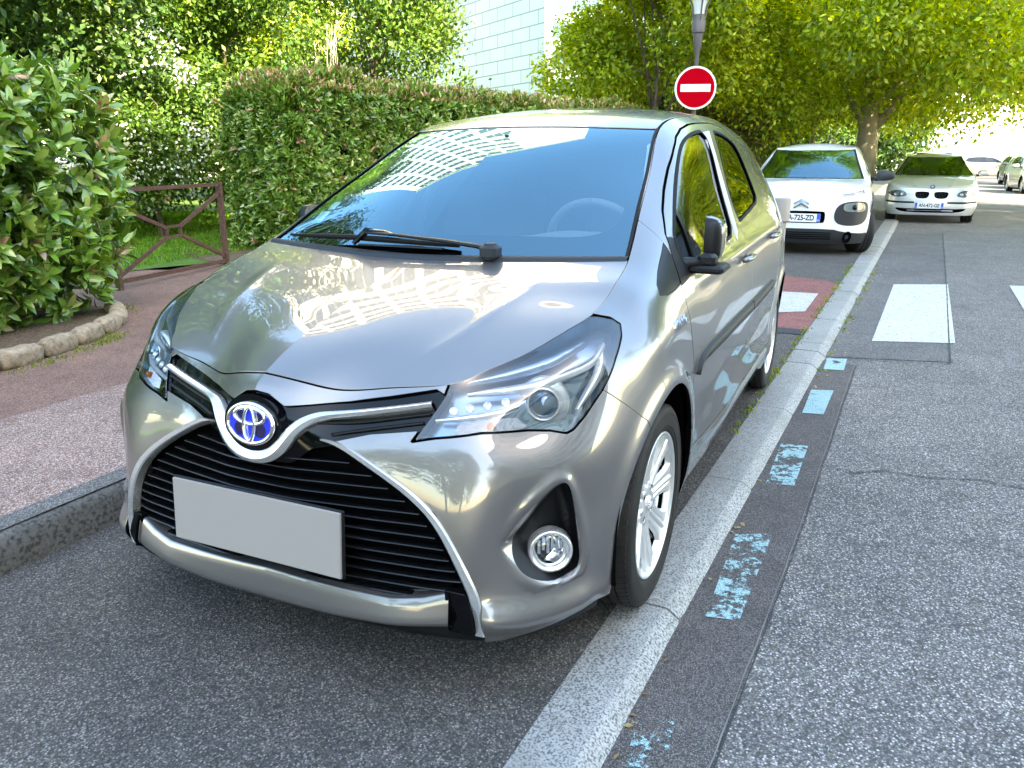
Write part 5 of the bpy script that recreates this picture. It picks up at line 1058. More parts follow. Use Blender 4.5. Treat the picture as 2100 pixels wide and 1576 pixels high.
# ---- long hedge behind the hatchback
hr = empty('photinia_hedge', (-6.1, -5.3, .13), label='long clipped photinia hedge with reddish young shoots on top, behind the hatchback', category='hedge')
def long_hedge(root, A0, A1, thick, h, n, seed, z0=.15):
    rng = np.random.default_rng(seed); A0, A1 = np.array(A0), np.array(A1); Lh = np.linalg.norm(A1-A0); t = (A1-A0)/Lh; nn = np.array([-t[1], t[0]]); nn = nn if nn[1] > 0 else -nn     # toward the street
    u = rng.random(n)**1.35*Lh; which = rng.random(n); P_ = np.zeros((n, 3)); Nn = np.zeros((n, 3))
    # cross-section rounded: angle from street face over the top
    f = which < .56; tpm = (which >= .56) & (which < .86); en = which >= .86
    z = rng.random(n)**.85*h; w = rng.random(n)*thick
    P_[f, :2] = A0+t*u[f, None]; P_[f, 2] = z[f]; Nn[f, :2] = nn
    P_[tpm, :2] = A0+t*u[tpm, None]-nn*w[tpm, None]; P_[tpm, 2] = h; Nn[tpm, 2] = 1
    P_[en, :2] = A0-nn*w[en, None]; P_[en, 2] = z[en]; Nn[en, :2] = -t
    # rounding of edges
    c_ = .30; zz = np.clip((P_[:, 2]-(h-c_))/c_, 0, 1); P_[f | en] -= Nn[f | en]*(zz[f | en, None]**2*c_*.55); Nn[f | en] += np.array([0, 0, 1])*zz[f | en, None]*.9
    uu = np.clip(1-((P_[:, :2]-A0)@t)/.35, 0, 1); P_[:, :2] -= 0*t; P_[:, 2] -= uu*uu*.22*(P_[:, 2] > h-.5)
    ww = np.clip((u/.35), 0, 1); P_[f, :2] -= nn*(1-np.clip(u[f]/.35, 0, 1))[:, None]**2*.25
    Nn = unit(Nn); nz = noise3(P_, 1.3, seed)*.9+noise3(P_, 4.5, seed+3)*.55; P_ = P_+Nn*(nz*.15)[:, None]-Nn*(rng.random(n)**1.7*.22)[:, None]; P_[:, 2] += z0; A = unit(Nn*.8+np.array([0, 0, .5])+rng.normal(0, .33, Nn.shape))
    top = P_[:, 2] > h+z0-.22; per = 8; V, F, c1 = rosettes(P_[~top]-np.array(root.location), A[~top], rng, per, .098, .036, GH, [5, 5, 3, 2.5, 1], (.06, YH)); V2, F2, c2 = rosettes(P_[top]-np.array(root.location), A[top]+np.array([0, 0, .6]), rng, per, .092, .032, GH, [4, 4, 2, 4, 2], (.6, YH), spread=(15, 60))
    o = fastmesh('foliage', np.vstack([V, V2]), np.vstack([F, F2+len(V)]), ML_HEDGE, np.vstack([c1, c2]), root, smooth=True)
    # added near-black core that stops light passing through the leaves
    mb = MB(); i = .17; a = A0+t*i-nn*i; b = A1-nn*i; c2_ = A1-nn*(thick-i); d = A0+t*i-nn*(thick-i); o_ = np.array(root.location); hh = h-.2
    q = lambda p, z_: (p[0]-o_[0], p[1]-o_[1], z_-o_[2]); V = [q(a, z0), q(b, z0), q(c2_, z0), q(d, z0), q(a, z0+hh), q(b, z0+hh), q(c2_, z0+hh), q(d, z0+hh)]; mb.add(V, [(3, 2, 1, 0), (4, 5, 6, 7), (0, 1, 5, 4), (1, 2, 6, 5), (2, 3, 7, 6), (3, 0, 4, 7)]); mb.build('shade_core', M_INNER, root)
long_hedge(hr, (-5.80, -5.32), (-14.3, -3.30), 1.25, 2.10, 12500, 11)
# ---- generic crowns
def crown(root, centre, rad, n, cols, w, seed, leaf=.10, m=None, lobes=14, name='crown', flat=.7, wd=.55, hollow=.45, droop=.2, lobe_r=.38, kind='dia', vert=None):
    rng = np.random.default_rng(seed); rad = np.array(rad, float); c0 = np.array(centre, float)
    ld = unit(rng.normal(size=(lobes, 3))); ld[:, 2] = np.where(ld[:, 2] < -.85, -ld[:, 2], ld[:, 2]); lr = rng.uniform(.45, .85, lobes); LC = ld*lr[:, None]*rad; LR = rad.mean()*rng.uniform(lobe_r*.7, lobe_r*1.3, lobes)
    k = rng.integers(0, lobes, n); d = unit(rng.normal(size=(n, 3))); r = rng.uniform(hollow, 1, n)**.5*LR[k]; P_ = LC[k]+d*r[:, None]*np.array([1, 1, flat])
    # twig clumps
    nc = max(n//14, 1); ci = rng.integers(0, n, nc); a = rng.integers(0, nc, n); P_ = P_[ci[a]]+rng.normal(0, leaf*1.5, (n, 3)); dd = d[ci[a]]
    D_ = unit(dd*.6+rng.normal(0, .8, (n, 3))+np.array([0, 0, -droop])); U = unit(dd*.4+np.array([0, 0, .9])+rng.normal(0, .45, (n, 3))); col = palette(rng, n, cols, w, .3)
    cl = rng.uniform(.7, 1.25, nc)[a]; col = np.clip(col*cl[:, None], 0, 1)
    V, F, c_ = leaf_mesh(P_+c0-np.array(root.location), D_, U, leaf*rng.uniform(.7, 1.3, n), leaf*wd*rng.uniform(.8, 1.2, n), col, kind); return fastmesh(name, V, F, m or ML_TREE, c_, root), LC+c0
def trunk(root, base, top, r0, r1, limbs, seed, m=None, name='trunk'):
    rn = random.Random(seed); mb = MB(); b = Vector(base); t = Vector(top); o = Vector(root.location); n = 7; pts = [b+(t-b)*(i/n)+Vector((rn.uniform(-.06, .06), rn.uniform(-.06, .06), 0))*(i > 0) for i in range(n+1)]; mb.tube([p-o for p in pts], [r0*1.35]+[r0+(r1-r0)*i/n for i in range(1, n+1)], 12)
    for l in limbs:
        s_ = pts[rn.randint(3, n)]; e = s_.lerp(Vector(l), .72); m1 = s_.lerp(e, .45)+Vector((rn.uniform(-.2, .2), rn.uniform(-.2, .2), .25)); mb.tube([s_-o, m1-o, e-o], [r1*.75, r1*.45, r1*.12], 7)
    return mb.build(name, m or M_BARK, root, smooth=True)
YG = [(.27, .37, .035), (.36, .45, .045), (.17, .28, .03), (.44, .50, .08), (.10, .18, .03)]
DG = [(.045, .10, .025), (.065, .14, .035), (.09, .18, .045), (.03, .07, .02), (.13, .22, .05)]
MG = [(.08, .17, .03), (.12, .22, .04), (.17, .28, .05), (.05, .11, .025)]
def tree(name, label, base, ctr, rad, n, cols, w, seed, leaf, tr, group=None, **kw):
    r = empty(name, base, label=label, category='tree'); 
    if group: r['group'] = group
    o, LC = crown(r, ctr, rad, n, cols, w, seed, leaf, **kw); trunk(r, base, (ctr[0], ctr[1], ctr[2]), tr, tr*.5, [tuple(p) for p in LC[:9]], seed, kw.get('tm')); return r
TG = 'lime green street trees along the road'
M_PLANE = mat('plane_bark', (.30, .25, .16), .85); v = coords(M_PLANE, (1, 1, .5)); n = voro(M_PLANE, v, 7); n2 = noise(M_PLANE, v, 12, 5); L(M_PLANE, mixc(M_PLANE, n2.outputs[0], mixc(M_PLANE, n.outputs['Color'], (.40, .33, .20), (.20, .17, .11)), (.33, .27, .17)), bsdf(M_PLANE).inputs['Base Color'])
def plane(label, x, y, z, rx, ry, rz, n, seed, leaf=.13, r=.22, mt=None, cols=YG, w=(4, 4, 2, 2, 1), name='street_tree'):
    rt = empty(name, (x, y, 0), label=label, category='tree', group=TG); o, LC = crown(rt, (x, y, z), (rx, ry, rz), n, cols, w, seed, leaf, lobes=22, hollow=.3, lobe_r=.36); trunk(rt, (x, y, 0), (x, y+.1, z-.2*rz), r, r*.6, [tuple(p) for p in LC[:12]], seed, mt or M_PLANE); return rt
plane('thick-trunked lime green tree right behind the white car with dark bumpers', -19.0, .72, 4.9, 5.4, 4.6, 3.8, 110000, 21, .125, .27)
plane('lime green tree whose crown hangs over the no entry sign', -15.0, -3.3, 4.5, 3.0, 2.7, 3.0, 90000, 22, .11, .07, M_BARK)
plane('lime green street tree behind the white hatchback with twin oval grilles', -27.0, -1.2, 5.2, 4.6, 4.6, 3.9, 52000, 23, .16, .20, M_BARK)
plane('lime green street tree with crown at the upper right edge of the photo', -23.5, 5.9, 6.2, 4.4, 3.9, 3.3, 60000, 24, .14, .20)
plane('lime green street tree over the row of far parked cars', -45.0, 8.1, 5.3, 4.6, 4.0, 3.7, 30000, 25, .22, .28)
plane('farthest lime green street tree over the left side of the road', -42.0, -1.5, 5.8, 5.5, 4.6, 4.0, 34000, 26, .22, .25, M_BARK, MG, (1, 2, 2, 1))
plane('lime green street tree on the right, out past the crossing', -12.0, 8.6, 5.2, 3.8, 3.2, 3.4, 26000, 27, .15, .2, None, MG, (2, 2, 1, 2))
plane('mid green street tree on the right, between the crossing and the far cars', -19.0, 8.8, 5.0, 3.6, 3.2, 3.6, 26000, 28, .15, .2, None, MG, (2, 2, 1, 2))
def darktree(label, x, y, z, rx, ry, rz, n, seed, leaf=.12, cols=DG, w=(4, 4, 3, 2, 2), name='garden_tree', r=.12, cat='tree', m=None, **kw):
    rt = empty(name, (x, y, .12), label=label, category=cat); o, LC = crown(rt, (x, y, z), (rx, ry, rz), n, cols, w, seed, leaf, m=m or ML_SHRUB, lobes=18, hollow=.25, **kw); trunk(rt, (x, y, .12), (x, y, z), r, r*.5, [tuple(p) for p in LC[:8]], seed); return rt
darktree('dark leafy tree filling the upper left corner above the left bush', -4.2, -9.6, 3.7, 3.0, 2.6, 3.3, 46000, 31, .12)
darktree('sunlit yellow green tree between the dark corner tree and the bare twigs', -8.6, -11.0, 5.2, 2.3, 2.3, 2.9, 26000, 32, .12, YG, (4, 3, 3, 1, 2))
darktree('mid green shrub tree behind the near end of the hedge', -8.8, -8.9, 2.5, 2.1, 1.9, 2.5, 30000, 33, .10, MG, (3, 3, 1, 2))
darktree('upright feathery green tree behind the hedge, left of the white wall', -12.4, -8.4, 4.0, 2.2, 2.0, 2.7, 30000, 34, .10, MG, (3, 4, 3, 1), droop=-.9)
darktree('dense shadowy shrub behind the metal gate', -8.2, -10.6, 1.7, 3.6, 1.8, 1.9, 34000, 35, .09, DG, name='garden_shrub', cat='shrub', r=.05)
darktree('dark tree behind the far end of the hedge', -22, -6.0, 3.0, 2.8, 2.6, 2.8, 22000, 36, .13)
darktree('brownish green shrub beside the white car with dark bumpers', -18.2, -2.4, 1.6, 1.6, 1.6, 1.5, 12000, 37, .10, [(.16, .15, .05), (.10, .11, .03), (.24, .22, .08)], (2, 2, 1), name='garden_shrub', cat='shrub', r=.05)
darktree('large dark tree far behind the gate on the left', -14, -17, 5.5, 5.5, 4.5, 5.0, 30000, 38, .20)
darktree('large dark tree at the back left beyond the lawn', -3, -15, 5.0, 5, 4, 4.6, 26000, 39, .20)
# white flowering shrub
fs = darktree('shrub with white blossom behind the metal gate', -6.5, -8.35, 1.75, .95, .7, 1.35, 12000, 40, .075, MG, (3, 2, 1, 2), name='flowering_shrub', cat='shrub', r=.04)
rng = np.random.default_rng(41); n = 2300; Pp = np.array([-6.45, -8.2, 1.75])+unit(rng.normal(size=(n, 3)))*np.array([.92, .72, 1.30])*rng.uniform(.75, 1.02, (n, 1)); k = noise3(Pp, 2.2, 3) > .02; Pp = Pp[k]; n = len(Pp)
V, F, c_ = leaf_mesh(Pp-np.array(fs.location), unit(rng.normal(size=(n, 3))), unit(rng.normal(size=(n, 3))), np.full(n, .045), np.full(n, .045), palette(rng, n, [(.75, .76, .72), (.65, .68, .62)], [2, 1], .1), 'dia'); fastmesh('blossom', V, F, ML_PETAL, c_, fs)
# bare pale twigs
bt = empty('bare_twigs', (-9.6, -7.6, .12), label='bare pale leafless twigs rising behind the hedge', category='shrub'); rn = random.Random(3); mb = MB()
for k in range(16):
    a = rn.uniform(0, 6.28); s_ = rn.uniform(.1, .55); h = rn.uniform(2.4, 3.4); p0 = Vector((0, 0, .9)); p1 = Vector((math.cos(a)*s_*.4, math.sin(a)*s_*.4, h*.6)); p2 = Vector((math.cos(a)*s_, math.sin(a)*s_, h)); mb.tube([p0, p1, p2], [.014, .010, .004], 5)
    for j in range(3): q = p1.lerp(p2, rn.uniform(.1, .8)); mb.tube([q, q+Vector((rn.uniform(-.25, .25), rn.uniform(-.25, .25), rn.uniform(.15, .4)))], [.006, .002], 4)
mb.build('twigs', mat('pale_twig', (.42, .38, .31), .8), bt)
# grass and weeds
def blades(name, P_, h, w, m, cols, ws, seed, **props):
    rng = np.random.default_rng(seed); n = len(P_); D_ = unit(np.stack([rng.normal(0, .35, n), rng.normal(0, .35, n), np.ones(n)], 1)); U = unit(rng.normal(size=(n, 3))*[1, 1, .2]); V, F, c_ = leaf_mesh(P_, D_, U, h*rng.uniform(.5, 1.3, n), np.full(n, w), palette(rng, n, cols, ws, .3), 'dia', curl=.35); return fastmesh(name, V, F, m, c_, None, **props)
rng = np.random.default_rng(50); n = 90000; P_ = np.stack([rng.uniform(-11, 1, n), rng.uniform(-14, -5.4, n), np.full(n, .13)], 1); k = (P_[:, 1] < -5.95-.0*P_[:, 0]) & (P_[:, 1] < -5.0+(P_[:, 0]+4)*.28); P_ = P_[k]
blades('lawn_grass', P_, .05, .007, ML_GRASS, [(.10, .26, .02), (.16, .34, .03), (.07, .18, .02)], [2, 2, 1], 51, kind='stuff', label='bright green lawn grass behind the metal gate', category='grass')
pts = []
rn = random.Random(9)
def clumps(path_, n, spread, zz):
    for _ in range(n):
        i = rn.random()*(len(path_)-1); a = path_[int(i)]; b = path_[int(i)+1]; f = i-int(i); c_ = (a[0]+(b[0]-a[0])*f, a[1]+(b[1]-a[1])*f)
        for _ in range(rn.randint(4, 16)): pts.append((c_[0]+rn.gauss(0, spread), c_[1]+rn.gauss(0, spread), zz))
clumps([(x, kin(x)-.008) for x in np.linspace(-1.6, -4.2, 12)], 34, .014, .0)
clumps([(x, kin(x)-.008) for x in np.linspace(-4.2, -9, 12)], 40, .02, .0)
clumps([(x, kin(x)+kerb_w(x)+.012) for x in np.linspace(-3.0, -9, 12)], 34, .022, -.036)
clumps([(-1.7, -3.42), (-1.35, -3.2), (-1.0, -3.06), (-.6, -3.0)], 45, .05, .122); clumps([(-2.1, -3.95), (-2.25, -4.25)], 25, .07, .122)
blades('kerb_weeds', np.array(pts), .022, .006, ML_GRASS, [(.16, .26, .03), (.28, .30, .05), (.10, .18, .03)], [2, 2, 1], 52, kind='stuff', label='small weeds and moss in the joints of kerb and border stones', category='weeds')
# fallen leaves and grit
rng = np.random.default_rng(60); P_ = []
for _ in range(150): x = rng.uniform(-9, -2.4); P_.append((x, kin(x)+kerb_w(x)+abs(rng.normal(0, .04))+.01, -.030))
for _ in range(16): x = rng.uniform(-1.8, 1); P_.append((x, kin(x)+kerb_w(x)+abs(rng.normal(0, .006))+.012, -.027))
P_ += [(-1.35, 1.36, -.032), (-9.0, 3.0, -.032), (-.9, 2.2, -.032)]
P_ = np.array(P_); n = len(P_); V, F, c_ = leaf_mesh(P_, unit(rng.normal(size=(n, 3))*[1, 1, .15]), unit(rng.normal(size=(n, 3))*.3+[0, 0, 1]), np.full(n, .026), np.full(n, .014), palette(rng, n, [(.35, .26, .12), (.45, .38, .16), (.22, .14, .07)], [1, 1, 1]), 'dia'); fastmesh('fallen_leaves', V, F, ML_GRASS, c_, None, kind='stuff', label='dry fallen leaf bits lying along the kerb and road edge', category='leaves')
# ================================================================ other cars
def coons2(Fb, Rb, Cb, Sb, nu, nw, fw=2.0):
    u = np.linspace(0, 1, nu)[:, None, None]; w = np.linspace(0, 1, nw)[None, :, None]; f = np.abs(w)**fw
    Cc = Cb(u[:, 0, 0])[:, None]; Ss = Sb(u[:, 0, 0])[:, None]; Ff = Fb(w[0, :, 0])[None]; Rr = Rb(w[0, :, 0])[None]; mixv = np.concatenate([(1-f), (1-w), (1-f)], 2)
    lat = mixv*Cc+(1-mixv)*Ss; f0 = mixv*Cc[:1]+(1-mixv)*Ss[:1]; f1 = mixv*Cc[-1:]+(1-mixv)*Ss[-1:]; return lat+(1-u)**1.5*(Ff-f0)+u**1.5*(Rr-f1)
def crv2(pts):
    pts = np.array(pts, float); d = np.r_[0, np.cumsum(np.linalg.norm(np.diff(pts, axis=0), axis=1))]; d /= d[-1]; return natspl(d, pts)
def up(G): s_ = grid_sheet(G); return s_ if s_.N[:, 2].mean() > 0 else grid_sheet(G, True)
def make_car(root, p, paint, res=1.0):
    W = p['W']; xf = p['xf']; xr = p['xr']; xk = p['xk']; zk = p['zk']; xh = p['xh']; zh = p['zh']; yr = p['yr']; belt = p['belt']; wb = p['wb']; wr = p['wr']
    plan = [(0, 0), (.006, .2), (.022, .42), (.055, .62), (.11, .78), (.19, .89), (.30, .955), (.45, .985)]; rb = p.get('blunt', 1.)
    cols = []; zt0, zt1 = p['zf'], zk; ins = np.array(p.get('ins', [.05, .02, .0, .0, .004, .012, .025, .05, .09, .14])); zr = np.array(p.get('zr', [.0, .12, .26, .42, .57, .70, .80, .88, .95, 1.]))
    def col(x, y, nx, ny, zb, zt): return [(x-nx*i, max(y-ny*i, 0) if y > 0 else 0, zb+(zt-zb)*r) for i, r in zip(ins, zr)]
    for i, (dx, fy) in enumerate(plan):
        y = fy*W; x = xf-dx*rb; a = [0, .10, .22, .42, .62, .80, .92, .97][i]*math.pi/2; t = (xf-x)/(xf-xk); cols.append(col(x, y, math.cos(a), math.sin(a), .17, zt0+(zt1-zt0)*min(1, t**.85)*.95))
    for x in np.linspace(xf-.62*rb, xk+.12, 4):
        t = (xf-x)/(xf-xk); cols.append(col(x, W, 0, 1., .19, zt0+(zt1-zt0)*min(1, t**.85)))
    nfront = len(cols)
    zs = [.19, .28, .38, .50, .62, .75]
    def side(x, k):   # k: 0 at cowl .. 1 at header
        b = belt(x); ys = [W-.04, W-.015, W, W, W, W-.010]; c_ = [(x, y, z) for y, z in zip(ys, zs)]; c_.append((x, W-.035, min(b-.06, .87))); c_.append((x, W-.065, b))
        if k < 1: ty = (W-ins[-1])+(yr-(W-ins[-1]))*k; tz = zk+(zh-zk)*k; tx = xk+(xh-xk)*k
        else: tx = x; ty = yr-.012*(k-1); tz = p['rail'](x)
        m_ = ((x+tx)/2, (W-.065+ty)/2+.035+.02*min(k, 1), (b+tz)/2+.02*min(k, 1)); 
        if k >= 1: m_ = (x, ty+.075, tz-.075)
        c_.append(m_); c_.append((tx, ty, tz)); return c_
    for k in (0.02, .33, .66): cols.append(side(xk+(xh-xk)*k, k))
    ih = len(cols); 
    xsb = [xh, xh-.4, xh-.85, xh-1.25, xr+.75, xr+.42]
    for q_, x in enumerate(xsb): cols.append(side(x, 1+q_*.3))
    def rear(fx, fy): 
        out = []
        for (x, y, z) in side(xr+.42, 2.8): lean = max(z-.9, 0)*.45; out.append((xr+.42-(.42-lean)*fx, y*fy, z))
        return out
    cols += [rear(.62, .93), rear(.92, .68), rear(1.0, 0.)]
    B = Patch(cols); ns, nt_ = int(360*res), int(110*res); ss = np.linspace(0, B.si[-1], ns); tt = np.linspace(0, B.tj[-1], nt_); G = B.grid(ss, tt); G[0, :, 1] = 0; G[-1, :, 1] = 0
    Nn = grid_sheet(G).N.reshape(G.shape); r1 = np.hypot(G[..., 0], G[..., 2]-.31); r2 = np.hypot(G[..., 0]+wb, G[..., 2]-.31); G = G+Nn*(.014*np.exp(-((r1-wr-.06)/.035)**2)+.014*np.exp(-((r2-wr-.06)/.035)**2))[..., None]*(G[..., 1:2] > W*.8)
    S = grid_sheet(G); S = Sheet(np.hstack([S.V, np.repeat(ss, nt_)[:, None], np.tile(tt, ns)[:, None]]), S.N, S.T); S = S.cut(S.V[:, 4]-(B.tj[-1]-.003))
    ar = lambda V: np.maximum(*[(wr+.045)-np.where(V[:, 2] < .31, np.hypot(V[:, 0]-cx, (V[:, 2]-.31)*.3), np.hypot(V[:, 0]-cx, V[:, 2]-.31)) for cx in (0, -wb)])
    S = S.cut(ar(S.V)); f3 = lambda s_: Sheet(s_.V[:, :3], s_.N, s_.T)
    F_ = lambda s_: s_.V[:, [1, 2]]; S_ = lambda s_: s_.V[:, [0, 2]]
    feats = {}
    for nm, (kind, P_, rk_) in p['cuts'].items():
        P_ = rnd_poly(P_, k=rk_); pr = F_ if kind == 'F' else S_; lim = lambda s_: (s_.V[:, 0] > (xf-.75)) if kind == 'F' else (s_.V[:, 1] > .2)
        a = S.cut(np.where(lim(S), sdf(P_, pr(S)), 1.)); feats[nm] = a; S = S.cut(np.where(lim(S), -sdf(P_, pr(S)), -1.))
    parts = {}
    f3(S).weld_y0().build('body', paint, root, rim=.02, bev=.003)
    TOPc = lambda s_: B.grid(np.atleast_1d(s_), [B.tj[-1]])[:, 0]
    def arc(a, b):
        sp = np.linspace(a, b, 120); P_ = TOPc(sp); d = np.r_[0, np.cumsum(np.linalg.norm(np.diff(P_, axis=0), axis=1))]; d /= d[-1]; return lambda t: np.stack([np.interp(t, d, P_[:, k]) for k in range(3)], 1)
    si = B.si; ic = 4; T0 = TOPc(0)[0]
    Fb = arc(si[0], si[ic]); Sb = arc(si[ic], si[nfront]); e = Sb(np.array([1.]))[0]; xc = xk+p.get('bow', .16); zc = zk+.012
    Cb = crv2([tuple(T0), (T0[0]*.6+xc*.4, 0, T0[2]*.45+zc*.55+.025), (T0[0]*.2+xc*.8, 0, zc-.01), (xc, 0, zc)]); Rb = crv2([(xc, 0, zc), ((xc*.8+e[0]*.2), e[1]*.5, zc*.9+e[2]*.1), tuple(e)])
    H = coons2(Fb, Rb, Cb, Sb, 60, 50); p.get('hoodf', lambda H: None)(H); hs = up(H); hs.weld_y0().build('hood', paint, root, rim=.015)
    Sb = arc(si[nfront]+.01, si[ih]); e = Sb(np.array([1.]))[0]; xt = xh+.10; zt = zh+.015; b0 = Sb(np.array([0.]))[0]
    WT = crv2([(xt, 0, zt), (xt*.78+e[0]*.22, e[1]*.5, zt-.003), tuple(e)]); WB = crv2([(xc-.03, 0, zc+.01), (xc*.78+b0[0]*.22-.03, b0[1]*.5, zc+.01), tuple(b0)]); WC = crv2([(xc-.03, 0, zc+.01), ((xc+xt)/2, 0, (zc+zt)/2+.035), (xt, 0, zt)])
    Wg = up(coons2(WB, WT, WC, Sb, 50, 50, 2.2)); ug = np.repeat(np.linspace(0, 1, 50), 50); wg = np.tile(np.linspace(0, 1, 50), 50); w5 = Sheet(np.hstack([Wg.V, ug[:, None], wg[:, None]]), Wg.N, Wg.T)
    g5 = w5.cut(w5.V[:, 4]-.955); f3(g5).weld_y0().build('windscreen', p.get('glass', M_WIND), root, rim=0)
    fr = w5.cut(.955-w5.V[:, 4]); fr = Sheet(fr.V[:, :3]+fr.N*.002, fr.N, fr.T); fr.build('pillar_moulding', M_RUB, root, rim=0); fr.mirror().build('pillar_moulding', M_RUB, root, rim=0)
    Sb = arc(si[ih], si[ih+7]); eb = Sb(np.array([1.]))[0]; rz = p['rail']; xm = (xt+eb[0])/2; zc_ = lambda x: rz(x)+.045
    RC = crv2([(xt, 0, zt), (xt-.35, 0, zc_(xt-.35)), (xm, 0, zc_(xm)), (eb[0]+.4, 0, zc_(eb[0]+.4)), (eb[0]-.05, 0, eb[2]+.01)]); RB = crv2([(eb[0]-.05, 0, eb[2]+.01), (eb[0]-.03, eb[1]*.5, eb[2]+.01), tuple(eb)])
    up(coons2(WT, RB, RC, Sb, 50, 40, 2.6)).weld_y0().build('roof', p.get('roofm', paint), root, rim=.015)
    mb = MB(); mb.box((xr+.25, -W+.27, .2), (xf-.30, W-.27, .42)); mb.box((xk+.1, -W+.3, .4), (xf-.42, W-.3, .66)); mb.box((-wb+.5, -W+.06, .16), (-.42, W-.06, .24)); mb.build('underbody', M_DARK, root)
    mb = MB(); mb.box((xk-.75, -W+.15, .5), (xk-.05, W-.15, zk-.06), None, bev=.06); mb.build('dashboard', M_BLACK, root)
    for y in (.36, -.36): mb = MB(); mb.box((xk-1.35, y-.24, .5), (xk-1.2, y+.24, 1.12), None, bev=.05); mb.box((xk-1.36, y-.12, 1.14), (xk-1.27, y+.12, 1.30), None, bev=.035); mb.build('seat', M_RUB, root, auto=60)
    for cx, st in ((0, p.get('steer', 0)), (-wb, 0)):
        for sg in (1, -1):
            wroot = empty('wheel', (0, 0, 0), parent=root); wroot.matrix_local = Matrix.Translation((cx, sg*(W-.045), wr)) @ Matrix.Rotation(st, 4, 'Z') @ Matrix.Rotation(-sg*math.pi/2, 4, 'X')
            mb = MB(); mb.lathe([(wr*.66, -.20), (wr*.9, -.205), (wr-.006, -.19), (wr, -.17), (wr, -.13), (wr-.006, -.125), (wr-.006, -.12), (wr, -.115), (wr, -.085), (wr-.006, -.08), (wr-.006, -.075), (wr, -.07), (wr, -.03), (wr-.008, -.006), (wr*.90, .004), (wr*.76, .004), (wr*.68, -.004)], 64); mb.build('tyre', M_RUB2, wroot, smooth=True)
            mb = MB(); mb.lathe([(wr*.68, .0), (wr*.665, .002), (wr*.64, -.03), (wr*.6, -.12)], 48)
            for k in range(p.get('spokes', 5)):
                a = 2*math.pi*k/p.get('spokes', 5); mb.prism([(.03, -.032), (wr*.66, -.022), (wr*.66, .022), (.03, .032)], -.03, -.008, Matrix.Rotation(a, 4, 'Z'))
            mb.lathe([(.0005, -.004), (.05, -.006), (.06, -.03)], 24); mb.build('rim', M_ALLOY, wroot, auto=40)
    liner = MB()
    for cx in (0, -wb):
        for sg in (1, -1):
            mb = MB(); mb.lathe([(.05, 0), (wr+.06, 0), (wr+.062, .20)], 32, Matrix.Translation((cx, sg*(W-.26), .31)) @ Matrix.Rotation(-sg*math.pi/2, 4, 'X'), a0=(math.pi if sg == 1 else 0)-.2, a1=(2*math.pi if sg == 1 else math.pi)+.2); mb.build('wheel_arch_liner', M_DARK, root, smooth=True)
    def onF(y, z, off=0.):
        m_ = G[..., 0] > xf-.8; d = np.where(m_, (G[..., 1]-abs(y))**2+(G[..., 2]-z)**2, 9); i, j = np.unravel_index(np.argmin(d), d.shape); i = max(1, min(i, ns-2)); j = max(1, min(j, nt_-2)); q_ = G[i, j]
        J = np.array([[G[i+1, j, 1]-G[i-1, j, 1], G[i, j+1, 1]-G[i, j-1, 1]], [G[i+1, j, 2]-G[i-1, j, 2], G[i, j+1, 2]-G[i, j-1, 2]]])/2; st = np.clip(np.linalg.lstsq(J, np.array([abs(y)-q_[1], z-q_[2]]), rcond=None)[0], -1.5, 1.5); q_ = q_+(G[i+1, j]-G[i-1, j])/2*st[0]+(G[i, j+1]-G[i, j-1])/2*st[1]; n = Nn[i, j]; sg = -1 if y < 0 else 1; return Vector((q_[0]+n[0]*off, (q_[1]+n[1]*off)*sg, q_[2]+n[2]*off)), Vector((n[0], n[1]*sg, n[2]))
    return feats, f3, onF, B
M_RUB2 = mat('tyre_wall', (.011, .011, .012), .65)
M_WPAINT = mat('white_car_paint', (.80, .80, .80), .30, coat=1., coat_rough=.02)
M_SPAINT = mat('pale_car_paint', (.66, .67, .66), .30, .35, coat=1., coat_rough=.02)
M_CLAD = mat('dark_cladding', (.022, .024, .027), .5)
M_PWHITE = mat('plate_white', (.75, .76, .77), .4); M_PBLUE = mat('plate_blue', (.01, .09, .55), .4); M_PTXT = mat('plate_letters', (.012, .012, .014), .5); M_PTW = mat('plate_small', (.8, .8, .8), .5)
def text_mesh(name, body, size, m, M, parent, extrude=.0008, sx=1., offset=0., shear=0., align='CENTER'):
    fc = bpy.data.curves.new('t', 'FONT'); fc.body = body; fc.size = size; fc.extrude = extrude; fc.align_x = align; fc.align_y = 'CENTER'; fc.offset = offset; fc.shear = shear
    to = bpy.data.objects.new('tmp', fc); COL.objects.link(to); dg = bpy.context.evaluated_depsgraph_get(); me = bpy.data.meshes.new_from_object(to.evaluated_get(dg)); bpy.data.objects.remove(to)
    me.transform(M @ Matrix.Diagonal((sx, 1, 1, 1))); me.materials.clear(); me.materials.append(m); me.name = name; o = bpy.data.objects.new(name, me); COL.objects.link(o); o.parent = parent; return o
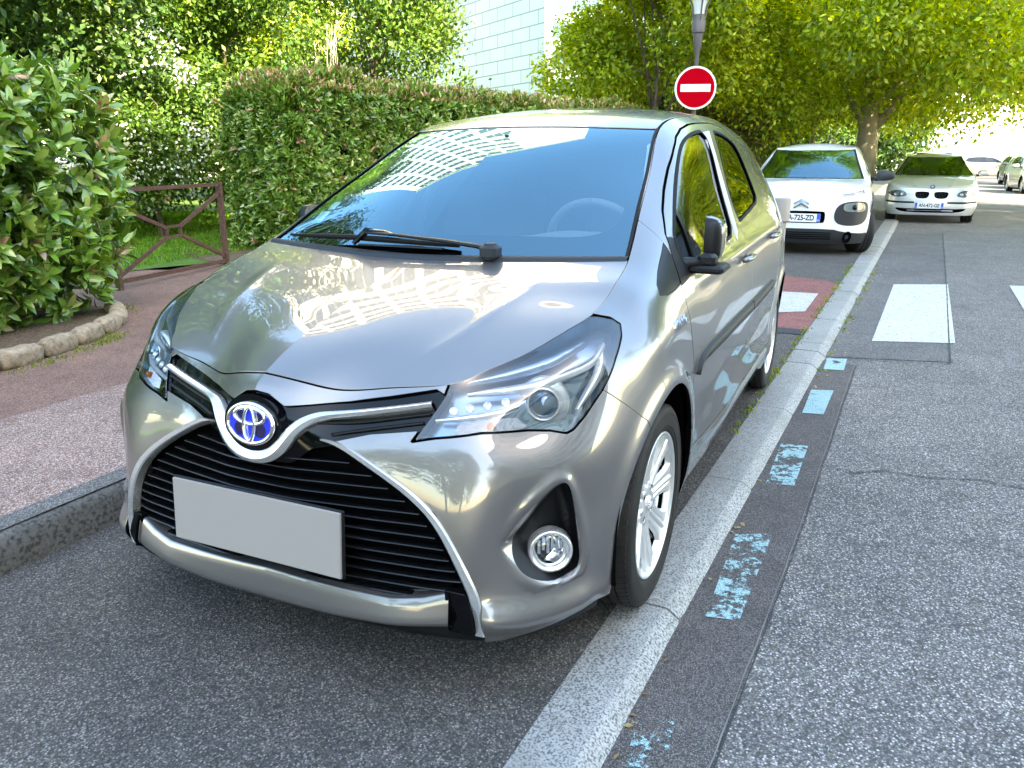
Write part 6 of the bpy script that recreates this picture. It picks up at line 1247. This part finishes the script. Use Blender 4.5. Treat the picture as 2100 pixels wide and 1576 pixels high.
def plate(parent, c, txt, tilt=0, right='60'):
    """faces +X"""
    M = Matrix.Translation(c) @ Matrix.Rotation(tilt, 4, 'Y') @ Matrix(((0, 0, 1, 0), (1, 0, 0, 0), (0, 1, 0, 0), (0, 0, 0, 1)))
    mb = MB(); mb.box((-.26, -.055, -.003), (.26, .055, .003), M); pl = mb.build('number_plate', M_PWHITE, parent)
    mb = MB(); mb.box((-.259, -.054, .0028), (-.217, .054, .0042), M); mb.build('blue_band', M_PBLUE, pl); mb = MB(); mb.box((.217, -.054, .0028), (.259, .054, .0042), M); mb.build('blue_band', M_PBLUE, pl)
    text_mesh('letters', txt, .098, M_PTXT, M @ Matrix.Translation((0, -.001, .0042)), pl, sx=.80, offset=.0022)
    text_mesh('country_letter', 'F', .036, M_PTW, M @ Matrix.Translation((-.238, -.028, .0046)), pl); text_mesh('region_number', right, .030, M_PTW, M @ Matrix.Translation((.238, -.030, .0046)), pl)
def mirror_pair(root, x, y, z, shell, rx=.07, ry=.13, rz=.075, sides=(1, -1)):
    for sg in sides:
        mr = empty('door_mirror', (0, 0, 0), parent=root); V = []; n, m_ = 20, 12
        for i in range(m_+1):
            th = math.pi*i/m_
            for j in range(n): ph = 2*math.pi*j/n; e = .7; d = (math.copysign(abs(math.cos(th))**.9, math.cos(th)), math.copysign(abs(math.sin(th)*math.cos(ph))**e, math.cos(ph)), math.copysign(abs(math.sin(th)*math.sin(ph))**e, math.sin(ph))); V.append((x+max(d[0], -.25)*rx, sg*(y+.16+d[1]*ry), z+d[2]*rz*(1-.15*d[1])))
        F = [(i*n+j, (i+1)*n+j, (i+1)*n+(j+1) % n, i*n+(j+1) % n) for i in range(m_) for j in range(n)]; meshob('housing', V, F, shell, mr)
        mb = MB(); mb.tube([(x-.02, sg*(y-.05), z-.04), (x, sg*(y+.05), z-.05), (x, sg*(y+.14), z-.045)], [.03, .024, .022], 8); mb.build('arm', M_BLACK, mr, smooth=True)
def lamp_fill(root, feats, f3, nm, part, inner, deep=.03, lensm=None):
    a = f3(feats[nm])
    for s_ in (a, a.mirror()):
        h = empty(part, (0, 0, 0), parent=root); Sheet(s_.V-s_.N*deep, s_.N, s_.T).build('reflector', inner, h, rim=0); v, n_, f = s_.rim(deep, .0005, keep_y0=False); meshob('wall', v, f, M_BLACK, h); s_.build('lens', lensm or M_LENS, h, rim=0)
        yield h
M_REFL = mat('car_reflector', (.55, .57, .58), .25, .8)
# ---------------------------------------------------------------- white crossover with dark bumpers
def white_crossover():
    root = empty('white_crossover', (-10.15, .285, -.01), rz=R_(1.0), label='white crossover with dark bumpers, chevron badge and plate EA-725-ZD behind the silver hatchback', category='car')
    par = dict(W=.865, xf=.80, xr=-3.34, xk=-.12, zk=.985, xh=-.98, zh=1.375, yr=.56, belt=lambda x: .955-.02*x*.3, rail=lambda x: 1.40+.05*math.sin(max(0, min(1, (-x-.98)/2.1))*math.pi)-.03*max(0, -x-2.4), wb=2.595, wr=.318, zf=.885, ins=[.06, .02, 0, 0, .0, .004, .012, .035, .075, .13], blunt=1.25, bow=.13, steer=R_(24), spokes=6,
        cuts=dict(
            lower=('F', [(-.3, .365), (.42, .365), (.50, .34), (.66, .315), (.90, .30), (.90, .05), (-.3, .05)], 1),
            pod=('F', [(.42, .52), (.47, .44), (.60, .415), (.74, .425), (.80, .47), (.82, .58), (.81, .70), (.74, .725), (.56, .715), (.45, .66)], 3),
            plate_well=('F', [(-.3, .60), (.27, .60), (.315, .585), (.315, .45), (.27, .435), (-.3, .435)], 1),
            drl=('F', [(.455, .770), (.475, .812), (.62, .838), (.755, .872), (.765, .825), (.62, .795)], 0),
            win=('S', [(-.38, .985), (-.60, 1.10), (-.90, 1.24), (-1.2, 1.325), (-1.7, 1.36), (-2.3, 1.345), (-2.62, 1.28), (-2.72, 1.04), (-1.7, 1.0)], 2),
            bump_pad=('S', [(-.55, .42), (-.50, .58), (-.55, .72), (-1.2, .74), (-2.0, .74), (-2.12, .60), (-2.02, .42)], 3)))
    feats, f3, onF, B = make_car(root, par, M_WPAINT)
    both = lambda s_, nm, m, off=0., **k: [Sheet(t.V+t.N*off, t.N, t.T).build(nm, m, root, **k) for t in (f3(s_), f3(s_).mirror())]
    f3(feats['lower']).offset(.004).weld_y0().build('lower_bumper', M_CLAD, root, rim=.02)
    both(feats['win'], 'side_window', M_SIDEG, -.004, rim=0); both(feats['bump_pad'], 'side_pad', M_CLAD, .012, rim=.02)
    w = f3(feats['plate_well']); w.offset(-.035).weld_y0().build('plate_recess', M_DARK, root, rim=0); v, n_, f = w.rim(.035, .0005); meshob('recess_edge', np.vstack([v, v*[1, -1, 1]]), f+[tuple(i+len(v) for i in q_[::-1]) for q_ in f], M_WPAINT, root)
    for sg, h in zip((1, -1), lamp_fill(root, feats, f3, 'drl', 'daytime_lamp', mat('drl_glow', (.8, .85, .9), .2), .015)): pass
    for s_ in (f3(feats['pod']), f3(feats['pod']).mirror()):
        pd = s_.offset(.010).build('lamp_pod', M_CLAD, root, rim=.03, bev=.006); sgn = 1 if s_.V[:, 1].mean() > 0 else -1
        t = Sheet(s_.V+s_.N*.014, s_.N, s_.T); t = t.cut(sdf(rnd_poly([(.53, .60), (.53, .685), (.60, .705), (.74, .71), (.785, .68), (.795, .60), (.70, .585)], k=2), np.stack([np.abs(t.V[:, 1]), t.V[:, 2]], 1))); t.build('headlight', M_REFL, pd, rim=.008); Sheet(t.V+t.N*.004, t.N, t.T).build('headlight_lens', M_LENS, pd, rim=0)
        c_, n_ = onF(.655*sgn, .648); mb = MB(); mb.lathe([(.0003, .012), (.02, .009), (.034, .0)], 24, Matrix.Translation(c_+n_*.016) @ n_.to_track_quat('Z', 'Y').to_matrix().to_4x4()); mb.build('projector', M_GLOSS, pd, smooth=True)
    # lower grille and fog recesses
    mb = MB()
    for z in (.235, .262, .289, .316):
        pts = [onF(y, z, .006)[0] for y in np.linspace(-.40, .40, 21)]; mb.tube(pts, .006, 6)
    mb.build('lower_grille', M_DARK, root)
    for y in (.60, -.60): c_, n_ = onF(y, .262); mb = MB(); mb.lathe([(.085, .008), (.078, .012), (.066, .004), (.02, -.003), (.0004, -.003)], 24, Matrix.Translation(c_+n_*.004) @ n_.to_track_quat('Z', 'Y').to_matrix().to_4x4() @ Matrix.Diagonal((.7, 1, 1, 1))); mb.build('fog_recess', M_DARK, root, smooth=True)
    # chevron badge
    bd = empty('chevron_badge', (0, 0, 0), parent=root)
    for dz in (0, -.052):
        mb = MB()
        for sg in (1, -1):
            P_ = [(0, .757+dz), (0, .729+dz), (sg*.088, .683+dz), (sg*.100, .694+dz)]; V = [onF(y, z, .004)[0] for y, z in P_]+[onF(y, z, .016)[0] for y, z in P_]; mb.add(V, [(0, 1, 2, 3), (4, 5, 6, 7), (0, 1, 5, 4), (1, 2, 6, 5), (2, 3, 7, 6), (3, 0, 4, 7)])
        mb.build('chevron', mat('badge_metal', (.16, .22, .26), .2, 1.) if dz == 0 else bpy.data.materials['badge_metal'], bd)
    c_, n_ = onF(0, .515); plate(root, (c_[0]+.006, -.005, .508), 'EA-725-ZD', R_(-4))
    mirror_pair(root, -.46, .84, 1.035, M_CLAD, .06, .125, .07)
    # cladding round the arches
    for cx in (0, -2.595):
        for sg in (1, -1):
            P_ = [];
            for a in np.linspace(R_(22), R_(198), 40): x, z = cx+math.cos(a)*.385, .31+math.sin(a)*.385; y = .872-(.05*max(0, x-.22)/.15 if x > .22 else 0); P_.append((x, sg*(y), z))
            n_ = np.repeat([[0, sg, 0.]], 40, 0); V, F = sweep(P_, n_, [(-.030, -.05), (-.028, .010), (.026, .012), (.030, -.03)] if sg == 1 else [(.030, -.05), (.028, .010), (-.026, .012), (-.030, -.03)]); meshob('arch_cladding', V, F, M_CLAD, root)
    mb = MB(); mb.tube([(-.10, .30, 1.00), (-.14, .0, 1.03), (-.17, -.45, 1.03)], [.012, .01, .006], 6); mb.build('wiper', M_BLACK, root); mb = MB(); mb.tube([(-2.6, .1, 1.45), (-2.75, .1, 1.75)], [.006, .003], 5); mb.build('antenna', M_BLACK, root)
    mb = MB(); pts = [Matrix.Translation((-.72, .36, .98)) @ Matrix.Rotation(R_(-65), 4, 'Y') @ Vector((.18*math.cos(a), .18*math.sin(a), 0)) for a in np.linspace(0, 6.283, 26)]; mb.tube(pts, .014, 6, cap=False); mb.build('steering_wheel', M_GREYTRIM, root)
white_crossover()
def pale_hatch():
    root = empty('pale_hatchback', (-17.25, 2.17, -.036), rz=R_(-1.2), label='pale silver hatchback with twin oval grilles and plate AN-472-GE parked farther along the road', category='car')
    def hf(H): d = np.abs(np.abs(H[..., 1])-(.30+.25*np.clip((.78-H[..., 0])/1.1, 0, 1))); H[..., 2] += .010*np.exp(-d/.03)
    par = dict(W=.865, xf=.80, xr=-3.40, xk=-.42, zk=.93, xh=-1.25, zh=1.30, yr=.535, belt=lambda x: .90-.03*x*.4, rail=lambda x: 1.325+.045*math.sin(max(0, min(1, (-x-1.25)/1.9))*math.pi)-.03*max(0, -x-2.5), wb=2.66, wr=.315, zf=.735, ins=[.07, .03, 0, 0, .004, .012, .02, .035, .06, .10], blunt=1.25, bow=.14, spokes=5, hoodf=hf, glass=M_WIND,
        cuts=dict(
            lamp=('F', [(.445, .545), (.47, .625), (.56, .665), (.68, .660), (.82, .625), (.80, .57), (.70, .535), (.60, .520), (.52, .535)], 2),
            kidney=('F', [(.035, .60), (.05, .635), (.16, .645), (.27, .640), (.31, .62), (.30, .55), (.27, .505), (.14, .495), (.06, .515)], 2),
            strip=('F', [(.30, .405), (.30, .440), (.60, .440), (.84, .452), (.84, .415), (.60, .405)], 0),
            intake=('F', [(-.3, .305), (.40, .300), (.66, .315), (.64, .27), (.56, .235), (.40, .215), (-.3, .210)], 1),
            win=('S', [(-.62, .94), (-.80, 1.04), (-1.05, 1.16), (-1.35, 1.25), (-1.8, 1.285), (-2.4, 1.27), (-2.75, 1.20), (-2.9, 1.0), (-1.8, .955)], 2)))
    feats, f3, onF, B = make_car(root, par, M_SPAINT)
    for s_ in (f3(feats['win']), f3(feats['win']).mirror()): s_.offset(-.004).build('side_window', M_SIDEG, root, rim=0)
    for s_ in (f3(feats['kidney']), f3(feats['kidney']).mirror()): s_.offset(-.018).build('grille', M_DARK, root, rim=0)
    for s_ in (f3(feats['strip']), f3(feats['strip']).mirror()): s_.offset(.006).build('bumper_strip', M_BLACK, root, rim=.01)
    f3(feats['intake']).offset(-.04).weld_y0().build('intake', M_DARK, root, rim=0)
    mb = MB(); pts = [onF(y, .258, -.012)[0] for y in np.linspace(-.42, .42, 21)]; mb.tube(pts, .006, 6); mb.build('intake_bar', M_CHROME, root)
    for sg in (1, -1):
        for y in np.linspace(.06, .28, 9):
            mb = MB()
        mb = MB()
        for y in np.linspace(.065, .285, 9): mb.tube([onF(sg*y, .51, -.012)[0], onF(sg*y, .63, -.012)[0]], .003, 4)
        mb.build('grille_bars', M_GREYTRIM, root)
    for sg, h in zip((1, -1), lamp_fill(root, feats, f3, 'lamp', 'headlight', mat('lamp_inner', (.30, .31, .32), .25, .6), .03)):
        for y, r in ((.545, .032), (.655, .048)): 
            c_, n_ = onF(sg*y, .592, -.020); mb = MB(); mb.lathe([(.0003, .004), (r*.6, .0), (r*.9, .010), (r, .012), (r*1.05, .0)], 24, Matrix.Translation(c_) @ n_.to_track_quat('Z', 'Y').to_matrix().to_4x4()); mb.build('lamp_ring', M_CHROME, h, smooth=True)
        c_, n_ = onF(sg*.755, .605, -.018); mb = MB(); mb.lathe([(.0003, .006), (.02, .003), (.03, -.004)], 16, Matrix.Translation(c_) @ n_.to_track_quat('Z', 'Y').to_matrix().to_4x4()); mb.build('amber_indicator', mat('amber_lens', (.55, .22, .10), .3) if sg == 1 else bpy.data.materials['amber_lens'], h, smooth=True)
    c_, n_ = onF(0, .37); plate(root, (c_[0]+.010, -.02, .365), 'AN-472-GE', 0)
    # round badge on the bonnet nose
    M = Matrix.Translation((.775, 0, .735)) @ Matrix.Rotation(R_(52), 4, 'Y'); bd = empty('round_badge', (0, 0, 0), parent=root); mb = MB(); mb.lathe([(.0003, .004), (.030, .004), (.030, .0)], 28, M); mb.build('white_field', M_PTW, bd); mb = MB(); mb.lathe([(.026, .003), (.029, .007), (.040, .006), (.042, .0)], 32, M); mb.build('black_ring', M_GLOSS, bd, smooth=True)
    mb = MB()
    for k in (0, 2): mb.lathe([(.0003, .0055), (.026, .0055)], 8, M, a0=k*math.pi/2, a1=(k+1)*math.pi/2)
    mb.build('blue_quarters', M_PBLUE, bd)
    mirror_pair(root, -.80, .82, .985, M_SPAINT, .06, .115, .062)
    mb = MB(); rb = np.array([[(-1.50-.95*u, y, 1.378+.05*math.sin(u*3.14)+.0) for y in np.linspace(-.36, .36, 9)] for u in np.linspace(0, 1, 8)]); s_ = up(rb); s_.build('sunroof', M_GLOSS, root, rim=.03)
    mb = MB(); mb.tube([(-2.4, 0, 1.40), (-2.5, 0, 1.58)], [.006, .003], 5); mb.build('antenna', M_BLACK, root)
pale_hatch()
def far_car(label, loc, rz, paint, group='small cars parked far along the road', **kw):
    root = empty('parked_car', loc, rz=rz, label=label, category='car', group=group)
    par = dict(W=.85, xf=.78, xr=-3.25, xk=-.25, zk=.96, xh=-1.05, zh=1.36, yr=.55, belt=lambda x: .93-.01*x, rail=lambda x: 1.38+.05*math.sin(max(0, min(1, (-x-1.05)/2.0))*math.pi)-.03*max(0, -x-2.4), wb=2.55, wr=.305, zf=.80, blunt=1.2,
        cuts=dict(lamp=('F', [(.45, .60), (.50, .70), (.72, .76), (.80, .70), (.70, .60)], 2), grille=('F', [(-.3, .52), (.42, .50), (.40, .30), (-.3, .28)], 1), win=('S', [(-.50, .97), (-.70, 1.08), (-.95, 1.20), (-1.2, 1.29), (-1.7, 1.33), (-2.3, 1.31), (-2.6, 1.25), (-2.72, 1.02), (-1.7, .98)], 2)))
    par.update(kw); feats, f3, onF, B = make_car(root, par, paint, .5)
    for s_ in (f3(feats['win']), f3(feats['win']).mirror()): s_.offset(-.004).build('side_window', M_SIDEG, root, rim=0)
    f3(feats['grille']).offset(-.02).weld_y0().build('grille', M_DARK, root, rim=0)
    for s_ in (f3(feats['lamp']), f3(feats['lamp']).mirror()): s_.offset(-.004).build('headlight', M_REFL, root, rim=0)
    mirror_pair(root, -.62, .82, 1.0, paint)
far_car('grey hatchback standing side-on across the far end of the road', (-58.5, 8.3, -.036), R_(92), mat('mid_grey_paint', (.28, .27, .27), .35, .5, coat=1.))
far_car('dark parked car, first in the far row under the right-hand tree', (-44.0, 7.45, -.036), R_(4), mat('grey_green_paint', (.10, .12, .12), .3, .4, coat=1.))
far_car('teal parked car in the far row at the right edge', (-38.5, 7.15, -.036), R_(4), mat('teal_paint', (.03, .16, .19), .3, .4, coat=1.))
far_car('pale parked car cut by the right edge of the photo, far row', (-33.5, 6.65, -.036), R_(4), mat('champagne_paint', (.42, .40, .36), .3, .4, coat=1.))
# ================================================================ gate, sign, lamp, bollard, buildings
M_RUST = mat('brown_gate_paint', (.07, .03, .022), .55); v = coords(M_RUST); n = noise(M_RUST, v, 30, 5); L(M_RUST, ramp(M_RUST, n.outputs[0], [(.35, (.055, .024, .018)), (.7, (.11, .05, .038))]), bsdf(M_RUST).inputs['Base Color'])
gt = empty('metal_gate', (-2.87, -4.87, .12), label='brown metal gate with crossed bars between the left bush and the hedge', category='gate')
A, B_ = Vector((0, 0, 0)), Vector((-1.71, -.38, 0)); dr = (B_-A).normalized()
for p_, h in ((A, .90), (B_, .90)): mb = MB(); mb.box((-.024, -.024, -.02), (.024, .024, h), Matrix.Translation(p_) @ Matrix.Rotation(math.atan2(dr.y, dr.x), 4, 'Z')); mb.build('post', M_RUST, gt)
def flatbar(a, b, w, t, name): 
    a, b = Vector(a), Vector(b); d = (b-a); x = d.normalized(); yv = Vector((0, 0, 1)).cross(x).normalized(); z = x.cross(yv); M = Matrix(((x.x, yv.x, z.x, a.x), (x.y, yv.y, z.y, a.y), (x.z, yv.z, z.z, a.z), (0, 0, 0, 1))); mb = MB(); mb.box((0, -t/2, -w/2), (d.length, t/2, w/2), M); return mb.build(name, M_RUST, gt)
at = lambda f, z: A+(B_-A)*f+Vector((0, 0, z))
flatbar(at(.012, .875), at(.988, .875), .035, .030, 'top_rail'); flatbar(at(.012, .075), at(.988, .055), .040, .030, 'bottom_rail')
for f0, z0, f1, z1 in ((.02, .76, .44, .49), (.98, .78, .56, .49), (.02, .13, .44, .41), (.98, .12, .56, .41)): flatbar(at(f0, z0), at(f1, z1), .034, .022, 'brace')
cq = at(.5, .45); mb = MB(); R1 = Matrix.Translation(cq) @ Matrix.Rotation(math.atan2(dr.y, dr.x), 4, 'Z'); ro = [(.11, .055), (.11, -.055), (-.11, -.055), (-.11, .055)]
for a, b in (((-.11, .05), (.11, .05)), ((-.11, -.05), (.11, -.05))): mb.box((a[0], -.012, a[1]-.012), (b[0], .012, b[1]+.012), R1)
for x in (-.11, .11): mb.box((x-.012, -.0125, -.063), (x+.012, .0125, .063), R1)
mb.build('centre_frame', M_RUST, gt)
# ---- street lamp with no entry sign
M_POST = mat('lamp_grey_brown', (.11, .10, .10), .5)
sx, sy = -11.45, -1.68
lp = empty('street_lamp', (sx, sy, .12), label='grey brown street lamp post behind the round no entry sign', category='street lamp')
mb = MB(); mb.lathe([(.09, 0), (.09, .9), (.065, .95), (.045, 1.1), (.036, 2.4), (.034, 2.74), (.045, 2.76), (.045, 2.79), (.055, 2.81), (.075, 3.00), (.078, 3.04), (.098, 3.05), (.105, 3.20), (.090, 3.22), (.090, 3.31), (.04, 3.32)], 28); mb.build('post', M_POST, lp, auto=40)
mb = MB(); mb.lathe([(.075, 3.31), (.085, 3.39), (.11, 3.49), (.13, 3.64), (.001, 3.66)], 24); mb.build('lamp_globe', mat('globe', (.75, .78, .74), .25, coat=.5), lp, smooth=True)
for a in range(4): t = a*math.pi/2+.5; mb = MB(); mb.tube([(math.cos(t)*.085, math.sin(t)*.085, 3.2), (math.cos(t)*.12, math.sin(t)*.12, 3.45), (math.cos(t)*.25, math.sin(t)*.25, 3.69)], .013, 6); mb.build('arm', M_POST, lp)
mb = MB(); mb.lathe([(.001, 3.81), (.22, 3.77), (.33, 3.69), (.33, 3.665), (.001, 3.66)], 32); mb.build('hood', M_POST, lp, auto=40)
sg = empty('no_entry_sign', (sx+.10, sy+.03, 2.22), label='round red no entry sign with white bar on the lamp post', category='road sign')
SM = Matrix.Rotation(R_(18), 4, 'Z') @ Matrix(((0, 0, 1, 0), (1, 0, 0, 0), (0, 1, 0, 0), (0, 0, 0, 1))); M_SRED = mat('sign_red', (.42, .0, .008), .7, spec=.04); M_SWH = mat('sign_white', (.78, .78, .76), .4)
mb = MB(); mb.lathe([(.0005, -.012), (.325, -.012), (.328, .0), (.325, .004), (.0005, .004)], 64, SM @ Matrix.Translation((0, .12, 0))); mb.build('disc', M_SWH, sg, auto=40)
mb = MB(); mb.lathe([(.297, .0045), (.297, .0065), (.0005, .0065)], 64, SM @ Matrix.Translation((0, .12, 0))); mb.build('red_field', M_SRED, sg)
mb = MB(); mb.box((-.235, .064, .007), (.235, .176, .009), SM); mb.build('white_bar', M_SWH, sg)
mb = MB(); mb.lathe([(.055, .0), (.05, .03)], 20, Matrix.Translation((-.10, -.03, .1))); mb.box((-.06, -.05, .05), (-.02, .03, .09)); mb.build('bracket', M_POST, sg)
# ---- bollard
bo = empty('bollard', (-7.0, .30, 0), label='grey beige bollard with wider head beside the rear of the silver hatchback', category='bollard')
mb = MB(); mb.lathe([(.085, 0), (.085, .03), (.075, .05), (.075, .60), (.095, .62)], 32); mb.build('post', mat('bollard_paint', (.24, .21, .18), .5), bo, auto=40)
mb = MB(); mb.lathe([(.102, .62), (.104, .84), (.096, .855), (.0005, .86)], 32); mb.build('head', mat('bollard_head', (.28, .25, .22), .5), bo, auto=40)
# ---- buildings
M_CREAM = mat('cream_render', (.66, .61, .52), .85); v = coords(M_CREAM); n = noise(M_CREAM, v, .6, 6); L(M_CREAM, ramp(M_CREAM, n.outputs[0], [(.3, (.58, .53, .45)), (.7, (.72, .67, .58))]), bsdf(M_CREAM).inputs['Base Color'])
M_PANE = mat('window_pane', (.03, .045, .055), .06, coat=1); M_FRAME = mat('window_frame', (.70, .70, .68), .5); M_PARA = mat('balcony_slab', (.45, .43, .40), .8)
def block(name, label, c, rz, sx_, sy_, h, floors, bays, m=M_CREAM, wx=(.9, 1.5), face='x', margin=(0, 0), slab=True, cat='building', fh=None):
    """box, one facade with windows on local +X"""
    r = empty(name, (c[0], c[1], -.05), rz=rz, label=label, category=cat); mb = MB(); mb.box((-sx_/2, -sy_/2, 0), (sx_/2, sy_/2, h)); mb.build('wall', m, r); mb = MB(); mb.box((-sx_/2-.3, -sy_/2-.3, h), (sx_/2+.3, sy_/2+.3, h+.35)); mb.build('roof', M_PARA, r)
    fh = fh or h/floors; w0 = -sy_/2+margin[0]; W_ = sy_-margin[0]-margin[1]; bw = W_/bays; proto = None
    for f in range(floors):
        for b in range(bays):
            y = w0+bw*(b+.5); z = fh*f+fh*.32
            if proto is None:
                mb = MB(); ww, hh = wx; 
                for a0, a1 in ((-bw*.40, -bw*.14), (-bw*.12, bw*.12), (bw*.14, bw*.40)): mb.box((-.03, a0, 0), (.02, a1, fh*.48))
                proto = mb.build('window', M_PANE, r); mb = MB(); mb.box((0, -bw*.44, -.10), (.14, bw*.44, -.02)); mb.box((0, -bw*.44, fh*.50), (.10, bw*.44, fh*.55)); fr = mb.build('frame', M_FRAME, proto)
                proto.location = (sx_/2+.015, y, z); continue
            w = proto.copy(); COL.objects.link(w); w.location = (sx_/2+.015, y, z); f2 = fr.copy(); COL.objects.link(f2); f2.parent = w
    return r
block('apartment_tower', 'tall cream apartment tower seen mirrored in the bonnet and windscreen', (-47, -34), R_(37), 14, 30, 50, 16, 6, margin=(1.0, 9.5))
block('shade_block', 'long cream apartment block across the road, mirrored in the side of the silver hatchback', (17, 25), R_(-90), 12, 40, 27, 8, 10)  # out-of-view block added to keep the sun off the foreground
# white tiled hall
M_TILE = mat('white_tile_wall', (.66, .74, .72), .35); v = coords(M_TILE, (1, 1, 1)); sp = N(M_TILE, 'ShaderNodeSeparateXYZ'); L(M_TILE, v, sp.inputs[0]); cb = N(M_TILE, 'ShaderNodeCombineXYZ'); L(M_TILE, sp.outputs[1], cb.inputs[0]); L(M_TILE, sp.outputs[2], cb.inputs[1]); br = N(M_TILE, 'ShaderNodeTexBrick'); L(M_TILE, cb.outputs[0], br.inputs['Vector']); br.inputs['Scale'].default_value = 1; br.inputs['Brick Width'].default_value = 1.3; br.inputs['Row Height'].default_value = .52; br.inputs['Mortar Size'].default_value = .025; br.inputs['Color1'].default_value = (.26, .36, .36, 1); br.inputs['Color2'].default_value = (.31, .40, .40, 1); br.inputs['Mortar'].default_value = (.06, .12, .13, 1); L(M_TILE, br.outputs[0], bsdf(M_TILE).inputs['Base Color'])  # white tile darkened to teal: the wall's shade is put into its colour
hall = empty('tiled_hall', (-32, -16.5, 0), rz=R_(-35), label='white tiled building rising behind the hedge', category='building')
mb = MB(); mb.box((-8, -16, 0), (0, 6.5, 14)); mb.build('wall', M_TILE, hall)
mb = MB(); mb.box((-.02, 6.45, 0), (.10, 6.8, 14.2)); mb.build('corner_trim', M_FRAME, hall)
fb = empty('far_building', (-96, 12, -.05), label='pale sunlit building closing the far end of the road', category='building'); M_PALE = mat('pale_render', (.74, .72, .66), .85)
mb = MB(); mb.box((-6, -20, 0), (6, 20, 15)); mb.build('wall', M_PALE, fb); mb = MB(); mb.box((-6.3, -20.3, 15), (6.3, 20.3, 15.4)); mb.build('roof', M_PARA, fb)
for k in range(9): mb = MB(); mb.box((6, -18+k*4.2, 7.5), (6.05, -16.6+k*4.2, 9.6)); mb.build('window', M_PANE, fb)
# low far hedge masses hide the horizon
def mass(name, label, c, rad, n, seed, cols=DG, leaf=.28):
    r = empty(name, (c[0], c[1], -.05), label=label, category='tree'); crown(r, c, rad, n, cols, (4, 4, 3, 2, 2)[:len(cols)], seed, leaf, ML_SHRUB, lobes=26, hollow=.15, lobe_r=.34); trunk(r, (c[0], c[1], -.05), c, .2, .1, [], seed)
mass('garden_tree', 'dark tree mass left of the road behind the pale hatchback', (-36, -4.6, 2.6), (5.5, 3.0, 3.4), 22000, 71)
mass('garden_tree', 'dark tree mass beside the far bend of the road', (-66, -1.0, 3.4), (9, 5.5, 5.0), 16000, 72, leaf=.4)
mass('garden_tree', 'tall dense tree mass behind the left bush and gate', (-9.5, -18.5, 4.2), (6.5, 3.5, 4.8), 26000, 74, DG, .2)
mass('garden_tree', 'tall dense tree mass closing the garden at far left', (1.5, -13.0, 4.0), (5.0, 3.5, 4.6), 24000, 75, DG, .18)
mass('garden_tree', 'yellow green tree mass behind the upright feathery tree', (-15.5, -13.2, 4.6), (2.6, 2.4, 4.6), 22000, 76, YG, .15)
mass('street_shrub', 'low green growth around the trunks behind the white car with dark bumpers', (-24, -2.6, 1.4), (3.6, 2.2, 1.9), 16000, 77, MG, .13)
mass('garden_tree', 'dark tree mass far behind the gate closing off the garden', (-16.5, -21, 2.6), (7.5, 3.0, 3.2), 20000, 78, DG, .22)
mass('garden_tree', 'very tall dark tree behind the garden, mirrored in the left half of the bonnet', (-14.0, -16.5, 8.6), (4.2, 3.8, 5.2), 26000, 79, [(.04, .065, .03), (.06, .09, .04), (.03, .045, .02)], .2)
mass('garden_tree', 'very tall dark tree at the back left, mirrored in the bonnet edge', (-5.5, -15.5, 9.2), (4.6, 4.0, 5.4), 26000, 80, [(.04, .065, .03), (.06, .09, .04), (.03, .045, .02)], .2)
mass('garden_tree', 'yellow green tree mass at the far right end of the road', (-64, 15.5, 4.0), (6, 4, 4.4), 14000, 81, YG, .3)
# the street behind the photographer, mirrored in bumper, lamps and bonnet edge
for i, (x, y, z, r_, h_, cl) in enumerate([(13.5, -6.5, 4.2, 3.2, 3.4, DG), (17, 1.5, 4.6, 3.4, 3.6, MG), (15.5, 9.5, 4.2, 3.0, 3.4, DG), (24, -1.5, 5.0, 4.5, 4.2, DG)]):
    mass('street_tree', ['dark tree left of the road behind the photographer', 'green tree beside the bay behind the photographer', 'dark tree right of the road behind the photographer', 'farthest dark tree behind the photographer'][i], (x, y, z), (r_, r_, h_), 9000, 90+i, cl, .26)
hg = empty('street_hedge', (11.5, -3.0, 0), label='low clipped hedge closing the bay behind the photographer', category='hedge'); add_bush(hg, (10.9, 12.1, -9.0, -1.4, .10, 1.35), 2200, seed=95, L0=.16, W0=.06); core(hg, (10.9, 12.1, -9.0, -1.4, .05, 1.3), 4)
